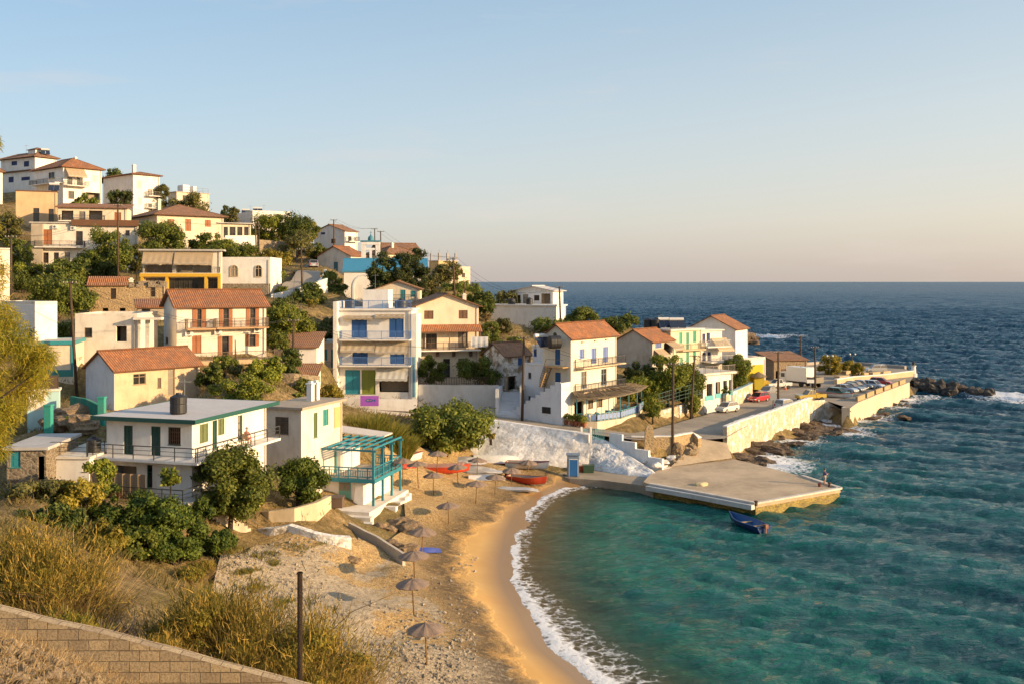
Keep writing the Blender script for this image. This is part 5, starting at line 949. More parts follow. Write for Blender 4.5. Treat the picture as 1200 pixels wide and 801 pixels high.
ROUGH = [(p.x, p.y) for p in (G(a, b, .6) for a, b in ((668, 556), (640, 565), (590, 593), (548, 628), (536, 650), (546, 690), (578, 735), (608, 775), (640, 815), (690, 880)))]
def terr_z(X, Y, amp=1.0):
    Z = tz_arr(X, Y); nz = np.array([noise.fractal(Vector((x * .16, y * .16, 3)), .8, 2.1, 5) for x, y in zip(X.ravel(), Y.ravel())]).reshape(X.shape); return Z + nz * .55 * amp
def beach_z(X, Y):
    Z = tz_arr(X, Y); rg = np.clip(seg_dist(X, Y, ROUGH, True) / -2.5, 0, 1) if False else np.clip(rough_s(X, Y) / 2.0, 0, 1)
    nz = np.array([noise.fractal(Vector((x * .9, y * .9, 1)), .9, 2.2, 4) for x, y in zip(X, Y)]); return Z + .06 + nz * .09 * rg
_rs = 1 if seg_dist(np.array([-10.]), np.array([75.]), ROUGH, True)[0] > 0 else -1
def rough_s(X, Y): return seg_dist(X, Y, ROUGH, True) * _rs
_ws = 1 if seg_dist(np.array([30.]), np.array([75.]), WLxy, True)[0] > 0 else -1
def sea_s(X, Y): d = seg_dist(X, Y, WLxy, True) * _ws; return np.where((Y > 112) | (X > 12), abs(d), d)             # metres seaward of the waterline
@memo
def groundmat():
    m, nt, b = mat_new('hillside_earth'); v = coords(nt, rnd=False)
    n1 = noise_n(nt, v, .12, 7, .62); n2 = noise_n(nt, v, 1.1, 7, .7); n3 = noise_n(nt, v, 7, 4, .7)
    c = mix(nt, ramp(nt, n1, [(.38, 0), (.62, 1)]), (.40, .27, .13), (.26, .20, .08)); c = mix(nt, ramp(nt, n2, [(.42, .75), (.58, 0)]), c, (.13, .10, .045)); c = mix(nt, ramp(nt, n2, [(.58, 0), (.72, .8)]), c, (.54, .40, .23))
    c = mix(nt, ramp(nt, n3, [(.36, .6), (.5, 0)]), c, (.07, .055, .035)); lk(nt, c, b.inputs['Base Color']); b.inputs['Roughness'].default_value = .97; b.inputs['Specular IOR Level'].default_value = .1
    h = nd(nt, 'ShaderNodeMath', operation='MULTIPLY_ADD'); lk(nt, n2, h.inputs[0]); h.inputs[1].default_value = 1.5; lk(nt, n3, h.inputs[2]); bump(nt, b, h.outputs[0], .9, .2); return m
@memo
def beachmat():
    m, nt, b = mat_new('beach_sand'); v = coords(nt, rnd=False); at = lambda k: nd(nt, 'ShaderNodeAttribute', attribute_name=k).outputs['Fac']
    n1 = noise_n(nt, v, .35, 6, .6); n2 = noise_n(nt, v, 2.6, 6, .7); n3 = noise_n(nt, v, 11, 4, .75)
    vo = nd(nt, 'ShaderNodeTexVoronoi', Scale=5.0); lk(nt, v, vo.inputs['Vector']); bw = nd(nt, 'ShaderNodeRGBToBW'); lk(nt, vo.outputs['Color'], bw.inputs[0])
    wob = nd(nt, 'ShaderNodeMath', operation='MULTIPLY_ADD'); lk(nt, n1, wob.inputs[0]); wob.inputs[1].default_value = 5.0; lk(nt, at('rough'), wob.inputs[2])
    mr = nd(nt, 'ShaderNodeMapRange', clamp=True); lk(nt, wob.outputs[0], mr.inputs[0]); mr.inputs[1].default_value = 2.2; mr.inputs[2].default_value = 3.6; rg = mr.outputs[0]
    smooth = mix(nt, ramp(nt, n1, [(.4, 0), (.65, 1)]), (.54, .31, .095), (.60, .37, .13))
    wm = nd(nt, 'ShaderNodeMapRange', clamp=True); lk(nt, at('sea'), wm.inputs[0]); wm.inputs[1].default_value = -2.4; wm.inputs[2].default_value = -.6
    smooth = mix(nt, wm.outputs[0], smooth, (.27, .165, .07))                       # damp sand by the water
    trod = mix(nt, ramp(nt, n2, [(.38, 0), (.6, 1)]), (.46, .29, .115), (.70, .49, .23)); trod = mix(nt, ramp(nt, n3, [(.38, .85), (.54, 0)]), trod, (.19, .12, .05))
    peb = mix(nt, bw.outputs[0], (.36, .28, .18), (.70, .56, .38)); peb = mix(nt, ramp(nt, n3, [(.35, .6), (.52, 0)]), peb, (.09, .08, .07))
    pb = nd(nt, 'ShaderNodeMath', operation='MULTIPLY_ADD'); lk(nt, n1, pb.inputs[0]); pb.inputs[1].default_value = 1.6; lk(nt, at('pebble'), pb.inputs[2])
    c = mix(nt, ramp(nt, pb.outputs[0], [(.95, 0), (1.15, 1)]), trod, peb); berm = nd(nt, 'ShaderNodeMapRange', clamp=True); lk(nt, wob.outputs[0], berm.inputs[0]); berm.inputs[1].default_value = 7.2; berm.inputs[2].default_value = 3.6
    bm_ = nd(nt, 'ShaderNodeMath', operation='MULTIPLY'); lk(nt, berm.outputs[0], bm_.inputs[0]); lk(nt, ramp(nt, n2, [(.34, 0), (.5, .9)]), bm_.inputs[1]); c = mix(nt, bm_.outputs[0], c, (.085, .055, .025))   # weed line along the crest of the bank
    c = mix(nt, rg, smooth, c); lk(nt, c, b.inputs['Base Color'])
    ro = nd(nt, 'ShaderNodeMapRange', clamp=True); lk(nt, at('sea'), ro.inputs[0]); ro.inputs[1].default_value = -3.0; ro.inputs[2].default_value = -.4; ro.inputs[3].default_value = .95; ro.inputs[4].default_value = .3; lk(nt, ro.outputs[0], b.inputs['Roughness'])
    h = nd(nt, 'ShaderNodeMath', operation='MULTIPLY_ADD'); lk(nt, n2, h.inputs[0]); h.inputs[1].default_value = 2.0; lk(nt, n3, h.inputs[2]); hm = nd(nt, 'ShaderNodeMath', operation='MULTIPLY'); lk(nt, h.outputs[0], hm.inputs[0]); lk(nt, rg, hm.inputs[1])
    bump(nt, b, hm.outputs[0], .8, .2); return m
X, Y = np.meshgrid(np.arange(-230, 80, 1.8), np.arange(-24, 350, 1.8)); Z = terr_z(X, Y)
for poly, zf in ((ROADXY, lambda a, b: road_z(a, b) - .5), (BXY, lambda a, b: tz_arr(a, b) - .45), ([tuple(p[:2]) for p in APRON3], lambda a, b: interp_z(APRON3)(a, b) - .6), (PIERXY, lambda a, b: a * 0 - 3)):
    near = in_poly(X, Y, poly) | (seg_dist(X, Y, poly + poly[:1]) < (2.6 if poly is ROADXY else 1.3 if poly is not BXY else .1)); Z[near] = np.minimum(Z[near], zf(X[near], Y[near]))
ds = seg_dist(X, Y, ROADXY + ROADXY[:1]); pxx = 600 + FPX * X / np.maximum(Y, 1); out = ~in_poly(X, Y, ROADXY) & (Y > 60) & (((pxx > 850) & (Y < 121 + (pxx - 850) * .29)) | (pxx > 962)); lim = np.where((Y < 154) & (pxx < 962), .9 - .22 * ds, -.3 - .8 * ds); Z[out] = np.minimum(Z[out], lim[out])
for cp, zc in (([G(688, 508, 4.1), G(688, 549, .8), G(768, 560, .8), G(786, 549, 1.1), G(716, 512, 3.9)], .1), ([G(520, 486, 6.1), G(567, 490, 5.7), G(620, 498, 5.25), G(690, 508, 4.7), G(690, 545, .8), G(640, 543, 1.0), G(600, 536, 1.5), G(530, 530, 1.8)], .6)): k = in_poly(X, Y, [tuple(p[:2]) for p in cp]); Z[k] = np.minimum(Z[k], zc)
r_, c_ = X.shape; idx = np.arange(r_ * c_).reshape(r_, c_); q = np.stack([idx[:-1, :-1], idx[:-1, 1:], idx[1:, 1:], idx[1:, :-1]], -1).reshape(-1, 4); zz = Z.ravel(); q = q[(zz[q] > -6).any(1)]
o = np_mesh('hillside', np.stack([X.ravel(), Y.ravel(), zz], 1), q, groundmat(), smooth=True); o['kind'] = 'structure'
def gz(x, y): return tz(x, y)
peb_c = G(250, 700, 3.3); peb2 = G(520, 790, 1.8)
sheet_mesh('beach', BXY, .75, beach_z, beachmat(), {'sea': sea_s, 'rough': rough_s, 'pebble': lambda X, Y: np.maximum(.75 - np.hypot(X - peb_c.x, (Y - peb_c.y)) / 20, .7 - np.hypot(X - peb2.x, Y - peb2.y) / 10)})
@memo
def asphalt():
    m, nt, b = mat_new('asphalt'); v = coords(nt, rnd=False); c = mix(nt, ramp(nt, noise_n(nt, v, .25, 6, .62), [(.4, 0), (.65, 1)]), (.30, .25, .19), (.42, .345, .26)); c = mix(nt, ramp(nt, noise_n(nt, v, 9, 4), [(.35, .5), (.55, 0)]), c, (.06, .052, .045)); lk(nt, c, b.inputs['Base Color']); b.inputs['Roughness'].default_value = .9; return m
sl_ = [G(*q) for q in ((960, 467, 2.98), (997, 478, 2.98), (1004, 490, -.3), (980, 493, -.3))]; sheet_mesh('slipway', [tuple(p[:2]) for p in sl_], 1.5, lambda a, b, M=np.linalg.lstsq(np.array([(p.x, p.y, 1) for p in sl_]), np.array([p.z for p in sl_]), rcond=None)[0]: M[0] * a + M[1] * b + M[2], concrete((.36, .31, .25), .6)); sheet_mesh('road', ROADXY, 3.0, road_z, asphalt()); sheet_mesh('apron_ramp', [tuple(p[:2]) for p in APRON3], 1.5, lambda a, b: _pl[0] * a + _pl[1] * b + _pl[2] + .03, concrete((.42, .33, .225), .7), kind='structure')
# pier
mb = MB(); pc = [(p.x, p.y) for p in PIER3]
def ccw(p): return p if sum(a[0] * b[1] - b[0] * a[1] for a, b in zip(p, p[1:] + p[:1])) > 0 else p[::-1]
mb.prism(ccw(pc), .72, 1.1); pr = mb.build('pier', concrete((.54, .41, .27), .85, .6)); tag(pr, 'broad concrete pier running out into the bay from the road', 'pier', kind='thing')
@memo
def algae():
    m, nt, b = mat_new('weedy_concrete'); v = coords(nt, (1, 1, 2.5), False); c = mix(nt, ramp(nt, noise_n(nt, v, .9, 6, .7), [(.4, 0), (.6, 1)]), (.42, .30, .06), (.22, .16, .035)); c = mix(nt, ramp(nt, noise_n(nt, v, 4, 5, .7), [(.4, .7), (.55, 0)]), c, (.05, .04, .02)); lk(nt, c, b.inputs['Base Color']); b.inputs['Roughness'].default_value = .6; bump(nt, b, noise_n(nt, v, 3, 6, .7), .8, .15); return m
mb = MB(); cx, cy = sum(p[0] for p in pc) / len(pc), sum(p[1] for p in pc) / len(pc); mb.prism(ccw([(cx + (x - cx) * .992, cy + (y - cy) * .992) for x, y in pc]), -3.5, .717); mb.build('weedy_base', algae(), pr)
mb = MB(); A2 = PIER3[1:6]
for a, b in zip(A2[:-1], A2[1:]): mb.bar(a + Vector((0, 0, .06)), b + Vector((0, 0, .06)), .45, .16)
mb.build('kerb', plaster((.66, .60, .52), .5), pr); mb = MB(); [mb.bar(a + Vector((-.35, -.3, -.28)), b + Vector((-.35, -.3, -.28)), .6, .45) for a, b in ((A2[0], A2[1]), (A2[1], A2[2]))]; mb.build('fender_step', plaster((.60, .58, .56), .5), pr)
mb = MB(); mb.prism(ccw([(p.x, p.y) for p in QUAY3]), -2, .75); tag(mb.build('quay', concrete((.36, .29, .21), .7)), 'narrow low concrete quay at the foot of the white rock wall', 'quay', kind='thing')
tag(rock('mottled white and yellow rag heap lying on the pier deck', G(822, 568, 1.1), (.75, .5, .4), 3, plaster((.62, .52, .3), .8), name='net_heap', sub=2), 'mottled white and yellow net heap lying on the pier deck', 'net heap')
for i, (px, py) in enumerate(((886, 592), (972, 570))):
    mb = MB(); mb.lathe([(.16, 0), (.13, .12), (.1, .3), (.19, .38), (.19, .46), (.05, .5)], 12); tag(mb.build('bollard', paint(RUST, .8), None, G(px, py, 1.1)), ('rusty mooring bollard on the near corner of the pier', 'rusty mooring bollard beside the fisherman')[i], 'bollard', 'rusty bollards on the pier')
# sea wall, mole, quay walls
SWM = stone((.62, .52, .38), (.50, .40, .28), (.58, .48, .34), 1.6, .25)
def wallpx(name, label, q, thick, m, **k):   # q: (px, py_top, z_top, z_bottom)
    return wall(name, label, [(G(a, b, zt), zb) for a, b, zt, zb in q], thick, m, **k)
wallpx('sea_wall', 'pale whitewashed stone sea wall along the road, above the rocks', [(852, 500, 4.25, .3), (872, 492, 4.2, .3), (900, 483.5, 4.2, .6), (930, 473, 4.2, .8), (952, 465.5, 4.2, 1.0)], .5, SWM, cap=PW, wob=.12, seed=4)
wallpx('sea_wall', 'short lower end of the sea wall stepping down to the slipway', [(952, 469, 3.6, 1.0), (966, 468, 3.3, 1.0), (985, 478.5, 1.9, 0)], .5, SWM, wob=.1, seed=5)
MOLE = [(996, 477.5, 3, -1), (1006, 471, 3, -1), (1036, 458.5, 3, -1), (1066, 447.5, 3, -1)]
wallpx('mole_wall', 'cream concrete harbour wall below the row of parked cars', MOLE, 1.2, concrete((.58, .48, .35), .45, .5))
for i in range(6):
    a, b = .03 + i / 6 * .96, .03 + (i + .78) / 6 * .96; p0, p1 = G(1006, 471, 3), G(1066, 447.5, 3); wall('parapet_block', 'low brown parapet block on the harbour wall in front of parked cars', [(p0.lerp(p1, a) + Vector((-.3, .3, .75)), 3.0), (p0.lerp(p1, b) + Vector((-.3, .3, .75)), 3.0)], .35, concrete((.42, .30, .16), .5), foot=-.004)['group'] = 'parapet blocks along the harbour wall'
wallpx('quay_wall', 'low sunlit inner wall running along the mole to the beacon', [(981, 444.5, 3.9, 3), (1000, 441.5, 3.9, 3), (1040, 438.5, 3.9, 3), (1071, 434.5, 4.0, 3)], .6, concrete((.56, .42, .26), .4, .5), cap=PW, foot=-.004)
wallpx('breakwater_wall', 'long dark edged wall closing the parking area from the open sea', [(905, 427, 3.6, 2.5), (960, 423.5, 3.6, 2.5), (1010, 424.5, 3.6, 2.5), (1060, 428.5, 3.6, 2.5)], .7, concrete((.40, .34, .28), .5, .5))
for i, (a, b, c, d) in enumerate(((984, 440.5, 1000, 438.5), (1001, 437.5, 1018, 436), (1023, 436, 1044, 434), (1005, 432.5, 986, 434))): wallpx('planter', ('long low ochre planter box nearest the parked cars', 'ochre planter box beside the clipped shrub', 'low ochre planter box in front of the silver estate car', 'ochre planter box at the back by the round bush')[i], [(a, b, 3.7, 3), (c, d, 3.7, 3)], 1.2, concrete((.52, .38, .22), .4), cat='planter', foot=-.004)
# lighthouse post
b = G(1070.5, 440, 3); o = thing('harbour_beacon', 'small white harbour beacon with black lantern at the mole tip', 'beacon', b); mb = MB(); mb.lathe([(.7, -.2), (.7, .5), (.5, .55), (.42, 1.9), (.55, 2.0), (.55, 2.1)], 14); mb.build('tower', PW, o, smooth=False); mb = MB(); mb.lathe([(.3, 2.1), (.3, 2.6), (.4, 2.62), (.22, 2.85), (.04, 3.0)], 12); mb.build('lantern', paint((.03, .03, .03), .4), o)
# whitewashed rock wall under the street: a lofted rough face
def rough_face(name, label, top, bot, m, back=2.0, nu=60, nv=16, amp=.35, seed=1, cat='rock wall'):
    def along(pts, t):
        L = [0]
        for a, b in zip(pts[:-1], pts[1:]): L.append(L[-1] + (b - a).length)
        s = t * L[-1]
        for i in range(len(pts) - 1):
            if s <= L[i + 1] + 1e-6: return pts[i].lerp(pts[i + 1], (s - L[i]) / max(1e-6, L[i + 1] - L[i]))
        return pts[-1]
    V = []; F_ = []
    for j in range(nv + 1):
        for i in range(nu + 1):
            t = i / nu; a, b = along(bot, t), along(top, t); s = j / nv; p = a.lerp(b, s); p.z = a.z + (b.z - a.z) * s ** .75; e = math.sin(math.pi * min(1, max(0, s * .9 + .05)))
            d = noise.fractal(Vector((p.x * .45, p.z * .7 + p.y * .3, seed)), .8, 2.2, 5) * amp * e; p = p + Vector((0, -1, .2)) * d; V.append(p)
    w = nu + 1
    for j in range(nv):
        for i in range(nu): F_.append((j * w + i, j * w + i + 1, (j + 1) * w + i + 1, (j + 1) * w + i))
    n0 = len(V)
    for i in range(nu + 1): V.append(V[nv * w + i] + Vector((0, back, 0)))
    for i in range(nu + 1): V.append(Vector((V[i].x, V[n0 + i].y, V[i].z - 1)))
    for i in range(nu): F_.append((nv * w + i, nv * w + i + 1, n0 + i + 1, n0 + i)); F_.append((n0 + i, n0 + i + 1, n0 + w + i + 1, n0 + w + i)); F_.append((n0 + w + i, n0 + w + i + 1, i + 1, i))
    me = bpy.data.meshes.new(name); me.from_pydata(V, [], F_); me.materials.append(m); o = bpy.data.objects.new(name, me); C.objects.link(o); return tag(o, label, cat)
WASH = stone((.76, .74, .72), (.60, .57, .54), (.50, .47, .44), 1.5, .35, .06, .35)
rough_face('rock_wall', 'rough whitewashed stone bank between the beach boats and the street', [G(*q) for q in ((520, 486, 6.1), (567, 490, 5.7), (620, 498, 5.25), (672, 505.5, 4.9), (693, 508.5, 4.7))], [G(*q) for q in ((520, 536, 1.9), (560, 537, 1.8), (600, 541, 1.6), (645, 546, 1.2), (690, 550, .85))], WASH, 1.0, 90, 18, .12, 2)
rough_face('rock_wall', 'bulging whitewashed rock below the white stepped stair down to the quay', [G(*q) for q in ((690, 509, 4.05), (712, 517, 3.5), (735, 532, 2.4), (768, 554, 1.1))], [G(*q) for q in ((688, 549, .8), (705, 551.5, .75), (735, 557, .7), (768, 560, .7))], stone((.74, .73, .72), (.60, .58, .56), (.48, .45, .42), .9, .35, .05, .4), 1.5, 60, 18, .32, 7)
# white stair beside it with a stepped parapet
o = thing('stairs', 'white concrete stair with stepped parapet from street to quay', 'stairs', G(712, 513, 3.9)); s0, s1 = G(716, 513, 3.8), G(778, 551, .95); d = Vector((s1.x - s0.x, s1.y - s0.y, 0)); L = d.length; d.normalize(); nn = Vector((-d.y, d.x, 0)); mb = MB(); pp = MB(); n = 16
for i in range(n):
    a = s0 + d * L * i / n - o.location; a.z = 0; e = a + d * (L / n); zt = (s1.z - s0.z) * i / n - .1; w = nn * 1.5; pts = [a - w * .0, e - w * .0, e + w, a + w]; mb.hexa([Vector((p.x, p.y, -4)) for p in pts] + [Vector((p.x, p.y, zt)) for p in pts])
for i in range(4):
    a = s0 + d * L * i / 4 - o.location; a.z = 0; e = a + d * (L / 4); zt = (s1.z - s0.z) * i / 4 + .55; pts = [a - nn * .35, e - nn * .35, e - nn * .003, a - nn * .003]; pp.hexa([Vector((p.x, p.y, -4)) for p in pts] + [Vector((p.x, p.y, zt)) for p in pts])
mb.build('steps', plaster((.72, .68, .62), .4), o); pp.build('parapet', plaster((.76, .75, .74), .3), o)
SUNST = stone((.52, .38, .21), (.38, .27, .15), (.46, .35, .21), 2.4)
wallpx('stone_wall', 'sunlit golden stone wall with white top around the pole corner', [(740, 512, 3.9, 1.6), (760, 512.5, 3.9, 1.6), (790, 511, 4.0, 1.8), (812, 507, 4.1, 2.6), (818, 513, 3.6, 2.6)], .5, SUNST, cap=PW, wob=.1)
mb = MB(); mb.hexa([(-.6, -.4, -1.5), (.6, -.4, -1.5), (.6, .4, -1.5), (-.6, .4, -1.5), (-.45, -.3, 1.2), (.45, -.3, 1.2), (.45, .3, 1.2), (-.45, .3, 1.2)]); mb.hexa([(-.45, -.3, 1.201), (.45, -.3, 1.201), (.45, .3, 1.201), (-.45, .3, 1.201), (-.2, -.15, 1.65), (.2, -.15, 1.65), (.2, .15, 1.65), (-.2, .15, 1.65)]); tag(mb.build('stone_pillar', SUNST, None, G(760, 513, 4.0) + Vector((0, -.5, 0))), 'pointed golden stone gate pillar standing on the wall corner', 'pillar')
wallpx('parapet_wall', 'long thin white parapet along the street above the rock bank', [(655, 503.5, 4.9, 4.2), (690, 509, 4.7, 4.0)], .3, PW, foot=.2)
for i, px in enumerate((690, 701)):
    mb = MB(); [mb.bar((k * .22 - .66, 0, .1), (k * .22 - .66, 0, 1.35), .05) for k in range(7)]; mb.bar((-.7, 0, .12), (.7, 0, .12), .06); mb.bar((-.7, 0, 1.2), (.7, 0, 1.2), .07); o = tag(mb.build('gate', paint((.10, .35, .38), .5), None, G(px, 515, 3.8)), ('teal slatted gate leaf nearer the parapet wall', 'teal slatted gate leaf next to the white stair')[i], 'gate', 'teal gates at the stair head')
    g = MB(); g.box(-.95, -.72, -.14, .14, -.6, 1.5); g.build('gatepost', PW, o)
# hotel forecourt walls, terrace walls, taverna base
wallpx('terrace_wall', 'broad plain white terrace wall with planters, right of the hotel', [(490, 450, 8.6, 5.6), (540, 450.5, 8.6, 5.2), (584, 451, 8.6, 5.0)], .5, plaster((.62, .60, .57), .35))
for a, b in ((491, 538), (541, 583)):
    p0, p1 = G(a, 450.2, 8.6), G(b, 450.8, 8.6); mb = MB(); n = 16; L = p1 - p0
    for k in range(n + 1): mb.bar(L * (k / n), L * (k / n) + Vector((0, 0, .95)), .05)
    mb.bar(Vector((0, 0, .95)), L + Vector((0, 0, .95)), .07); mb.bar(Vector((0, 0, .12)), L + Vector((0, 0, .12)), .05); tag(mb.build('fence', paint((.10, .065, .04), .7), None, p0 + Vector((0, .25, 0))), 'brown picket fence on the white terrace wall, ' + ('hotel end' if a == 491 else 'stair end'), 'fence')
wallpx('forecourt_wall', 'low white wall and forecourt in front of the hotel shop windows', [(402, 466, 7.6, 5.8), (440, 467, 7.5, 5.6), (489, 467.5, 7.4, 5.4)], .35, plaster((.70, .68, .66), .4))
b = P(423, 475.5, 122.6); o = thing('shop_sign', 'bright purple signboard with a painted fish on the hotel forecourt wall', 'sign', b + Vector((0, -.55, 0))); mb = MB(); mb.box(0, 2.25, 0, .08, .1, 1.35); mb.build('board', paint((.36, .10, .52), .5), o)
mb = MB(); n = 16; mb.poly([(1.1 + .5 * math.cos(6.283 * k / n), -.006, .78 + .2 * math.sin(6.283 * k / n)) for k in range(n)]); mb.poly([(1.55, -.007, .78), (1.85, -.007, .98), (1.85, -.007, .58)]); mb.build('fish_mark', paint((.04, .10, .35), .5), o); mb = MB(); mb.poly([(.75, -.012, .8), (1.0, -.012, .9), (1.0, -.012, .7)]); mb.box(1.1, 1.4, -.014, -.008, .76, .8); mb.build('fish_stripe', paint((.7, .3, .05), .5), o)
# white stairs up to the cottage
o = thing('stairs', 'wide white steps climbing from the street to the stone cottage', 'stairs', G(584, 487, 5.0), R(-6)); mb = MB(); n = 13
for k in range(n): mb.box(0, 2.75, k * .33, (k + 1) * .33 + .02, -1, (k + 1) * .2)
mb.build('steps', plaster((.66, .66, .68), .3), o); mb = MB(); mb.box(2.751, 3.15, -.2, 5, -1, 3.9); mb.build('side_wall', plaster((.72, .71, .71), .3), o); mb = MB(); mb.box(-.4, -.001, .2, 5, -1, 3.4); mb.build('side_wall', plaster((.72, .71, .71), .3), o)
# taverna terrace: curved front
tv = [G(*q) for q in ((676, 497, 4.4), (700, 497.5, 4.35), (728, 494, 4.3), (748, 488, 4.25), (758, 480, 4.2))]; t = thing('taverna_terrace', 'blue railed taverna terrace under a reed canopy', 'terrace', tv[0]); base = tv[0]; lo = [p - base for p in tv]; back = [WH.wp(WH.W + 2.5, -.01, 0) - base, WH.wp(.3, -.01, 0) - base]
mb = MB(); poly = [(p.x, p.y) for p in lo] + [(p.x, p.y) for p in back]; mb.prism(ccw(poly), -2.5, .35); mb.build('base_wall', plaster((.70, .60, .46), .6, (.34, .24, .15)), t)
bl = paint((.18, .28, .52), .5); wt = paint((.62, .64, .66), .5); tl = paint((.08, .30, .36), .5)
mb = MB(); mw = MB(); pnl = MB(); ps = MB()
for a, b in zip(lo[:-1], lo[1:]):
    a, b = a * .985 + Vector((0, .2, .36)), b * .985 + Vector((0, .2, .36)); z = Vector((0, 0, 1)); a.z = b.z = .36; L = (b - a).length; n = max(2, int(L / .7)); mb.bar(a + z * .95, b + z * .95, .07); mb.bar(a + z * .1, b + z * .1, .05)
    for k in range(n + 1): q = a.lerp(b, k / n); mw.bar(q, q + z * .93, .09)
    for k in range(n): q0, q1 = a.lerp(b, (k + .12) / n), a.lerp(b, (k + .88) / n); pnl.bar(q0 + z * .5, q1 + z * .5, .03, .62)
    for k in range(2): q = a.lerp(b, k / 2); ps.bar(q + z * .95, q + z * 2.95, .11)
    mb.bar(a + z * 2.9, b + z * 2.9, .12)
mb.build('rail', tl, t); mw.build('rail_posts', wt, t); pnl.build('rail_panels', bl, t); ps.build('canopy_posts', tl, t)
can = [(p * 1.02 + Vector((0, -.5, 3.35 - p.z))) for p in lo] + [Vector((back[0].x, back[0].y, 3.95)), Vector((back[1].x, back[1].y - .05, 3.95))]; mb = MB(); mb.slab(can[::-1], .16); rr = random.Random(8)
for k in range(130):
    u = rr.random(); s = rr.random(); e0 = can[0].lerp(can[4], u * .999); i = min(3, int(u * 4)); e0 = can[i].lerp(can[i + 1], u * 4 - i); e1 = can[6].lerp(can[5], u); mb.bar(e0.lerp(e1, s * .35 - .03) + Vector((0, 0, rr.uniform(.02, .1))), e0.lerp(e1, min(1, s * .35 + .55)) + Vector((rr.uniform(-.5, .5), 0, rr.uniform(.02, .1))), rr.uniform(.05, .14), .05)
mb.build('canopy', rockmat((.40, .31, .20), (.22, .17, .11), 3, (3, 3, 3)), t)
def chair_table(p, rotz, col, k):
    o = thing('taverna_table', 'small wooden taverna table under the reed canopy', 'table', p, rotz, 'tables on the taverna terrace'); m = MB(); m.box(-.4, .4, -.4, .4, .70, .74); m.build('tabletop', paint(col, .6), o)
    for x in (-.33, .33):
        for y in (-.33, .33): m = MB(); m.box(x - .03, x + .03, y - .03, y + .03, 0, .70); m.build('leg', paint((.10, .25, .35), .6), o)
    for s in (-1, 1):
        c = thing('taverna_chair', 'blue rush seat chair at a small taverna table', 'chair', p + Vector((s * .75 * math.cos(rotz), s * .75 * math.sin(rotz), 0)), rotz + (0 if s > 0 else math.pi), 'chairs on the taverna terrace'); m = MB(); m.box(-.2, .2, -.2, .2, .43, .46); m.build('seat', paint((.45, .33, .16), .8), c); m = MB(); m.box(.17, .2, -.2, .2, .62, .92); m.build('backrest', paint((.08, .22, .36), .6), c)
        for x in (-.17, .17):
            for y in (-.17, .17): m = MB(); m.box(x - .02, x + .02, y - .02, y + .02, 0, .9 if x > 0 else .43); m.build('leg', paint((.08, .22, .36), .6), c)
for k in range(7):
    u = (k + .5) / 7; i = min(3, int(u * 4)); e0 = lo[i].lerp(lo[i + 1], u * 4 - i); e1 = back[1].lerp(back[0], u); q = e0.lerp(e1, .3 + .25 * (k % 2)); chair_table(base + Vector((q.x, q.y, .352)), R(20 * k), ((.35, .2, .09), (.12, .28, .36))[k % 2], k)
# ================================================================ WALLS AND STEPS AT LEFT
wallpx_Y = lambda name, label, q, thick, m, **k: wall(name, label, [(P(a, b, Y), P(a, c, Y).z) for a, b, c, Y in q], thick, m, **k)
wallpx_Y('block_wall', 'long bare concrete block wall sloping across the near corner', [(-40, 706, 770, 19), (90, 735.5, 790, 19), (200, 763, 820, 19), (350, 803.5, 860, 19), (380, 812, 880, 19)], .26, blockmat(), seg=.4, wob=.03)
wallpx_Y('retaining_wall', 'curved cream retaining wall holding the round shrub bed', [(296, 600, 624, 74), (315, 598, 617, 73.2), (345, 595, 614, 73.2), (372, 588, 610, 74.5), (388, 580, 604, 77)], .4, plaster((.62, .50, .34), .45), wob=.06)
wallpx_Y('retaining_wall', 'tall narrow cream pier wall under the spreading fig by the steps', [(286, 580, 640, 74), (297, 578, 640, 73.5)], .8, plaster((.60, .46, .30), .55))
wallpx_Y('retaining_wall', 'low whitewashed stone edge along the sandy footpath', [(297, 620, 640, 72), (322, 616, 636, 71.5), (352, 619, 634, 71), (390, 629, 637, 70.5), (412, 630, 637, 71)], .6, stone((.6, .55, .48), (.4, .33, .26), (.3, .25, .2), 1.6, .5), wob=.3)
wallpx_Y('path_edge', 'weathered concrete edge of the path sloping down to the sand', [(408, 612, 622, 76), (440, 628, 638, 74), (472, 648, 656, 71)], .22, concrete((.5, .44, .36)), wob=.08, cat='path edge')
wallpx_Y('boundary_wall', 'green painted boundary wall stepping above the rocky gully', [(82, 464, 485, 86), (100, 467, 490, 84), (119, 476, 500, 82)], .3, plaster((.03, .22, .16), .5))
for i, (x, y0, y1, Y, l) in enumerate(((57, 475, 535, 76, 'tall teal gatepost standing beside the square white annex'), (119.5, 466, 500, 81, 'teal and cream gatepost at the corner of the tan house'))):
    b, tt = P(x, y1, Y), P(x, y0, Y); mb = MB(); mb.box(-.25, .25, -.25, .25, -.6, tt.z - b.z); mb.box(-.3, .3, -.3, .3, tt.z - b.z, tt.z - b.z + .12); tag(mb.build('gatepost', plaster((.04, .30, .24), .4), None, b), l, 'gatepost')
s0, s1 = P(232, 577, 69.5), P(297, 626, 72.5); o = thing('stairs', 'cream garden steps descending from the lower terrace past the fig', 'stairs', s0); d = s1 - s0; L = math.hypot(d.x, d.y); dd = Vector((d.x, d.y, 0)).normalized(); nn = Vector((-dd.y, dd.x, 0)); mb = MB(); n = 16
for k in range(n):
    a = dd * L * k / n; e = dd * L * (k + 1) / n; z = d.z * k / n; pts = [a - nn * .6, e - nn * .6, e + nn * .7, a + nn * .7]; mb.hexa([p + Vector((0, 0, z - 1.2)) for p in pts] + [p + Vector((0, 0, z)) for p in pts])
mb.build('steps', plaster((.60, .50, .38), .5), o); mb = MB(); mb.bar(Vector((0, 0, .9)) - nn * .55, dd * L + Vector((0, 0, d.z + .9)) - nn * .55, .05)
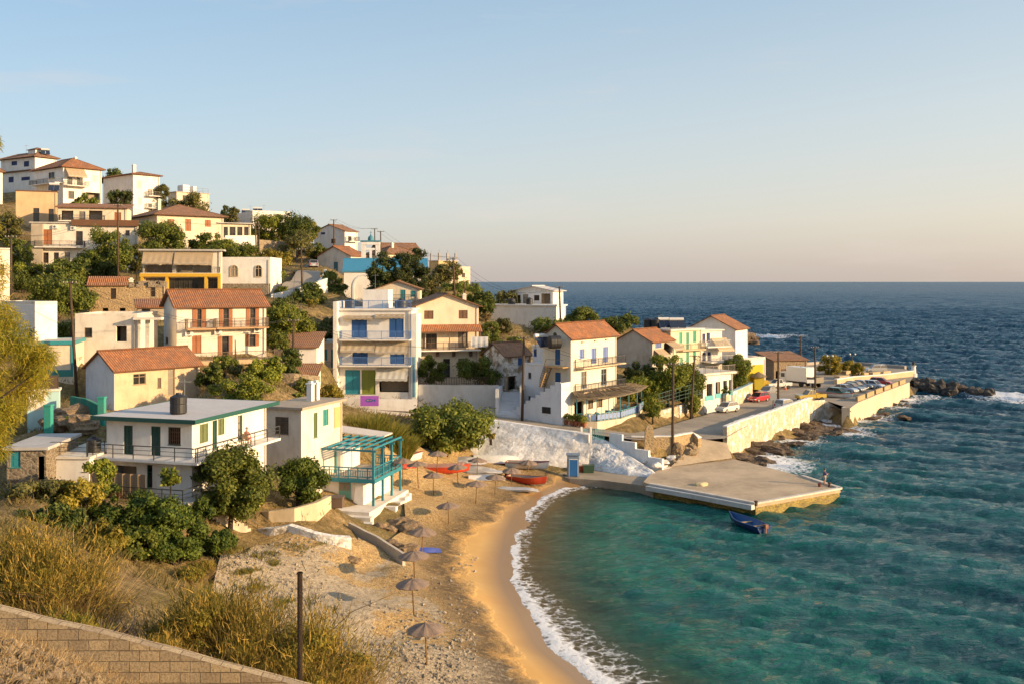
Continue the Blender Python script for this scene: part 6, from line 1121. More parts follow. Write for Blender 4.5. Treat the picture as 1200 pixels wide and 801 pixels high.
for k in range(6): q = dd * L * k / 5 + Vector((0, 0, d.z * k / 5)) - nn * .55; mb.bar(q, q + Vector((0, 0, .9)), .04)
mb.build('railing', paint((.08, .07, .06), .6), o)
for q, l in (([(312, 438, 446, 108), (345, 437, 446, 108), (375, 440, 450, 110)], 'rubble terrace wall under the orange shuttered house'), ([(340, 372, 382, 142), (380, 371, 384, 142), (398, 370, 384, 142)], 'grey garden wall left of the hotel roof'), ([(318, 345, 356, 150), (350, 338, 352, 152), (384, 326, 340, 158)], 'white roadside wall curving below the hill road'), ([(372, 333, 340, 158), (380, 324, 331, 166), (383, 316, 322, 176)], 'low white kerb wall on the bend of the hill road')):
    wallpx_Y('garden_wall', l, q, .4, PW if 'white' in l else stone())
wallpx_Y('retaining_wall', 'cream and stone retaining wall under the tall hedge by the road', [(762, 484, 506, 132), (785, 478, 501, 137), (806, 472, 494, 142), (825, 466, 488, 146)], .5, stone((.58, .45, .28), (.44, .33, .2), (.56, .46, .32), 1.8, .25), wob=.12)
wallpx_Y('retaining_wall', 'cream roadside wall with blue band right of the restaurant', [(851, 462, 484, 149), (866, 456, 477, 155), (882, 449, 470, 161)], .5, stone((.62, .50, .34), (.5, .38, .24), (.6, .5, .36), 1.8, .25), cap=paint((.25, .40, .50), .6))
o = None
mb = MB(); a0, a1, a2 = P(772, 475, 133), P(800, 466, 139), P(823, 460, 145)
for a, b in ((a0, a1), (a1, a2)):
    L = b - a
    for z in (0, .5, 1.0, 1.6): mb.bar(L * 0 + (a - a0) + Vector((0, 0, z)), (b - a0) + Vector((0, 0, z)), .05)
    for k in range(8): q = (a - a0) + L * k / 7; mb.bar(q - Vector((0, 0, .6)), q + Vector((0, 0, 1.6)), .06)
tag(mb.build('fence', paint((.05, .11, .08), .6), None, a0), 'dark green rail fence above the roadside retaining wall', 'fence')
b = P(671.5, 549, 108.5); b.z = .8; o = thing('changing_cabin', 'blue doored beach cabin standing under the white rock wall', 'cabin', b, R(-4)); mb = MB(); mb.box(-.65, .65, 0, 1.1, 0, 2.3); mb.box(-.75, .75, -.1, 1.2, 2.3, 2.4); mb.build('cabin_body', paint((.16, .22, .30), .6), o); mb = MB(); mb.box(-.4, .5, -.05, -.001, .1, 1.85); d = mb.build('door', paint((.02, .13, .36), .5), o); mb = MB()
for x in (-.45, .5): mb.box(x, x + .05, -.07, -.002, .05, 1.95)
mb.box(-.45, .55, -.075, -.002, 1.86, 1.95); mb.build('door_frame', paint((.6, .62, .65), .5), d)
for px, py, col, l, nm in ((680, 549, (.5, .09, .02), 'orange plastic crate beside the blue cabin', 'crate'), (689.5, 550, (.03, .07, .04), 'dark green bin right of the blue cabin', 'bin')):
    mb = MB(); s = .42 if nm == 'crate' else .55; mb.hexa([(-s, -s * .7, 0), (s, -s * .7, 0), (s, s * .7, 0), (-s, s * .7, 0), (-s * 1.15, -s * .8, s * 1.4), (s * 1.15, -s * .8, s * 1.4), (s * 1.15, s * .8, s * 1.4), (-s * 1.15, s * .8, s * 1.4)]); mb.box(-s * 1.2, s * 1.2, -s * .85, s * .85, s * 1.4, s * 1.55); tag(mb.build(nm, paint(col, .5), None, G(px, py + 3, .75)), l, nm)
# ================================================================ TREES AND SHRUBS
# dense rock fig over the beach bank, garden trees, hillside crowns
tree('broad dark fig tree leaning over the whitewashed beach bank', 525, 498, 113, 60, 33, 'fig', 8000, .3, 1, 'fig_tree', k=30, trunk_r=.2, base=2.2, skirt=False)
bush('yellow green reed clump between the pergola house and the fig', 440, 503, 104, 10, 10, 'bright', 300, .14, 2, k=5)
for i, (px, py, h_) in enumerate(((428, 512, 4.0), (446, 515, 4.4), (463, 516, 3.6))):
    p = P(px, py, 103); p.z = tz(p.x, p.y) - .2; t = thing('cane_clump', ('tall yellow green cane clump just behind the pergola', 'tallest cane clump in the middle of the reeds behind the pergola', 'reed clump nearest the fig tree')[i], 'reeds', p, 0, 'cane clumps behind the pergola house'); V, q = blades(3600, 2.8, h_ * .82, .035, 50 + i, .45, None, .9); np_mesh('foliage', V, q, bladem(*BL['reed']), t)
tree('spreading fig tree in front of the large white house', 270, 552, 70, 54, 30, 'fig', 9500, .17, 3, 'fig_tree', k=20, trunk_r=.16, base=5.0)
tree('rounded glossy shrub tree in the curved retaining bed', 350, 558, 75, 33, 22, 'ivy', 5500, .17, 4, 'shrub_tree', k=13, trunk_r=.12, base=5.2)
tree('slender young papaya like tree before the lower terrace', 200, 552, 66, 12, 7, 'bright', 260, .22, 5, 'young_tree', k=7, trunk_r=.06, base=5.5)
for q in ((345, 580, 77), (320, 585, 76), (370, 575, 79)): pass
IV = 'dense ivy covered shrubs on the bank below the large house'
for i, (px, py, Y, a, b, pal, l) in enumerate(((140, 610, 63, 36, 38, 'ivy', 'largest dark ivy mound on the bank below the hanging reed screen'), (185, 620, 62, 34, 34, 'ivy', 'ivy mound in the middle of the bank under the young tree'), (212, 630, 63, 26, 30, 'ivy', 'dark green bush against the lower terrace wall'), (256, 645, 64, 18, 18, 'ivy', 'low green bush beside the cream garden steps'), (115, 565, 66, 16, 28, 'bright', 'bright climbing shrub between the annex and the reed screen'), (160, 642, 60, 26, 18, 'fig', 'lighter green shrub at the foot of the ivy bank'), (206, 645, 61, 28, 16, 'ivy', 'low dark shrub at the sandy edge of the ivy bank'), (90, 600, 63, 24, 26, 'olive', 'olive brown shrub under the square white annex'), (238, 605, 67, 9, 16, 'ivy', 'ivy hanging beside the top of the garden steps'), (36, 588, 61, 34, 16, 'olive', 'dusty olive scrub under the derelict hut'), (92, 584, 62, 26, 20, 'gold', 'golden leaved shrub below the square annex'), (60, 612, 57, 34, 18, 'dark', 'dark low shrub at the left of the ivy bank'), (120, 640, 56, 30, 14, 'gold', 'golden scrub along the foot of the ivy bank'))):
    bush(l, px, py - 6, Y, a * 1.25, b * 1.2, pal, 7500 if i < 4 else 4200, .15, 20 + i, 'ivy_shrub' if pal == 'ivy' else 'shrub', 'shrub', IV, k=14 if i < 4 else 9)
for i, (px, py, Y, a, b, l) in enumerate(((300, 590, 73.5, 10, 9, 'small green plant beside the round shrub bed wall'), (365, 582, 76, 16, 6, 'low grassy growth along the curved bed'), (78, 495, 80, 9, 9, 'palm like green plant in the rocky gully'), (20, 608, 58, 20, 14, 'bluish green shrub below the derelict hut'))): bush(l, px, py, Y, a, b, 'fig' if i else 'bright', 900, .13, 40 + i, k=6)
T = [ # label, px, py, Y, w, h, palette, n, leaf
 ('dark leafy fig left of the stone house', 72, 345, 130, 34, 24, 'fig', 4200, .27), ('rounded green tree under the long cream house', 78, 318, 145, 20, 14, 'fig', 2400, .27), ('dark garden tree beneath the cream house balcony', 100, 312, 158, 16, 12, 'dark', 1600, .28), ('green tree beside the tall hillside pole', 127, 285, 160, 22, 18, 'fig', 2400, .3), ('bushy garden tree behind the shop awnings', 190, 275, 172, 26, 16, 'fig', 2600, .3),
 ('dark tree right of the tall hillside pole', 125, 310, 158, 16, 14, 'dark', 1600, .28), ('slim tree in front of the hipped roof house', 242, 276, 178, 15, 14, 'fig', 1500, .3), ('flat topped pine before the tall plain villa', 140, 228, 215, 13, 9, 'pine', 1100, .32), ('round shrub below the big balcony villa', 100, 234, 205, 12, 6, 'fig', 900, .3),
 ('ridge tree between the two hilltop villas', 132, 204, 250, 12, 6, 'dark', 800, .35), ('golden green tree right of the plain villa', 190, 228, 240, 8, 14, 'olive', 1000, .35), ('dark hedge tree below the roof terrace house', 222, 238, 240, 20, 10, 'olive', 1600, .35), ('small cypress like tree on the skyline', 265, 246, 240, 7, 7, 'pine', 600, .3), ('brownish conifer beside the skyline solar house', 274, 252, 236, 6, 10, 'olive', 600, .3),
 ('broad hedge tree on the crest under the solar panels', 318, 267, 215, 26, 14, 'bright', 2400, .32), ('dark crest tree right of the broad hedge tree', 350, 270, 214, 22, 16, 'dark', 2200, .32), ('golden crest tree near the right shoulder of the hill', 362, 264, 225, 12, 10, 'gold', 1000, .32), ('round green tree overhanging the stone road wall', 347, 285, 200, 16, 14, 'olive', 1600, .3), ('small tree beside the white gabled house', 372, 290, 205, 10, 7, 'fig', 700, .3),
 ('green garden hedge above the arched window house', 266, 289, 172, 22, 7, 'bright', 1600, .25), ('leafy vine hedge right of the hipped roof house', 285, 294, 170, 20, 7, 'fig', 1300, .25), ('tree above the retaining bank of the hill road', 316, 304, 176, 16, 11, 'gold', 1100, .28),
 ('dark tree under the hill road bend', 362, 348, 150, 16, 15, 'dark', 1700, .26), ('dark shrub tree left of the hotel wall', 345, 355, 148, 16, 10, 'dark', 1200, .26), ('leafy tree by the cream gabled orange roof house', 391, 332, 162, 13, 14, 'fig', 1500, .28), ('bright green garden tree above the red outbuilding roofs', 338, 374, 128, 24, 16, 'bright', 3000, .24), ('dark bush beside the right end of the orange shuttered house', 365, 385, 132, 16, 14, 'dark', 1400, .24),
 ('tallest bright oleander below the orange shuttered house', 312, 432, 103, 19, 18, 'bright', 3000, .2), ('green shrub tree beside the weathered tan house', 247, 444, 97, 14, 16, 'fig', 2200, .2), ('dark climbing tree next to the red outbuilding', 340, 424, 112, 10, 14, 'dark', 1200, .22), ('oleander shrub behind the flat white roof', 285, 452, 92, 30, 11, 'bright', 2600, .18), ('low green shrub at the foot of the tall pole', 358, 455, 108, 14, 9, 'fig', 1100, .18), ('yellow green bush behind the pergola house chimneys', 386, 458, 112, 14, 8, 'gold', 900, .2),
 ('tall dark olive tree left of the chapel front', 451, 321, 158, 19, 21, 'pine', 2600, .26), ('middle dark conifer hiding the blue chapel roof', 470, 317, 157, 13, 24, 'pine', 1800, .26), ('right hand dark conifer by the chapel gable', 487, 318, 159, 15, 26, 'pine', 2200, .26), ('olive tree behind the brown gabled house', 507, 333, 168, 14, 14, 'olive', 1500, .28),
 ('sunlit scrub tree on the seaward crest', 525, 318, 200, 15, 10, 'olive', 1200, .32), ('green tree right of the brown gable roof', 548, 348, 172, 18, 12, 'fig', 1800, .28), ('tall leafy tree beside the brown chimney', 566, 356, 168, 14, 16, 'dark', 1800, .28), ('tree on the drop beyond the crest houses', 535, 340, 188, 16, 9, 'fig', 1300, .3), ('golden brown tamarisk left of the white roof apartment', 592, 346, 186, 14, 9, 'olive', 1000, .3),
 ('green tree against the big blank white block', 640, 381, 160, 16, 7, 'fig', 1200, .26), ('bright shrub tree left of the orange roof', 660, 382, 156, 12, 8, 'bright', 900, .26), ('broad green tree behind the orange roofed taverna house', 684, 374, 164, 22, 11, 'fig', 2200, .28), ('dark tree at the seaward edge behind the taverna house', 720, 380, 180, 18, 8, 'dark', 1500, .3), ('dark tree behind the grey rendered gable', 737, 376, 184, 12, 6, 'dark', 700, .3),
 ('tallest bright tree over the roadside fence', 783, 440, 142, 24, 28, 'bright', 3800, .24), ('dark leafy tree against the grey rendered gable', 752, 442, 143, 22, 18, 'dark', 2600, .24), ('yellow green young tree right of the taverna canopy', 748, 458, 138, 17, 20, 'bright', 2600, .22), ('dense green tree left of the restaurant terrace', 806, 446, 145, 17, 24, 'fig', 2400, .24), ('umbrella shaped tree right of the restaurant', 862, 430, 160, 17, 13, 'fig', 2200, .26), ('small roadside palm bush below the restaurant corner', 812, 470, 141, 8, 8, 'bright', 500, .24),
 ('big round tamarisk at the harbour parking', 972, 425, 205, 13, 9, 'gold', 1500, .28), ('small clipped shrub right of the round tamarisk', 993, 427, 207, 6, 5, 'gold', 500, .26), ('low tree on the slope left of the ochre block', 10, 262, 178, 14, 12, 'olive', 1500, .3), ('green tree at the left edge under the ochre block', 22, 292, 165, 16, 12, 'fig', 1800, .3), ('leafy tree between the edge pole and the long cream house', 34, 318, 148, 16, 12, 'bright', 1800, .28), ('shrubby tree behind the small white box house', 74, 386, 112, 12, 10, 'fig', 1200, .22), ('spreading tree between stone house and cream block house', 205, 374, 130, 12, 10, 'fig', 1200, .24), ('low tree right of the orange shuttered house balcony', 326, 398, 120, 14, 12, 'fig', 1600, .22), ('bright bush tree on the slope above the red outbuilding', 300, 372, 138, 13, 9, 'bright', 1200, .24), ('tree under the white roadside wall', 330, 362, 142, 15, 9, 'dark', 1300, .24), ('small tree left of the chapel wall', 398, 352, 160, 9, 12, 'fig', 1000, .26), ('olive tree filling the bank above the annex roofs', 388, 380, 140, 13, 11, 'olive', 1300, .24), ('low tree below the arched window house', 282, 348, 150, 22, 7, 'fig', 1400, .24), ('tree on the terrace below the cream hipped roof house', 160, 296, 168, 12, 9, 'olive', 1100, .28), ('tree at the foot of the hill road wall', 318, 318, 168, 13, 8, 'fig', 1000, .26), ('leafy bank tree beside the stone cottage', 578, 398, 138, 12, 9, 'fig', 1000, .24), ('green bank tree above the stone cottage roof', 602, 402, 142, 13, 8, 'bright', 1000, .24), ('tree on the bank between taverna canopy and road', 765, 478, 131, 10, 10, 'bright', 1000, .22), ('square clipped shrub between the planters', 1006, 432, 196, 6, 7, 'gold', 700, .26)]
for i, (l, px, py, Y, w, h_, pal, n, lf) in enumerate(T): tree(l, px, py, Y, w * 1.28, h_ * 1.22, pal, int(n * 1.7), lf * .92, 100 + i, 'tree', 'tree', 'garden trees among the houses', trunk_r=.13, k=12)
B = [('dark vine covering the left balcony front of the brown gabled house', 504, 433, 131, 19, 17, 'ivy', 2000, .2), ('leafy vine at the right end of the white terrace wall', 562, 434, 130.5, 27, 17, 'ivy', 2600, .2), ('shrub on the crest slope below the unfinished house', 515, 345, 180, 14, 8, 'olive', 700, .28), ('bushes below the cream roof level house', 575, 385, 150, 12, 8, 'fig', 700, .24), ('scrub beside the stone cottage ruin wall', 590, 382, 152, 10, 8, 'olive', 600, .24), ('green scrub in front of the ochre block', 25, 330, 140, 16, 12, 'dark', 900, .26), ('dry scrub under the long cream house', 55, 318, 150, 22, 9, 'olive', 800, .26), ('creeper hanging over the ochre road wall', 330, 305, 186, 16, 12, 'gold', 1000, .26), ('shrubs below the shop frame', 215, 348, 146, 28, 7, 'fig', 1400, .22), ('garden shrub between tan house and outbuilding', 262, 425, 104, 14, 9, 'fig', 900, .2), ('pink tinged oleander bush under the balconies', 283, 434, 104, 16, 7, 'olive', 900, .18), ('hedge under the white gabled house', 395, 295, 205, 14, 5, 'fig', 500, .28), ('low shrub at the edge of the hill road', 330, 340, 155, 8, 4, 'fig', 400, .22), ('crest bush right of the tower house', 556, 338, 200, 10, 6, 'fig', 500, .28), ('dark ivy patch on the wall under the restaurant', 850, 458, 150, 6, 6, 'ivy', 400, .2), ('scrub on the headland behind the white gabled house', 835, 379, 186, 14, 5, 'olive', 500, .28), ('bush below the cube house', 612, 392, 158, 14, 6, 'fig', 700, .24), ('dry golden tuft on the beach bank', 575, 510, 112, 5, 4, 'gold', 250, .14), ('dry golden tuft beside the stair head', 748, 533, 116, 6, 3.5, 'gold', 250, .14)]
for i, (l, px, py, Y, w, h_, pal, n, lf) in enumerate(B): bush(l, px, py, Y, w * 1.15, h_ * 1.15, pal, int(n * 1.5), lf * .9, 200 + i, group='shrubs between the houses')
rr = random.Random(77); k_ = 0
HP = [o for o in C.objects if o.type == 'EMPTY' and o.get('category') in ('house', 'villa', 'hotel', 'chapel', 'shed')]
for k in range(120):                                        # wild scrub over the open slopes, a plant each
    px = rr.choice([rr.uniform(0, 400), rr.uniform(0, 400), rr.uniform(400, 620)]); Y = rr.uniform(88, 235); x = (px - 600) / FPX * Y; z = tz(x, Y)
    if z < 7.5 or any((Vector((x, Y)) - Vector(h.location[:2])).length < 7 for h in HP): continue
    s = rr.uniform(.5, 1.4); pal = rr.choice(('olive', 'fig', 'gold', 'dry')); bush('low wild scrub bush on the open hillside between houses', 0, 0, FPX, s * 1.3, s * .8, pal, 320, .2, 300 + k, 'scrub_bush', 'bush', 'wild scrub on the hillside', k=5, p=Vector((x, Y, z + s * .55)))
# ---- tamarisk at the near left edge
TX, TY = -15.2, 24.5; t = thing('tamarisk_tree', 'feathery golden green tamarisk overhanging the left edge of the view', 'tree', (TX, TY, 12.6)); m = MB(); cl = [(-60, 200, 50), (-45, 160, 30), (-22, 168, 12), (-8, 163, 8), (-60, 260, 45), (-32, 240, 26), (-30, 320, 30), (-10, 395, 34), (18, 400, 26), (30, 425, 24), (45, 418, 15), (-20, 440, 38), (12, 455, 30), (-30, 480, 42), (2, 490, 30), (22, 478, 18), (-8, 520, 26), (-60, 380, 70), (-90, 460, 80), (-90, 300, 80), (-60, 530, 40), (10, 372, 14), (55, 432, 9)]
fork = Vector((.1, 0, 4.2)); m.tube([(0, 0, -1), (.1, .1, 2), fork], [.28, .22, .18], 9); cs = []; rd = []
for a, b, r in cl:
    q = P(a, b, TY) - Vector((TX, TY, 12.6)); q.y += (hash((a, b)) % 100 - 50) / 60; cs.append(q); rd.append(r * m_per_px(TY) * .95); mid = fork.lerp(q, .5) + Vector((0, 0, .25)); m.tube([fork, mid, q], [.08, .045, .012], 5)
m.build('trunk', BARK(), t, smooth=True); rs = np.random.RandomState(5); n = 80000; ca, ra = np.array(cs), np.array(rd); ix = rs.choice(len(ca), n, p=ra ** 2 / (ra ** 2).sum()); d = rs.normal(size=(n, 3)); d /= np.linalg.norm(d, axis=1)[:, None]; c0 = ca[ix] + d * (ra[ix] * rs.rand(n) ** .45)[:, None]
ax = rs.normal(size=(n, 3)) * .55 + d * .5 + [0, 0, -.55]; ax /= np.linalg.norm(ax, axis=1)[:, None]; L = .07 + .12 * rs.rand(n); sd = np.cross(ax, rs.normal(size=(n, 3))); sd /= np.linalg.norm(sd, axis=1)[:, None]; w = .015
V = np.stack([c0 - sd * w * .6, c0 + sd * w * .6, c0 + ax * L[:, None] + sd * w * .3, c0 + ax * L[:, None] - sd * w * .3], 1).reshape(-1, 3); np_mesh('crown', V, np.arange(4 * n).reshape(n, 4), leafmat((.17, .21, .022), (.58, .44, .05), .5), t)
# ---- near slope: broom, dead branches, straw
BR = [(-14.2, 28, 1.9, 2.6, 'large golden broom bush at the far left of the near slope'), (-12.4, 26.5, 1.8, 2.5, 'tall green gold broom bush behind the block wall'), (-8.6, 28.5, 1.5, 2.1, 'upright broom bush facing the pebble beach'), (-7.9, 25.0, 1.6, 2.5, 'lower broom bush with bleached twigs near the rusty pipe'), (-5.3, 24.6, 2.0, 3.3, 'round dense broom bush behind the rusty pipe'), (-15.4, 24.5, 1.3, 1.9, 'shaggy broom bush under the tamarisk'), (-10.4, 23.2, 1.0, 1.0, 'dry grassy clump right behind the block wall'), (-8.2, 22.6, .9, .9, 'brown twiggy clump against the block wall')]
for i, (x, y, r, h_, l) in enumerate(BR): broom(l, Vector((x, y, tz(x, y) - .1)), r, h_, 400 + i, ('broom', 'broom', 'green', 'broom')[i % 4], int(2600 * r * r + 1800), .010, 4 + i % 4, 'broom bushes on the near slope')
for i, (px, py, r, l) in enumerate(((240, 682, .9, 'straw tuft at the upper left corner of the pebble beach'), (250, 706, .8, 'straw tuft midway along the left edge of the pebbles'), (262, 664, .7, 'straw tuft between the ivy bank and the pebbles'), (268, 738, .9, 'straw tuft at the lowest left edge of the pebbles'), (232, 662, .9, 'straw tuft under the right end of the ivy bank'), (222, 690, 1.1, 'wide straw tuft on the bare slope left of the pebbles'))): p = G(px, py, 3.6); broom(l, Vector((p.x, p.y, tz(p.x, p.y) - .05)), r, r * .9, 450 + i, ('broom', 'green')[i % 2], 1500, .014, 1, 'straw tufts beside the pebble beach', 'straw_tuft', 'dry tuft')
t = thing('dead_bush', 'bleached tangle of dead branches below the white annex', 'dead bush', P(85, 612, 62)); rr = random.Random(3); m = MB()
for k in range(60):
    p = Vector((rr.uniform(-1.2, 1.2), rr.uniform(-.6, .6), -.3)); d = Vector((rr.uniform(-.8, .8), rr.uniform(-.6, .3), rr.uniform(.3, 1))); pts = [p]
    for j in range(4): pts.append(pts[-1] + d * rr.uniform(.3, .6) + Vector((rr.uniform(-.2, .2),) * 3))
    m.tube(pts, [.035, .028, .02, .012, .005], 4)
m.build('branches', rockmat((.52, .41, .30), (.34, .27, .19), 3), t)
for x, y, s, l in ((-9.6, 24.6, .62, 'bleached dead branches between two broom bushes'), (-6.9, 23.3, .5, 'grey dead twigs at the foot of the block wall'), (-11.3, 27.5, .7, 'pale dead branches under the tall broom bush')): copy_thing(t, Vector((x, y, tz(x, y) + .1)), x * 3, l, s)
sel = [(rr.uniform(-9.5, -4.2), rr.uniform(11.5, 16.6)) for _ in range(420)]; cs = [(x, y, tz(x, y) + .02) for x, y in sel]; V, q = blades(9000, .55, .15, .005, 9, 1.1, cs, .5); o = np_mesh('dry_grass', V, q, bladem(*BL['straw'])); o['kind'] = 'stuff'; tag(o, 'short dry straw covering the near earth mound', 'dry grass', None, 'stuff')
sel = [(rr.uniform(-17, -3.5), rr.uniform(20.3, 40)) for _ in range(500)]; cs = [(x, y, tz(x, y)) for x, y in sel if not (x > -7 and y > 30)]; V, q = blades(6000, .8, .34, .008, 10, .9, cs, .6); o = np_mesh('dry_undergrowth', V, q, bladem((.10, .075, .03), (.22, .16, .06), (.34, .24, .11))); tag(o, 'dry undergrowth between the broom bushes on the slope', 'undergrowth', None, 'stuff')
gm = [(G(px, py, 3.3), r) for px, py, r in ((318, 667, .5), (343, 645, .9), (310, 655, .5), (270, 672, .45), (300, 690, .4), (285, 683, .4), (330, 700, .35))]; cs = [(p.x + rr.gauss(0, r), p.y + rr.gauss(0, r), tz(p.x, p.y) + .05) for p, r in gm for _ in range(25)]; V, q = blades(3500, .4, .3, .014, 12, .8, cs); tag(np_mesh('beach_grass', V, q, bladem(*BL['green'])), 'scattered green weed tufts on the pebbly top of the beach', 'grass', None, 'stuff')
sel = []
while len(sel) < 5200:
    px, Y_q = rr.uniform(-60, 640), rr.uniform(52, 235); x = (px - 600) / FPX * Y_q
    if Y_q > 110 or px < 480: sel.append((x, Y_q))
zz_ = tz_arr(np.array([s[0] for s in sel]), np.array([s[1] for s in sel])); cs = [(x, y, z + .1) for (x, y), z in zip(sel, zz_) if z > 4.2]; V, q = blades(60000, 1.6, .55, .03, 14, .8, cs, .5); tag(np_mesh('hillside_grass', V, q, bladem((.07, .075, .02), (.17, .135, .045), (.30, .21, .09))), 'dry grass and low weeds over the open hillside', 'grass', None, 'stuff')
# loose stones: near mound and beach
rm = rockmat((.56, .42, .26), (.36, .26, .16), 2, (1, 1, 1)); V = []; F_ = []
def pebbles(name, label, spots, smin, smax, m, seed):
    rs = np.random.RandomState(seed); base = np.array([(1, 0, 0), (0, 1, 0), (-1, 0, 0), (0, -1, 0), (0, 0, .7), (0, 0, -.5)]); fc = np.array([(0, 1, 4), (1, 2, 4), (2, 3, 4), (3, 0, 4), (1, 0, 5), (2, 1, 5), (3, 2, 5), (0, 3, 5)]); n = len(spots); s = smin + (smax - smin) * rs.rand(n, 1, 1) ** 3; v = base[None] * s * (.6 + .8 * rs.rand(n, 6, 1)) ; a = rs.rand(n) * 6.28; c, sn = np.cos(a)[:, None], np.sin(a)[:, None]
    v = np.stack([v[..., 0] * c - v[..., 1] * sn, v[..., 0] * sn + v[..., 1] * c, v[..., 2]], -1) + np.array(spots)[:, None]; tag(np_mesh(name, v.reshape(-1, 3), (np.arange(n)[:, None, None] * 6 + fc).reshape(-1, 3), m), label, 'stones', None, 'stuff')
pebbles('loose_stones', 'loose stones scattered over the near earth mound', [(x, y, tz(x, y) + .01) for x, y in [(rr.uniform(-9.5, -4), rr.uniform(11.5, 17.3)) for _ in range(2600)]], .012, .14, rm, 2)
bs = [];
while len(bs) < 5200:
    a, b = rr.uniform(230, 560), rr.uniform(620, 812); p = G(a, b, 2.6); w = max(0, 1 - math.hypot(a - 290, (b - 690)) / 130) + max(0, 1 - math.hypot(a - 500, b - 770) / 90) + .12
    if rr.random() < w: bs.append(p)
arr = beach_z(np.array([p.x for p in bs]), np.array([p.y for p in bs])); ins = in_poly(np.array([p.x for p in bs]), np.array([p.y for p in bs]), BXY)
pebbles('beach_pebbles', 'grey and pale pebbles strewn over the upper beach', [(p.x, p.y, z) for p, z, k in zip(bs, arr, ins) if k], .035, .2, rockmat((.58, .48, .35), (.30, .25, .19), 1.2, (1, 1, 1)), 3)
# ================================================================ ROCKS
RK = rockmat((.25, .175, .11), (.085, .062, .045), 1.1, (1, 1, 3)); RD = rockmat((.13, .11, .09), (.045, .04, .036), 1.0, (1, 1, 2)); rr = random.Random(21); k = 0
for (x0, y0, x1, y1, n, smax, l) in ((858, 541, 905, 522, 22, 2.6, 'brown layered shore rock below the near part of the sea wall'), (898, 515, 950, 492, 26, 2.6, 'brown layered shore rock below the far part of the sea wall'), (905, 527, 985, 494, 16, 2.2, 'low wet brown rock washed by foam off the sea wall'), (945, 490, 985, 482, 10, 1.7, 'flat brown rock at the foot of the slipway'), (1005, 490, 1065, 466, 16, 1.6, 'small low brown rock along the harbour wall foot')):
    for i in range(n):
        t = rr.random(); e = rr.gauss(0, 1); p = G(x0 + (x1 - x0) * t + e * 5, y0 + (y1 - y0) * t + e * 3.5 + 1, .1); s = rr.uniform(.5, 1) * smax; rock(l, p + Vector((0, 0, -.2)), (s, s * rr.uniform(.4, .6), s * rr.uniform(.22, .42)), 500 + k, RK, rr.uniform(-.5, .35) - .35, 3, .45, 'shore_rock', 'shore rocks under the sea wall', rr.uniform(-.3, .3), 3); k += 1
for i in range(54):
    t = i / 54; p = G(1066 + 98 * t, 458 + 4 * t, .2); off = rr.gauss(0, 1.9 * (1.2 - t * .7)); s = rr.uniform(.7, 1.7) * (1.15 - .35 * t); rock('dark boulder in the breakwater mound beyond the beacon', p + Vector((off * .3, off + 2.2 * (1 - t), max(0, 2.0 * (1 - t * .75) - abs(off) * .7) + rr.uniform(-.4, .2))), (s, s * rr.uniform(.7, 1), s * rr.uniform(.6, .9)), 700 + i, RD, rr.uniform(0, 3), 2, .5, 'boulder', 'boulders of the breakwater')
for i, (px, py, s) in enumerate(((858, 389, 3.2), (868, 388, 3.6), (876, 391, 2.6), (850, 391, 2.5), (880, 393, 1.6))): p = P(px, py, 212); rock('brown headland rock standing in the open sea past the white house', p + Vector((0, 0, -1.5)), (s * 1.1, s * .8, s * .5), 780 + i, RK, i, 3, .5, 'headland_rock', 'headland rocks', 0, 2)
for i, (px, py, Y, s) in enumerate(((92, 485, 84, 1.9), (80, 500, 81, 1.6), (100, 505, 79, 1.4), (68, 505, 82, 1.3), (470, 603, 84, 1.0), (485, 610, 83, 1.2), (460, 620, 78, .8), (478, 630, 77, .9), (498, 618, 83, .7), (450, 605, 82, .9), (413, 640, 70, .5), (250, 640, 66, .7), (262, 655, 66, .6), (118, 700, 24, .25), (80, 712, 22.5, .22))):
    p = P(px, py, Y); z = tz(p.x, p.y); rock(('rough ochre outcrop in the gully beside the tan house', 'sandy rock outcrop below the pergola posts', 'pale loose rock on the near slope')[0 if i < 4 else 1 if i < 10 else 2], Vector((p.x, p.y, z)), (s, s * .8, s * .55), 800 + i, rockmat((.40, .28, .16), (.22, .15, .09), 1.2, (1, 1, 2)), i, 3, .45, 'rock', 'loose outcrops', 0, 2)
p = P(795, 525, 116); rock('rounded golden boulder at the foot of the corner pole', Vector((p.x, p.y, 2.3)), (.8, .6, 1.0), 850, rockmat((.46, .32, .18), (.28, .19, .1), 1.2), 0, 3, .25)
for i, (px, py, s) in enumerate(((760, 541, .9), (770, 545, .7), (752, 536, .6), (778, 541, .6), (788, 537, .8))): rock('whitewashed stone heaped beside the stair foot', G(px, py, 1.6), (s, s * .7, s * .5), 860 + i, plaster((.68, .66, .63), .5), i, 2, .4, 'stone', 'whitewashed stones by the stair')

for i, (px, py, z, s) in enumerate(((806, 528, 2.3, 1.0), (797, 535, 1.8, .8), (811, 522, 2.7, .8), (790, 541, 1.4, .7), (784, 546, 1.15, .5), (801, 531, 2.0, .7))): rock('golden rubble stone along the left edge of the ramp', G(px, py, z) + Vector((0, 0, -.25)), (s, s * .8, s * .65), 880 + i, rockmat((.50, .37, .22), (.30, .22, .13), 1.2), i, 3, .4, 'stone', 'rubble stones beside the ramp')
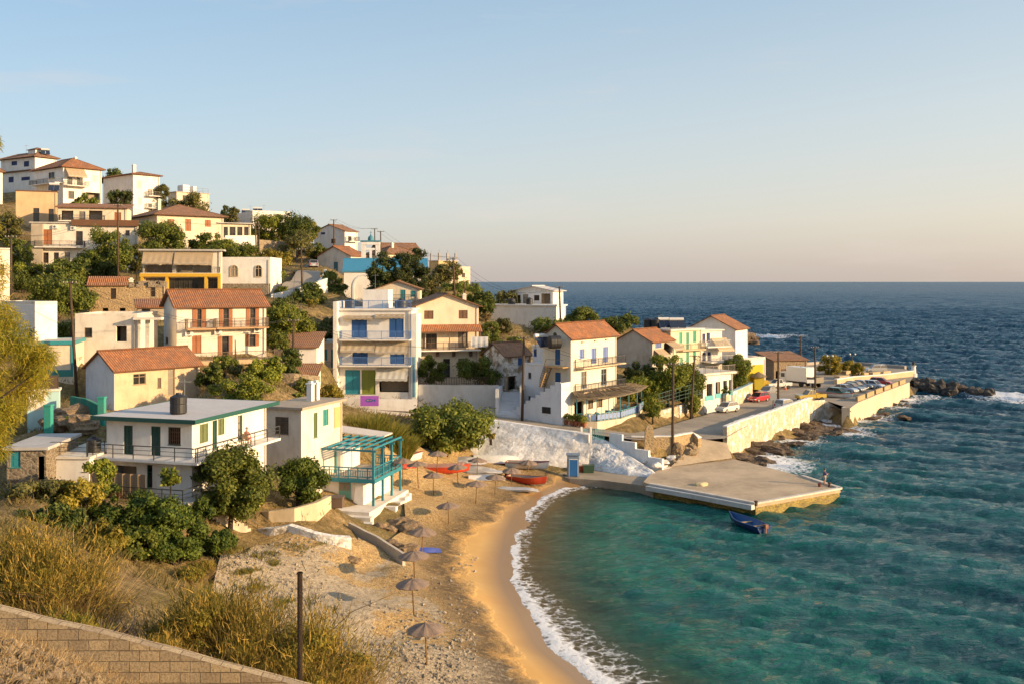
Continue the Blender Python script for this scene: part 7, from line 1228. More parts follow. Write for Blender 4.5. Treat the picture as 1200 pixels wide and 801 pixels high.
# ================================================================ BEACH THINGS
UP = umbrella_proto(); UM = [(490, 567, 'reed umbrella closest to the pergola posts'), (508, 580, 'reed umbrella in front of the covered red boat, left one'), (512, 553, 'reed umbrella directly behind the covered red boat'), (537, 569, 'reed umbrella at the right end of the covered red boat'), (559, 560, 'reed umbrella before the pale tarpaulins under the fig'), (557.5, 590, 'reed umbrella in the open sand below the white dinghy'), (580, 581, 'reed umbrella right of centre, nearer the wet sand'), (599, 572, 'reed umbrella beside the white dinghy, second from the cabin'), (619, 562, 'reed umbrella in front of the orange boat, nearest the cabin'), (526, 618, 'large reed umbrella alone in the middle of the beach'), (494, 652, 'reed umbrella by the blue kayak on the rocks'), (486, 683, 'third reed umbrella from the near end of the beach row'), (485, 720, 'second reed umbrella from the near end of the beach row'), (500, 779, 'nearest reed umbrella on the pebbly sand'), (472, 565, 'reed umbrella half hidden behind the pergola posts')]
for i, (px, py, l) in enumerate(UM):
    p = G(px, py, 1.9); z = float(beach_z(np.array([p.x]), np.array([p.y]))[0]); p = G(px, py, z); o = UP if i == 0 else copy_thing(UP, p)
    o.location = p; o.rotation_euler = (R((i * 37 % 7) - 3), R((i * 53 % 7) - 3), i * 1.3); o['label'] = l
w_, r_, cr = paint((.76, .74, .70), .35, .3), paint((.52, .055, .02), .4, .3), paint((.60, .60, .60), .4); mar = paint((.30, .03, .03), .5); ngw = paint((.35, .30, .25), .7)
gb = lambda px, py, z=None: (lambda p: Vector((p.x, p.y, tz(p.x, p.y) + .05)))(G(px, py, z or 2.0))
tarp = cloth((.50, .28, .22))
boat('red orange rowing boat under a faded tarp behind the umbrellas', gb(521, 553), 4.9, 1.6, .75, R(8), r_, ngw, r_, cover=tarp)
boat('orange red boat resting beside the foot of the white bank', gb(617, 551), 4.2, 1.5, .75, R(-24), r_, ngw, paint((.5, .12, .05), .5), motor=(.12, .03, .02))
boat('white boat with dark red gunwale behind the orange boat', gb(617, 541), 4.6, 1.6, .8, R(-14), w_, ngw, mar)
boat('upturned white boat with red gunwale against the bank', gb(581, 537), 5.0, 1.7, .85, R(-3), w_, w_, r_, flip=True)
boat('small white dinghy lying on the sand before the tarpaulins', gb(569, 552), 3.6, 1.2, .45, R(3), w_, w_, cr, flip=True)
boat('white boat with maroon trim drawn up behind the pergola posts', gb(469, 552), 4.4, 1.6, .8, R(22), w_, ngw, mar)
boat('short red kayak on the sand behind the pergola posts', gb(468, 566), 3.0, .8, .35, R(12), r_, r_, r_, name='kayak', seats=0, flip=True)
boat('slim blue kayak lying across the rocks near an umbrella', gb(491, 632), 3.1, .7, .3, R(4), paint((.06, .10, .42), .4), paint((.5, .45, .5), .4), paint((.06, .10, .42), .4), name='kayak', seats=0, flip=True)
boat('dark blue motor boat moored alone off the pier end', G(876, 619, -.12), 5.0, 1.9, .75, R(112), paint((.012, .045, .16), .35), paint((.02, .09, .24), .5), paint((.02, .06, .2), .4), name='motor_boat', motor=(.25, .10, .05))
boat('white dinghy with red rim parked on the slipway', G(978, 465, 3.02), 5.6, 1.7, .7, R(-42), w_, ngw, r_)
for i, (px, py, sx, sy) in enumerate(((545, 540, 2.4, 1.2), (555, 547, 3.2, 1.0), (497, 541, 1.0, .9), (600, 557, 3.0, .8))):
    o = rock(('crumpled pale tarpaulin heap under the fig tree', 'long grey white tarpaulin behind the white dinghy', 'square white board by the reed umbrella at the bank', 'pale sail cloth spread toward the wet sand')[i], gb(px, py), (sx, sy, .42 if i < 3 else .22), 900 + i, cloth((.62, .61, .62)), R(-12), 3, .35, 'tarpaulin'); o['category'] = 'tarpaulin'
# ================================================================ VEHICLES
rz = lambda px, py: (lambda p: Vector((p.x, p.y, float(road_z(np.array([p.x]), np.array([p.y]))[0]) + .02)))(G(px, py, 3.1))
car('white hatchback parked in front of the restaurant', rz(852, 482.5), R(222), (.72, .68, .60), 'hatch')
car('bright red hatchback parked below the cream roadside wall', rz(889, 469.5), R(222), (.45, .02, .025), 'hatch')
car('grey saloon parked behind the bright red hatchback', rz(900, 461.5), R(228), (.22, .21, .20), 'saloon')
car('white hatchback half hidden behind the sea wall', rz(921, 478.5), R(40), (.66, .66, .66), 'hatch')
PK = [(990, 459, (.30, .36, .46), 'saloon', 'silver blue saloon at the rear of the parked row'), (983, 463.5, (.012, .11, .07), 'hatch', 'dark green hatchback nearest the slipway dinghy'), (998, 457.5, (.16, .20, .24), 'saloon', 'slate saloon second in the parked row'), (1003.5, 456, (.015, .016, .018), 'hatch', 'black hatchback in the middle of the parked row'), (1011, 454, (.32, .36, .40), 'saloon', 'pale silver saloon right of the black hatchback'), (1024, 454.5, (.44, .48, .54), 'hatch', 'light blue silver hatchback facing the harbour wall')]
for px, py, col, k, l in PK: car(l, rz(px, py), R(-48), col, k)
car('red hatchback at the far right of the parked row', rz(1032, 450.5), R(-30), (.42, .03, .02), 'hatch')
car('silver estate car standing alone behind the planters', rz(1026, 436), R(180), (.46, .44, .40), 'suv')
car('maroon van parked behind the white truck', rz(949, 443.5), R(250), (.10, .015, .02), 'van', 'parked_van', cat='van')
car('dark car climbing the hill road by the pole', P(349, 328, 176), R(115), (.06, .03, .03), 'hatch', group='cars on the hill road'); car('silver car parked higher on the hill road', P(366, 314, 186), R(110), (.3, .3, .32), 'hatch', group='cars on the hill road')
# white box truck
o = thing('box_truck', 'white box truck parked in front of the stone warehouse', 'truck', rz(932, 451), R(128)); wm = carpaint((.72, .69, .62)); mb = MB(); mb.box(-3.2, 1.2, -1.15, 1.15, .95, 3.5); mb.build('cargo_box', wm, o); mb = MB(); mb.hexa([(1.35, -1.05, .6), (3.1, -1.05, .6), (3.1, 1.05, .6), (1.35, 1.05, .6), (1.35, -1.0, 2.5), (2.5, -1.0, 2.5), (2.5, 1.0, 2.5), (1.35, 1.0, 2.5)]); mb.build('cab', wm, o); mb = MB(); mb.hexa([(2.64, -.9, 2.3), (3.0, -.95, 1.5), (3.0, .95, 1.5), (2.64, .9, 2.3), (2.68, -.9, 2.32), (3.04, -.95, 1.52), (3.04, .95, 1.52), (2.68, .9, 2.32)])
for s in (-1, 1): mb.box(1.6, 2.4, s * 1.055 - .01, s * 1.055 + .01, 1.55, 2.25)
mb.build('windows', glass(), o); mb = MB(); mb.box(-3.2, 3.0, -.8, .8, .55, .94); mb.build('chassis', paint((.08, .07, .06), .8), o); mb = MB(); mb.box(-5.2, -3.25, -1.1, 1.1, .9, 1.0)
for s in (-1.1, 1.04): mb.box(-5.2, -3.25, s, s + .06, 1.0, 1.9)
mb.box(-5.26, -5.2, -1.1, 1.1, .9, 1.9); mb.build('tail_bed', paint((.22, .19, .15), .8), o)
def wheels(o, spots, r=.45, w=.3):
    for x, y in spots:
        mb = MB(); n = 14; a = [(x + r * math.cos(6.283 * k / n), y - w / 2, r + r * math.sin(6.283 * k / n)) for k in range(n)]; b = [(p[0], y + w / 2, p[2]) for p in a]
        for k in range(n): mb.poly([a[k], a[(k + 1) % n], b[(k + 1) % n], b[k]])
        mb.poly(a); mb.poly(b); mb.build('wheel', paint((.02, .02, .02), .85), o)
wheels(o, [(2.2, -1), (2.2, 1), (-2, -1), (-2, 1), (-4.3, -1), (-4.3, 1)])
def pickup(label, p, rot, col, name='pickup_truck', old=False):
    o = thing(name, label, 'pickup', p, rot); cm = carpaint(col); mb = MB(); mb.hexa([(.8, -.85, .5), (2.4, -.8, .5), (2.4, .8, .5), (.8, .85, .5), (.8, -.85, 1.1), (2.35, -.75, .98), (2.35, .75, .98), (.8, .85, 1.1)]); mb.box(-.5, .8, -.85, .85, .5, 1.1); mb.build('body', cm, o); g = MB(); g.hexa([(-.45, -.78, 1.1), (1.0, -.78, 1.1), (1.0, .78, 1.1), (-.45, .78, 1.1), (-.35, -.66, 1.66), (.45, -.66, 1.66), (.45, .66, 1.66), (-.35, .66, 1.66)]); g.build('windows', glass(), o); r = MB(); r.box(-.42, .5, -.7, .7, 1.66, 1.72)
    for s in (-1, 1): r.bar((1.0, s * .79, 1.1), (.46, s * .67, 1.68), .07); r.bar((-.46, s * .79, 1.1), (-.36, s * .67, 1.68), .09); r.bar((.25, s * .79, 1.1), (.15, s * .67, 1.68), .06)
    r.build('cab_roof', cm, o); b = MB(); b.box(-2.3, -.55, -.85, .85, .55, .66); b.box(-2.3, -.55, -.86, -.8, .66, 1.12); b.box(-2.3, -.55, .8, .86, .66, 1.12); b.box(-2.34, -2.28, -.86, .86, .6, 1.12); b.build('load_bed', cm, o); wheels(o, [(1.6, -.8), (1.6, .8), (-1.5, -.8), (-1.5, .8)], .34, .22)
    for s in (-.6, .6): h = MB(); h.box(2.34, 2.42, s - .15, s + .15, .75, .93); h.build('headlight', paint((.7, .7, .66), .2), o)
    if old: l = MB(); l.bar((-.5, -.6, 1.1), (-.5, -.6, 2.0), .05); l.bar((-.5, .6, 1.1), (-.5, .6, 2.0), .05); l.bar((-.5, -.6, 2.0), (-.5, .6, 2.0), .05); l.build('ladder_rack', cm, o)
    return o
pickup('white pickup truck parked left of the white box truck', rz(912, 454.5), R(198), (.66, .64, .60)); pickup('old yellow pickup by the sea wall beside the tall pole', rz(950, 468.5), R(195), (.50, .34, .05), old=True)
for i, px in enumerate((911, 920.5)):
    o = thing('traffic_cone', ('orange traffic cone below the pickup cab', 'orange traffic cone by the pickup rear wheel')[i], 'cone', rz(px, 455.5), 0, 'orange cones on the parking'); mb = MB(); mb.box(-.25, .25, -.25, .25, 0, .05); mb.lathe([(.19, .05), (.11, .5), (.05, .9), (.03, .95)], 10); mb.build('body', paint((.6, .10, .02), .5), o); mb = MB(); mb.lathe([(.135, .4), (.1, .6)], 10); mb.build('band', paint((.75, .7, .65), .4), o)
b = rz(906, 480.5); o = thing('sign_post', 'grey sign plate on a dark post by the sea wall', 'sign', b); mb = MB(); mb.tube([(0, 0, 0), (0, 0, 2.4)], .07, 8); mb.build('post', paint((.05, .05, .05), .6), o); mb = MB(); mb.box(-.45, .45, -.1, -.07, 1.5, 2.6); mb.build('plate', paint((.35, .35, .34), .5), o)
b = rz(950, 458); o = thing('signboard', 'small white signboard above the yellow pickup', 'sign', b); mb = MB(); mb.tube([(0, 0, 0), (0, 0, 1.6)], .06, 8); mb.build('post', paint((.3, .3, .3), .6), o); mb = MB(); mb.box(-.7, .7, -.08, -.05, 1.5, 2.1); mb.build('plate', paint((.75, .74, .7), .5), o)
b = rz(889, 455); o = thing('kiosk', 'small yellow roadside kiosk with thatched parasol top', 'kiosk', b); mb = MB(); mb.box(-.9, .9, -.7, .7, 0, 2.2); mb.build('booth', paint((.58, .44, .03), .5), o); mb = MB(); mb.lathe([(1.5, 2.2), (.8, 2.7), (.1, 3.1)], 14); mb.build('roof', rockmat((.33, .25, .15), (.2, .15, .09), 3), o)
b = rz(897.5, 455); o = thing('handcart', 'yellow loaded handcart between the kiosk and the pickup', 'cart', b); mb = MB(); mb.box(-.9, .9, -.5, .5, .5, 1.1); mb.hexa([(-.7, -.4, 1.1), (.7, -.4, 1.1), (.7, .4, 1.1), (-.7, .4, 1.1), (-.4, -.25, 1.6), (.3, -.25, 1.6), (.3, .25, 1.6), (-.4, .25, 1.6)]); mb.bar((.9, -.4, .9), (1.6, -.4, 1.1), .05); mb.bar((.9, .4, .9), (1.6, .4, 1.1), .05); mb.build('tray', paint((.58, .36, .03), .5), o); wheels(o, [(-.4, -.5), (-.4, .5)], .25, .1)
street_lamp('twin globe lamp beside the round tamarisk', 972.5, 417, 434, 200); street_lamp('twin globe lamp before the open sea', 999, 415, 431, 210)
# ================================================================ POLES AND WIRES
pole('wooden pole among the green at the far left edge', 'p1', 13, 277, 13, 354, 112); pole('leaning pole in front of the plain cream block house', 'p2', 82, 330, 90, 461, 96, .14); pole('tall pole rising before the long cream house', 'p3', 138, 240, 138.5, 327, 142, .15)
pole('stout double pole by the white balustrade, left post', 'p4', 299, 256, 300.5, 302, 188); pole('thinner twin post right of the stout hillside pole', 'p4b', 303, 262, 304, 302, 189, .1, 0); pole('dark pole beside the hill road bend', 'p5', 353, 292, 354, 338, 152); pole('brown pole standing left of the narrow white annex', 'p6', 344, 375, 343, 456, 112, .15)
pole('pole rising behind the white gabled house', 'p7', 391, 257.5, 391.5, 294, 206); pole('short pole left of the red hipped roof behind the belfry', 'p7b', 439, 268, 439.5, 300, 210, .12); pole('pole right beside the belfry', 'p7c', 446, 271, 446.5, 305, 200); pole('pole on the seaward crest above the brown gable', 'p8', 531, 302, 533, 352, 168, .16); pole('short stub pole right of the crest pole', 'p8b', 544, 330, 545, 352, 166, .09, 0)
pole('pole beside the white rooftop apartment', 'p9', 655.5, 336, 657, 380, 171, .16); pole('tall dark pole in front of the white stair and taverna house', 'p10', 614, 395, 612, 488, 124.5, .16); pole('tall corner pole above the golden stone wall', 'p11', 789, 425, 788, 536, 116, .16); pole('dark leaning pole against the roadside hedge', 'p12', 814, 416, 809.5, 491, 139, .15); pole('pole on the road behind the sea wall', 'p13', 912, 412, 912, 479, 149, .16); pole('pole beside the old yellow pickup', 'p14', 955, 406, 955.5, 470, 163, .16); pole('farthest pole against the sea behind the truck', 'p15', 938, 394, 939, 432, 205, .17)
pole('thin pale post below the orange shuttered house', 'p16', 275.5, 398, 276.5, 434, 106, .07, 0, None, 'post'); pole('rough post between the tan house and its pole', 'p17', 82, 380, 83, 400, 110, .06, 0, None, 'post')
b, tt = P(351.5, 840, 19.6), P(351.5, 670, 19.6); mb = MB(); mb.tube([(0, 0, 0), (0, 0, (tt - b).z)], .052, 12); mb.tube([(0, 0, (tt - b).z - .02), (0, 0, (tt - b).z)], .06, 12); tag(mb.build('metal_post', rockmat((.10, .055, .028), (.045, .028, .018), 5, (3, 3, 1)), None, b), 'rusty round metal post standing at the near block wall', 'post')
W_ = [('p6', 'p10', 2.2, 'sagging wire pair from the annex pole to the taverna pole'), ('p10', 'p11', 1.5, 'wires between the taverna pole and the corner pole'), ('p11', 'p12', .8, 'short wires from corner pole to hedge pole'), ('p12', 'p13', 1.0, 'wires over the roadside restaurant'), ('p13', 'p14', .8, 'wires above the yellow pickup'), ('p14', 'p15', 1, 'wires to the farthest pole'), ('p2', 'p6', 2.0, 'long wires crossing the orange shuttered house'), ('p1', 'p2', 1.2, 'wires from the edge pole to the leaning pole'), ('p8', 'p9', 3.2, 'long drooping wires from the crest pole out over the sea'), ('p9', 'p10', 1.6, 'wires from the apartment pole down to the taverna'), ('p7', 'p7b', .8, 'wires on the skyline left of the belfry'), ('p7c', 'p8', 1.5, 'wires from belfry pole to crest pole'), ('p5', 'p7', 1.5, 'wires above the hill road bend'), ('p3', 'p4', 2.0, 'wires over the awning building'), ('p3', 'p1', 1.5, 'wires over the green fig'), ('p6', 'p5', 1.6, 'wires climbing from the annex pole to the bend')]
for a, b, s, l in W_:
    for k in range(2): wire(l, TOPS[a][k], TOPS[b][k], s)
# ================================================================ ROOFTOP THINGS AND PLANTS
def tank(label, p, r=.62, h=1.2, lying=False):
    o = thing('water_tank', label, 'water tank', p); m = MB(); m.lathe([(r * .9, 0), (r, .08), (r, h * .45), (r * .96, h * .5), (r, h * .55), (r, h * .9), (r * .6, h), (r * .3, h + .08), (.05, h + .1)], 18); m.build('body', paint((.018, .018, .02), .5), o, smooth=False); m = MB(); m.lathe([(r * .32, h + .08), (r * .32, h + .16), (.05, h + .18)], 12); m.build('lid', paint((.03, .03, .03), .5), o)
    if lying: o.rotation_euler = (0, R(90), R(20)); o.location.z += r
    return o
pt = lambda h, f, px, py, back, dz=.2: h.wp(*[x for x in h.fl(f, h.hit(f, px, py)[0], h.h + dz, -back)])
tank('black water tank on the flat roof of the large white house', LH.wp(-.2 + 2.2, LH.D * .35, LH.h + .2), .6, 1.35)
tank('black barrel on the railed roof of the square annex', AN.wp(AN.W - .6, 2.0, AN.h + .16), .5, 1.0)
tank('blue black tank at the left end of the hotel roof', HO.wp(1.1, 1.6, HO.h + .27), .7, 1.2); tank('round tank at the right end of the hotel roof', HO.wp(HO.W - 1.6, 1.6, HO.h + .27), .85, 1.1)
tank('black tank lying on the white annex roof beside the orange gable', WH.wp(-2.2, WH.D * .42, (WH.C.z - WH.C.z) + h3.h + (h3.C.z - WH.C.z) + .22), .8, 1.6, True)
tank('black tank at the left of the blank white block roof', CB.wp(1.2, CB.D - 4, CB.h + .26), .7, 1.0); tank('black tank under the rooftop apartment windows', CB.wp(.9, CB.D * .42, CB.h + .26), .6, 1.1)
tank('left black tank on the yellow cream house roof', GS.wp(.9, GS.D * .80, GS.h + .26), .8, 1.5); tank('right black tank on the yellow cream house roof', GS.wp(1.0, GS.D * .58, GS.h + .26), .8, 1.5)
def solar(label, p, rot, w=2.0, n=2):
    o = thing('solar_heater', label, 'solar heater', p, rot); m = MB()
    for k in range(n): a = -w / 2 + w * k / n; m.hexa([(a + .03, -.7, .15), (a + w / n - .03, -.7, .15), (a + w / n - .03, .5, 1.25), (a + .03, .5, 1.25), (a + .03, -.75, .22), (a + w / n - .03, -.75, .22), (a + w / n - .03, .45, 1.32), (a + .03, .45, 1.32)])
    pm = paint((.02, .03, .055), .12, .2); m.build('panel', pm, o); m = MB(); m.tube([(-w * .45, .6, 1.5), (w * .45, .6, 1.5)], .27, 12); m.build('tank', paint((.6, .58, .55), .3), o, smooth=False); m = MB()
    for s in (-.4, .4):
        for q in ((-.6, .2), (.6, 1.5)): m.bar((w * s, q[0], 0), (w * s, q[0], q[1]), .05)
    m.build('stand', paint((.3, .3, .3), .5), o); return o
gz_ = GS.h + .26; solar('left solar heater on the yellow cream house', GS.wp(1.6, GS.D * .40, gz_), R(8)); solar('right solar heater on the yellow cream house', GS.wp(2.6, GS.D * .14, gz_), R(5), 2.6); solar('solar heater on the roof beside the white villas', OCH.wp(OCH.W - .6, 1.0, OCH.h + .2), R(20)); solar('large solar heater on the skyline white house', SKY1.wp(1.5, SKY1.D * .7, SKY1.h), R(15), 2.4); solar('second solar heater on the skyline white house', SKY1.wp(2.5, SKY1.D * .25, SKY1.h), R(15), 2.4); solar('solar heater leaning at the orange roof house annex', WH.wp(-1.0, WH.D * .8, h3.h + (h3.C.z - WH.C.z) + .2), R(35), 2.2); solar('small solar heater on the navy roofed hilltop villa', V1.wp(V1.W * .6, 1, V1.h + .8), R(30))
def antenna(label, p, h=2.2):
    m = MB(); m.bar((0, 0, 0), (0, 0, h), .04); m.bar((-.5, 0, h - .2), (.5, 0, h - .2), .03)
    for k in range(6): m.bar((-.45 + k * .18, -.25, h - .2), (-.45 + k * .18, .25, h - .2), .02)
    return tag(m.build('tv_antenna', paint((.25, .25, .25), .4), None, p), label, 'antenna', 'rooftop aerials')
for l, p in (('aerial on the hotel roof', HO.wp(4, 4, HO.h + 2.6)), ('aerial on the skyline white house', SKY1.wp(3.5, 2, SKY1.h)), ('aerial on the skyline white house, farther one', SKY1.wp(1, 6, SKY1.h)), ('aerial above the large white house roof', LH.wp(5, 4, LH.h + .18)), ('aerial on the rooftop apartment block', CB.wp(1, 8, CB.h + .25)), ('aerial on the yellow cream house', GS.wp(3, 5, GS.h + .26)), ('aerial on the white villa with the awning', V1.wp(1.5, 6, V1.h + 1.3))): antenna(l, p)
def pot(label, p, pal, seed, s=1.0, group='potted plants', col=(.33, .115, .05)):
    o = thing('potted_plant', label, 'potted plant', p, 0, group); m = MB(); m.lathe([(.15 * s, 0), (.22 * s, .33 * s), (.25 * s, .34 * s), (.25 * s, .4 * s), (.18 * s, .39 * s)], 12); m.build('pot', paint(col, .8), o); leaf_mesh('foliage', [(0, 0, .62 * s), (.12 * s, .05, .8 * s), (-.1 * s, -.05, .75 * s)], [.3 * s, .22 * s, .2 * s], 150, .09 * s, seed, lm(pal), o); return o
for i in range(11):
    px = 636 + i * 4.6 + (3 if i > 6 else 0); p = G(px, 493.2 + (px - 636) * .095, 4.6); p.z = float(road_z(np.array([p.x]), np.array([p.y]))[0]) + .12; pot('terracotta potted plant in the row along the taverna house wall', p + Vector((0, .5, -.1)), ('fig', 'bright', 'ivy')[i % 3], i, 1.5, 'terracotta pots along the taverna house')
for i, px in enumerate((131, 141, 147, 152, 159)): u, v = LH.hit('L', px, 580); pot('terracotta pot at the edge of the lower terrace', LH.wp(*LH.fl('L', u, vb if False else LH.hit('L', 225, 582)[1], 1.9)), ('fig', 'ivy')[i % 2], 30 + i, 1.0, 'terracotta pots on the lower terrace')
# white stepped garden stair at the left of the taverna house
u0, _ = WH.hit('L', 668, 480); o = thing('stairs', 'white stepped parapet with dark red steps beside the taverna house', 'stairs', WH.C, WH.a); n = 10; mb = MB(); ms = MB()
for k in range(n):
    y0 = .2 + k * .75; z = 4.3 - k * .43; mb.box(-2.1, -1.85, y0, y0 + .75, -2, z + .45); ms.box(-1.849, -.05, y0, y0 + .75, -2, z)
mb.box(-2.1, -.05, .0, .19, -2, 4.7); mb.build('parapet', plaster((.72, .72, .74), .25), o); ms.build('steps', paint((.18, .055, .04), .8), o); mb = MB(); mb.box(-2.14, -2.101, 1.6, 2.9, .8, 1.6); mb.build('basement_window', glass(), o)
# ================================================================ PEOPLE
sk = paint((.48, .25, .15), .6, .1)
J = [(0, 0, .86), (0, 0, 1.12), (.03, 0, 1.32), (.05, 0, 1.43), (.07, 0, 1.56), (.03, .11, .84), (.08, .13, .46), (.02, .14, .06), (.16, .15, .03), (.03, -.11, .84), (.02, -.14, .46), (-.06, -.15, .06), (.08, -.16, .03), (.03, .19, 1.34), (.12, .25, 1.08), (.34, .16, 1.06), (.42, .13, 1.08), (.03, -.19, 1.34), (.1, -.25, 1.08), (.32, -.12, 1.14), (.40, -.08, 1.16)]
E = [(0, 1), (1, 2), (2, 3), (3, 4), (0, 5), (5, 6), (6, 7), (7, 8), (0, 9), (9, 10), (10, 11), (11, 12), (2, 13), (13, 14), (14, 15), (15, 16), (2, 17), (17, 18), (18, 19), (19, 20)]
RR_ = [.13, .13, .14, .055, .10, .085, .06, .042, .04, .085, .06, .042, .04, .06, .045, .034, .04, .06, .045, .034, .04]
fp = G(966, 567.5, 1.1)
person('person in purple shirt and pale shorts standing fishing at the pier tip', fp, R(15), J, E, RR_, sk, [('shirt', [0, 1, 2, 13, 14, 17, 18], [(0, 1), (1, 2), (2, 13), (13, 14), (2, 17), (17, 18)], .018, cloth((.20, .14, .30))), ('shorts', [0, 5, 6, 9, 10], [(0, 5), (5, 6), (0, 9), (9, 10)], .022, cloth((.50, .47, .40)))], (.10, .07, .05), (.08, 0, 1.60))
mb = MB(); mb.tube([(0, 0, 0), (1.2, .2, .9), (2.3, .35, 1.5)], [.02, .012, .005], 6); mb.lathe([(.05, -.04), (.06, 0), (.05, .04)], 8, (.15, 0, .02)); tag(mb.build('fishing_rod', paint((.05, .04, .035), .4), None, fp + Vector((.40, .12, 1.06)), rotz=R(15)), 'thin dark fishing rod held out over the sea by the angler', 'fishing rod')
mb = MB(); mb.lathe([(.15, 0), (.19, .32), (.2, .34), (.17, .3)], 14); mb.tube([(-.18, 0, .33), (0, 0, .5), (.18, 0, .33)], .012, 5); tag(mb.build('bucket', paint((.16, .05, .04), .5), None, G(960.5, 569.5, 1.1)), 'small dark bucket left of the angler on the pier', 'bucket')
JS = [(0, 0, .5), (-.02, 0, .74), (-.02, 0, .96), (0, 0, 1.07), (.02, 0, 1.2), (.08, .1, .5), (.44, .12, .5), (.46, .13, .08), (.6, .14, .04), (.08, -.1, .5), (.44, -.12, .5), (.48, -.13, .08), (.62, -.14, .04), (0, .18, .97), (.1, .24, .72), (.32, .16, .58), (.4, .14, .56), (0, -.18, .97), (.1, -.24, .72), (.32, -.16, .58), (.4, -.14, .56)]
vg = LH.hit('L', 225, 537)[1]; sp = LH.wp(LH.W * .62, -.55, vg)
person('person in pink seated on the gallery of the large white house', sp, LH.a, JS, E, RR_, sk, [('dress', [0, 1, 2, 5, 6, 9, 10, 13, 17], [(0, 1), (1, 2), (0, 5), (5, 6), (0, 9), (9, 10), (2, 13), (2, 17)], .025, cloth((.62, .25, .22)))], (.22, .18, .15), (.03, 0, 1.24))
o = thing('chair', 'plain wooden chair under the seated person in pink', 'chair', sp, LH.a); mb = MB(); mb.box(-.22, .22, -.22, .22, .36, .40); mb.build('seat', paint((.3, .18, .09), .7), o); mb = MB(); mb.box(-.24, -.21, -.22, .22, .5, .9); mb.build('backrest', paint((.3, .18, .09), .7), o)
for x in (-.2, .2):
    for y in (-.2, .2): mb = MB(); mb.box(x - .02, x + .02, y - .02, y + .02, 0, .36 if x > 0 else .9); mb.build('leg', paint((.3, .18, .09), .7), o)
mb = MB(); mb.box(-.75, .75, -.5, .5, 0, .75); mb.box(-.8, .8, -.55, .55, .75, .82); p = P(391, 603, 78); tag(mb.build('storage_chest', paint((.13, .085, .06), .8), None, Vector((p.x, p.y, tz(p.x, p.y) - .05))), 'dark brown wooden chest at the foot of the beach house steps', 'chest')
# ================================================================ SEA
xs = np.concatenate([[-30000, -9000, -3000, -1000, -400, -150, -90], np.arange(-60, -24, 2), np.arange(-24, 120, .62), np.arange(120, 300, 1.3), 300 + np.cumsum(1.3 * 1.07 ** np.arange(1, 120))]); ys = np.concatenate([[-200, -60, 0, 20], np.arange(34, 190, .62), np.arange(190, 800, 1.25), np.arange(800, 2600, 3.2), 2600 + np.cumsum(3.2 * 1.07 ** np.arange(1, 130))])
ys = ys[ys < 60000]; xs = xs[xs < 60000]; X, Y = np.meshgrid(xs, ys); sd = sea_s(X, Y); near = (1 + 1.0 * np.clip((Y - 150) / 150, 0, 1)) * np.clip((2500 - Y) / 1900, 0, 1)
rs = np.random.RandomState(12); Z = np.zeros(X.shape)
ZS = np.zeros(X.shape)
for k in range(54):
    lam = 1.7 * (8.5 ** (k / 45)); th = R(62) + rs.normal() * (.34 if lam > 2.6 else .6); kx, ky = math.cos(th) * 6.283 / lam, math.sin(th) * 6.283 / lam; amp = .0185 * lam ** .36; ph = kx * X + ky * Y + rs.rand() * 6.28 + .6 * np.sin(X * .05 + k) * np.sin(Y * .04 + 2 * k); s = np.sin(ph); w_ = amp * 1.15 * (s + .34 * np.cos(2 * ph)) * np.clip((330 * lam - Y) / (130 * lam), 0, 1)
    if lam < 4: ZS += w_
    else: Z += w_
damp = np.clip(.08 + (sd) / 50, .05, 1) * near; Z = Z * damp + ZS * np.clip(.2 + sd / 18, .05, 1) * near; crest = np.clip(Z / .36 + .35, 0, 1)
foamd = np.zeros(X.shape)
for (px, py, r, s) in ((880, 545, 5, .9), (900, 538, 5.5, 1), (915, 545, 5, .9), (895, 528, 4, .8), (930, 515, 6, .8), (945, 505, 5, .8), (960, 500, 7, 1), (975, 492, 6, 1), (990, 490, 6, .9), (985, 505, 6, .8), (1020, 487, 5, .7), (1045, 477, 5, .7), (1064, 470, 4, .7), (1085, 466, 5, .5), (1130, 466, 5, .5), (1175, 463, 9, 1), (1195, 467, 9, .8), (885, 396, 9, 1.0), (905, 395, 10, .8), (930, 394, 8, .6)):
    p = G(px, py, 0); foamd = np.maximum(foamd, s * np.clip(1 - np.hypot(X - p.x, (Y - p.y) * .8) / r, 0, 1))
# surf line along the beach, wider towards the near end
wid = np.interp(Y, [50, 58, 66, 76, 90, 110], [1.9, 2.0, 1.5, .85, .8, 1.0]); surf = np.clip(1 - np.abs(sd - wid * .42) / (wid * .62), 0, 1) * (X < 14) * np.clip((Y - 44) / 6, 0, 1); back = np.clip(1 - np.abs(sd - wid * 1.5) / (wid * 1.15), 0, 1) * .27 * (X < 14)
nz = np.array([noise.fractal(Vector((x * .55, y * .55, 7)), .9, 2.1, 4) if -10 < x < 30 and y < 130 else 0 for x, y in zip(X.ravel(), Y.ravel())]).reshape(X.shape); Z += surf * (.10 + .12 * nz) * np.clip(wid / 2, .4, 1.4)
Z += -.02
r_, c_ = X.shape; idx = np.arange(r_ * c_).reshape(r_, c_); q = np.stack([idx[:-1, :-1], idx[:-1, 1:], idx[1:, 1:], idx[1:, :-1]], -1).reshape(-1, 4); sdf = sd.ravel(); q = q[(sdf[q] > -7).any(1) | (Y.ravel()[q] > 190).any(1)]
m, nt, b = mat_new('sea_water'); v = coords(nt, rnd=False); at = lambda k: nd(nt, 'ShaderNodeAttribute', attribute_name=k).outputs['Fac']
def mth(op, a, bb=None, cc=None):
    n = nd(nt, 'ShaderNodeMath', operation=op)
    for i, x in enumerate((a, bb, cc)):
        if x is None: continue
        if hasattr(x, 'links'): lk(nt, x, n.inputs[i])
        else: n.inputs[i].default_value = x
    return n.outputs[0]
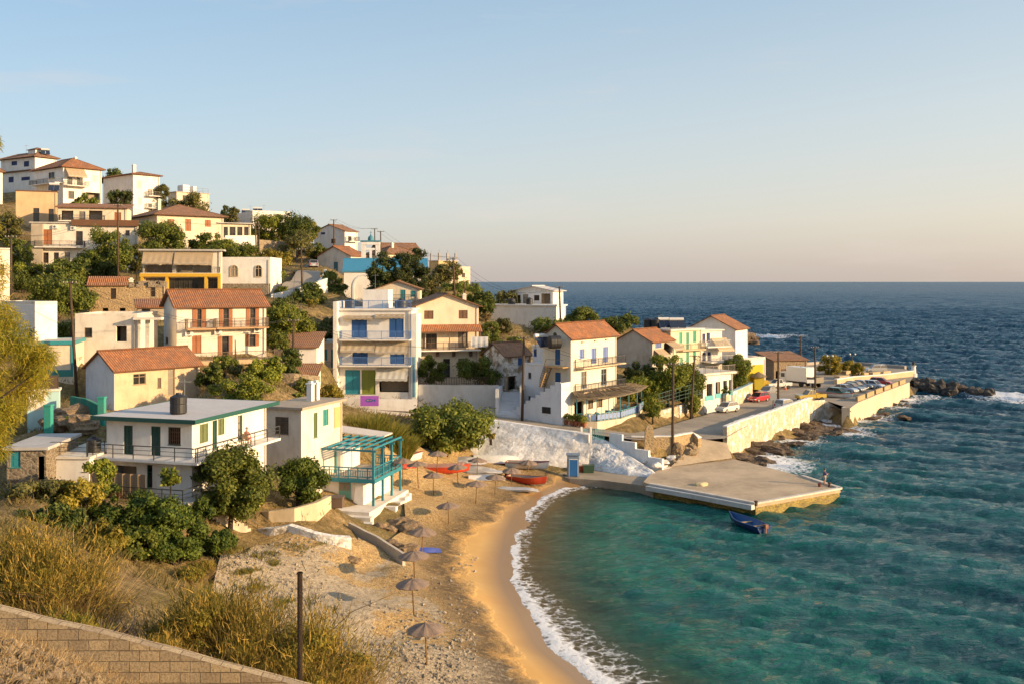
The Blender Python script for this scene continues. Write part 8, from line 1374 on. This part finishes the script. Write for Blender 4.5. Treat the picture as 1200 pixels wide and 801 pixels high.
mp = nd(nt, 'ShaderNodeMapping'); mp.inputs['Rotation'].default_value = (0, 0, R(28)); mp.inputs['Scale'].default_value = (.42, 1, 1); lk(nt, v, mp.inputs['Vector']); vm = mp.outputs[0]
w1 = noise_n(nt, vm, .55, 5, .6); w2 = noise_n(nt, vm, 2.3, 5, .62); big = noise_n(nt, vm, .02, 4, .55); far = noise_n(nt, vm, .12, 4, .6)
lg = mth('LOGARITHM', mth('ADD', mth('MAXIMUM', at('shore'), 0), 1.0), 10)
wobble = mth('ADD', lg, mth('MULTIPLY', mth('SUBTRACT', noise_n(nt, v, .09, 5, .6), .5), .55))
body = ramp(nt, mth('DIVIDE', wobble, 3.2), [(.0, (.20, .14, .06)), (.16, (.10, .11, .055)), (.30, (.012, .145, .09)), (.45, (.003, .090, .074)), (.58, (.003, .050, .062)), (.70, (.010, .054, .088)), (.86, (.032, .085, .145))])
fr_ = lambda a, c, d, e: (lambda n: ([n.inputs[i].__setattr__('default_value', x) for i, x in ((1, a), (2, c), (3, d), (4, e))], lk(nt, lg, n.inputs[0]), n.outputs[0])[2])(nd(nt, 'ShaderNodeMapRange', clamp=True)); patch = noise_n(nt, vm, .035, 8, .74); body = mix(nt, mth('MULTIPLY', ramp(nt, patch, [(.40, .62), (.60, 0)]), fr_(1.3, 2.0, .3, 1)), body, (.004, .034, .066)); body = mix(nt, ramp(nt, big, [(.35, 0), (.65, .35)]), body, (.002, .035, .06)); body = mix(nt, mth('MULTIPLY', ramp(nt, at('crest'), [(.4, 0), (.95, .26)]), mth('GREATER_THAN', at('shore'), 3)), body, mix(nt, fr_(1.5, 2.3, 0, 1), (.022, .16, .15), (.045, .115, .175))); body = mix(nt, ramp(nt, at('crest'), [(0, .4), (.35, 0)]), body, (.001, .022, .034)); lk(nt, body, b.inputs['Base Color']); b.inputs['IOR'].default_value = 1.333; pass; lk(nt, fr_(1.6, 2.9, .09, .32), b.inputs['Roughness']); lk(nt, fr_(1.5, 3.0, .30, .13), b.inputs['Specular IOR Level'])  # wave crests lighter, troughs darker: light through the water put into the colour
hsum = mth('ADD', mth('MULTIPLY', w1, 1.5), mth('ADD', mth('MULTIPLY', w2, .62), mth('ADD', mth('MULTIPLY', far, 1.6), mth('MULTIPLY', mth('MULTIPLY', noise_n(nt, vm, .04, 7, .72), 6.5), mth('GREATER_THAN', lg, 1.75))))); bp_ = nd(nt, 'ShaderNodeBump', Strength=.75, Distance=.55); lk(nt, hsum, bp_.inputs['Height']); lk(nt, bp_.outputs[0], b.inputs['Normal'])
# shallow water lets the sand show
tr = nd(nt, 'ShaderNodeBsdfTransparent'); tr.inputs[0].default_value = (.80, .80, .68, 1); sh = nd(nt, 'ShaderNodeMixShader'); mr = nd(nt, 'ShaderNodeMapRange', clamp=True); lk(nt, at('shore'), mr.inputs[0]); mr.inputs[1].default_value = .2; mr.inputs[2].default_value = 9.0; mr.inputs[3].default_value = .25; mr.inputs[4].default_value = 1.0; lk(nt, mr.outputs[0], sh.inputs[0]); lk(nt, tr.outputs[0], sh.inputs[1]); lk(nt, b.outputs[0], sh.inputs[2])
# foam
fm = nd(nt, 'ShaderNodeBsdfPrincipled'); fm.inputs['Base Color'].default_value = (.80, .80, .80, 1); fm.inputs['Roughness'].default_value = .8; fb = nd(nt, 'ShaderNodeBump', Strength=.8, Distance=.12)
fn = noise_n(nt, v, 1.5, 7, .68); fv = nd(nt, 'ShaderNodeTexVoronoi', Scale=1.6, feature='DISTANCE_TO_EDGE'); wv = nd(nt, 'ShaderNodeVectorMath', operation='MULTIPLY_ADD'); nn_ = nd(nt, 'ShaderNodeTexNoise', Scale=1.2, Detail=4); lk(nt, v, nn_.inputs['Vector']); lk(nt, nn_.outputs['Color'], wv.inputs[0]); wv.inputs[1].default_value = (.9,) * 3; lk(nt, v, wv.inputs[2]); lk(nt, wv.outputs[0], fv.inputs['Vector'])
lace = ramp(nt, fv.outputs['Distance'], [(.02, .32), (.22, 0)]); lk(nt, fn, fb.inputs['Height']); lk(nt, fb.outputs[0], fm.inputs['Normal'])
cap = mth('MULTIPLY', ramp(nt, noise_n(nt, vm, .16, 6, .72), [(.655, 0), (.73, .9)]), ramp(nt, w1, [(.5, 0), (.66, 1)])); capm = nd(nt, 'ShaderNodeMapRange', clamp=True); lk(nt, at('shore'), capm.inputs[0]); capm.inputs[1].default_value = 35; capm.inputs[2].default_value = 70
f_ = mth('ADD', mth('ADD', at('foam'), mth('MULTIPLY', mth('SUBTRACT', fn, .5), 1.7)), mth('MULTIPLY', lace, mth('MINIMUM', mth('MULTIPLY', at('foam'), 4), 1))); ff = nd(nt, 'ShaderNodeMapRange', clamp=True); lk(nt, f_, ff.inputs[0]); ff.inputs[1].default_value = .30; ff.inputs[2].default_value = .78
fg = mth('MULTIPLY', ff.outputs[0], mth('MINIMUM', mth('MULTIPLY', at('foam'), 12), 1)); tot = mth('MINIMUM', mth('ADD', mth('MULTIPLY', fg, .92), mth('MULTIPLY', cap, capm.outputs[0])), 1)
out = nd(nt, 'ShaderNodeMixShader'); lk(nt, tot, out.inputs[0]); lk(nt, sh.outputs[0], out.inputs[1]); lk(nt, fm.outputs[0], out.inputs[2]); lk(nt, out.outputs[0], nt.nodes['Material Output'].inputs[0])
sea = np_mesh('sea', np.stack([X.ravel(), Y.ravel(), Z.ravel()], 1), q, m, smooth=True); sea['kind'] = 'structure'
me = sea.data
for k, a in (('crest', crest), ('shore', sd), ('foam', np.maximum(np.maximum(surf, back), foamd))): me.attributes.new(k, 'FLOAT', 'POINT').data.foreach_set('value', a.ravel().astype(np.float32))
# ================================================================ LIGHT, SKY, CAMERA
sc = bpy.context.scene; wd = bpy.data.worlds.new('World'); sc.world = wd; wd.use_nodes = True; nt = wd.node_tree; bg = nt.nodes['Background']
sky = nd(nt, 'ShaderNodeTexSky', sky_type='NISHITA', sun_disc=False, sun_elevation=R(SUN_EL), sun_rotation=R(SUN_AZ), altitude=0, air_density=1.0, dust_density=2.2, ozone_density=1.6)
tc0 = nd(nt, 'ShaderNodeTexCoord'); sx = nd(nt, 'ShaderNodeSeparateXYZ'); lk(nt, tc0.outputs['Generated'], sx.inputs[0])
EXPO = 1.45; K = 1 / (.12 * 2 ** EXPO)
sc_ = lambda c: tuple(x * K for x in c)
rl = ramp(nt, sx.outputs[2], [(0, (.66, .595, .59)), (.06, (.58, .61, .65)), (.16, (.42, .55, .67)), (.30, (.27, .45, .64)), (.7, (.34, .46, .62))]); rg_ = ramp(nt, sx.outputs[2], [(0, (.80, .66, .58)), (.06, (.86, .74, .63)), (.16, (.72, .73, .70)), (.30, (.46, .60, .70)), (.7, (.40, .50, .63))])  # sky above the view is made brighter to lift the shadows
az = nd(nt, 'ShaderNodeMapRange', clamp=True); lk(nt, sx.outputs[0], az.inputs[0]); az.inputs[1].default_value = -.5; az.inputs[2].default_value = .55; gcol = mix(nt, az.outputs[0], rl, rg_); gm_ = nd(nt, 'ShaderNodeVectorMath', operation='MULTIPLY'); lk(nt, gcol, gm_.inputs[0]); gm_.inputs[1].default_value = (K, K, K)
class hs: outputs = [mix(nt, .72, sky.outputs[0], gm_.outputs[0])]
# a few thin evening clouds
tc = nd(nt, 'ShaderNodeTexCoord'); mp = nd(nt, 'ShaderNodeMapping'); mp.inputs['Scale'].default_value = (2.2, 2.2, 14); lk(nt, tc.outputs['Generated'], mp.inputs['Vector']); cl = noise_n(nt, mp.outputs[0], 1.5, 7, .62)
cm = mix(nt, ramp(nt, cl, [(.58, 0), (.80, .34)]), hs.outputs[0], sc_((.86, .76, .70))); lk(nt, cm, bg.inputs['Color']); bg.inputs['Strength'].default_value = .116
sl = bpy.data.lights.new('sun', 'SUN'); sl.energy = 2.9; sl.angle = R(.6); sl.color = (1, .70, .38); so = bpy.data.objects.new('sun', sl); C.objects.link(so)
sv = Vector((math.sin(R(SUN_AZ)) * math.cos(R(SUN_EL)), math.cos(R(SUN_AZ)) * math.cos(R(SUN_EL)), math.sin(R(SUN_EL)))); so.rotation_euler = (-sv).to_track_quat('-Z', 'Y').to_euler(); so.location = (60, 20, 60)
cd = bpy.data.cameras.new('camera'); co = bpy.data.objects.new('camera', cd); C.objects.link(co); cd.lens = 35; cd.sensor_width = 36; cd.sensor_fit = 'HORIZONTAL'; cd.shift_y = (HY - 400.5) / 1200; cd.clip_start = .5; cd.clip_end = 100000
co.location = (0, 0, HC); co.rotation_euler = (R(90), 0, 0); sc.camera = co
sc.view_settings.view_transform = 'Standard'; sc.view_settings.look = 'None'; sc.view_settings.exposure = EXPO; sc.view_settings.gamma = 1; sc.view_settings.use_curve_mapping = False
sc.cycles.use_denoising = True; sc.cycles.max_bounces = 6; sc.cycles.transparent_max_bounces = 8; sc.cycles.caustics_reflective = False; sc.cycles.caustics_refractive = False
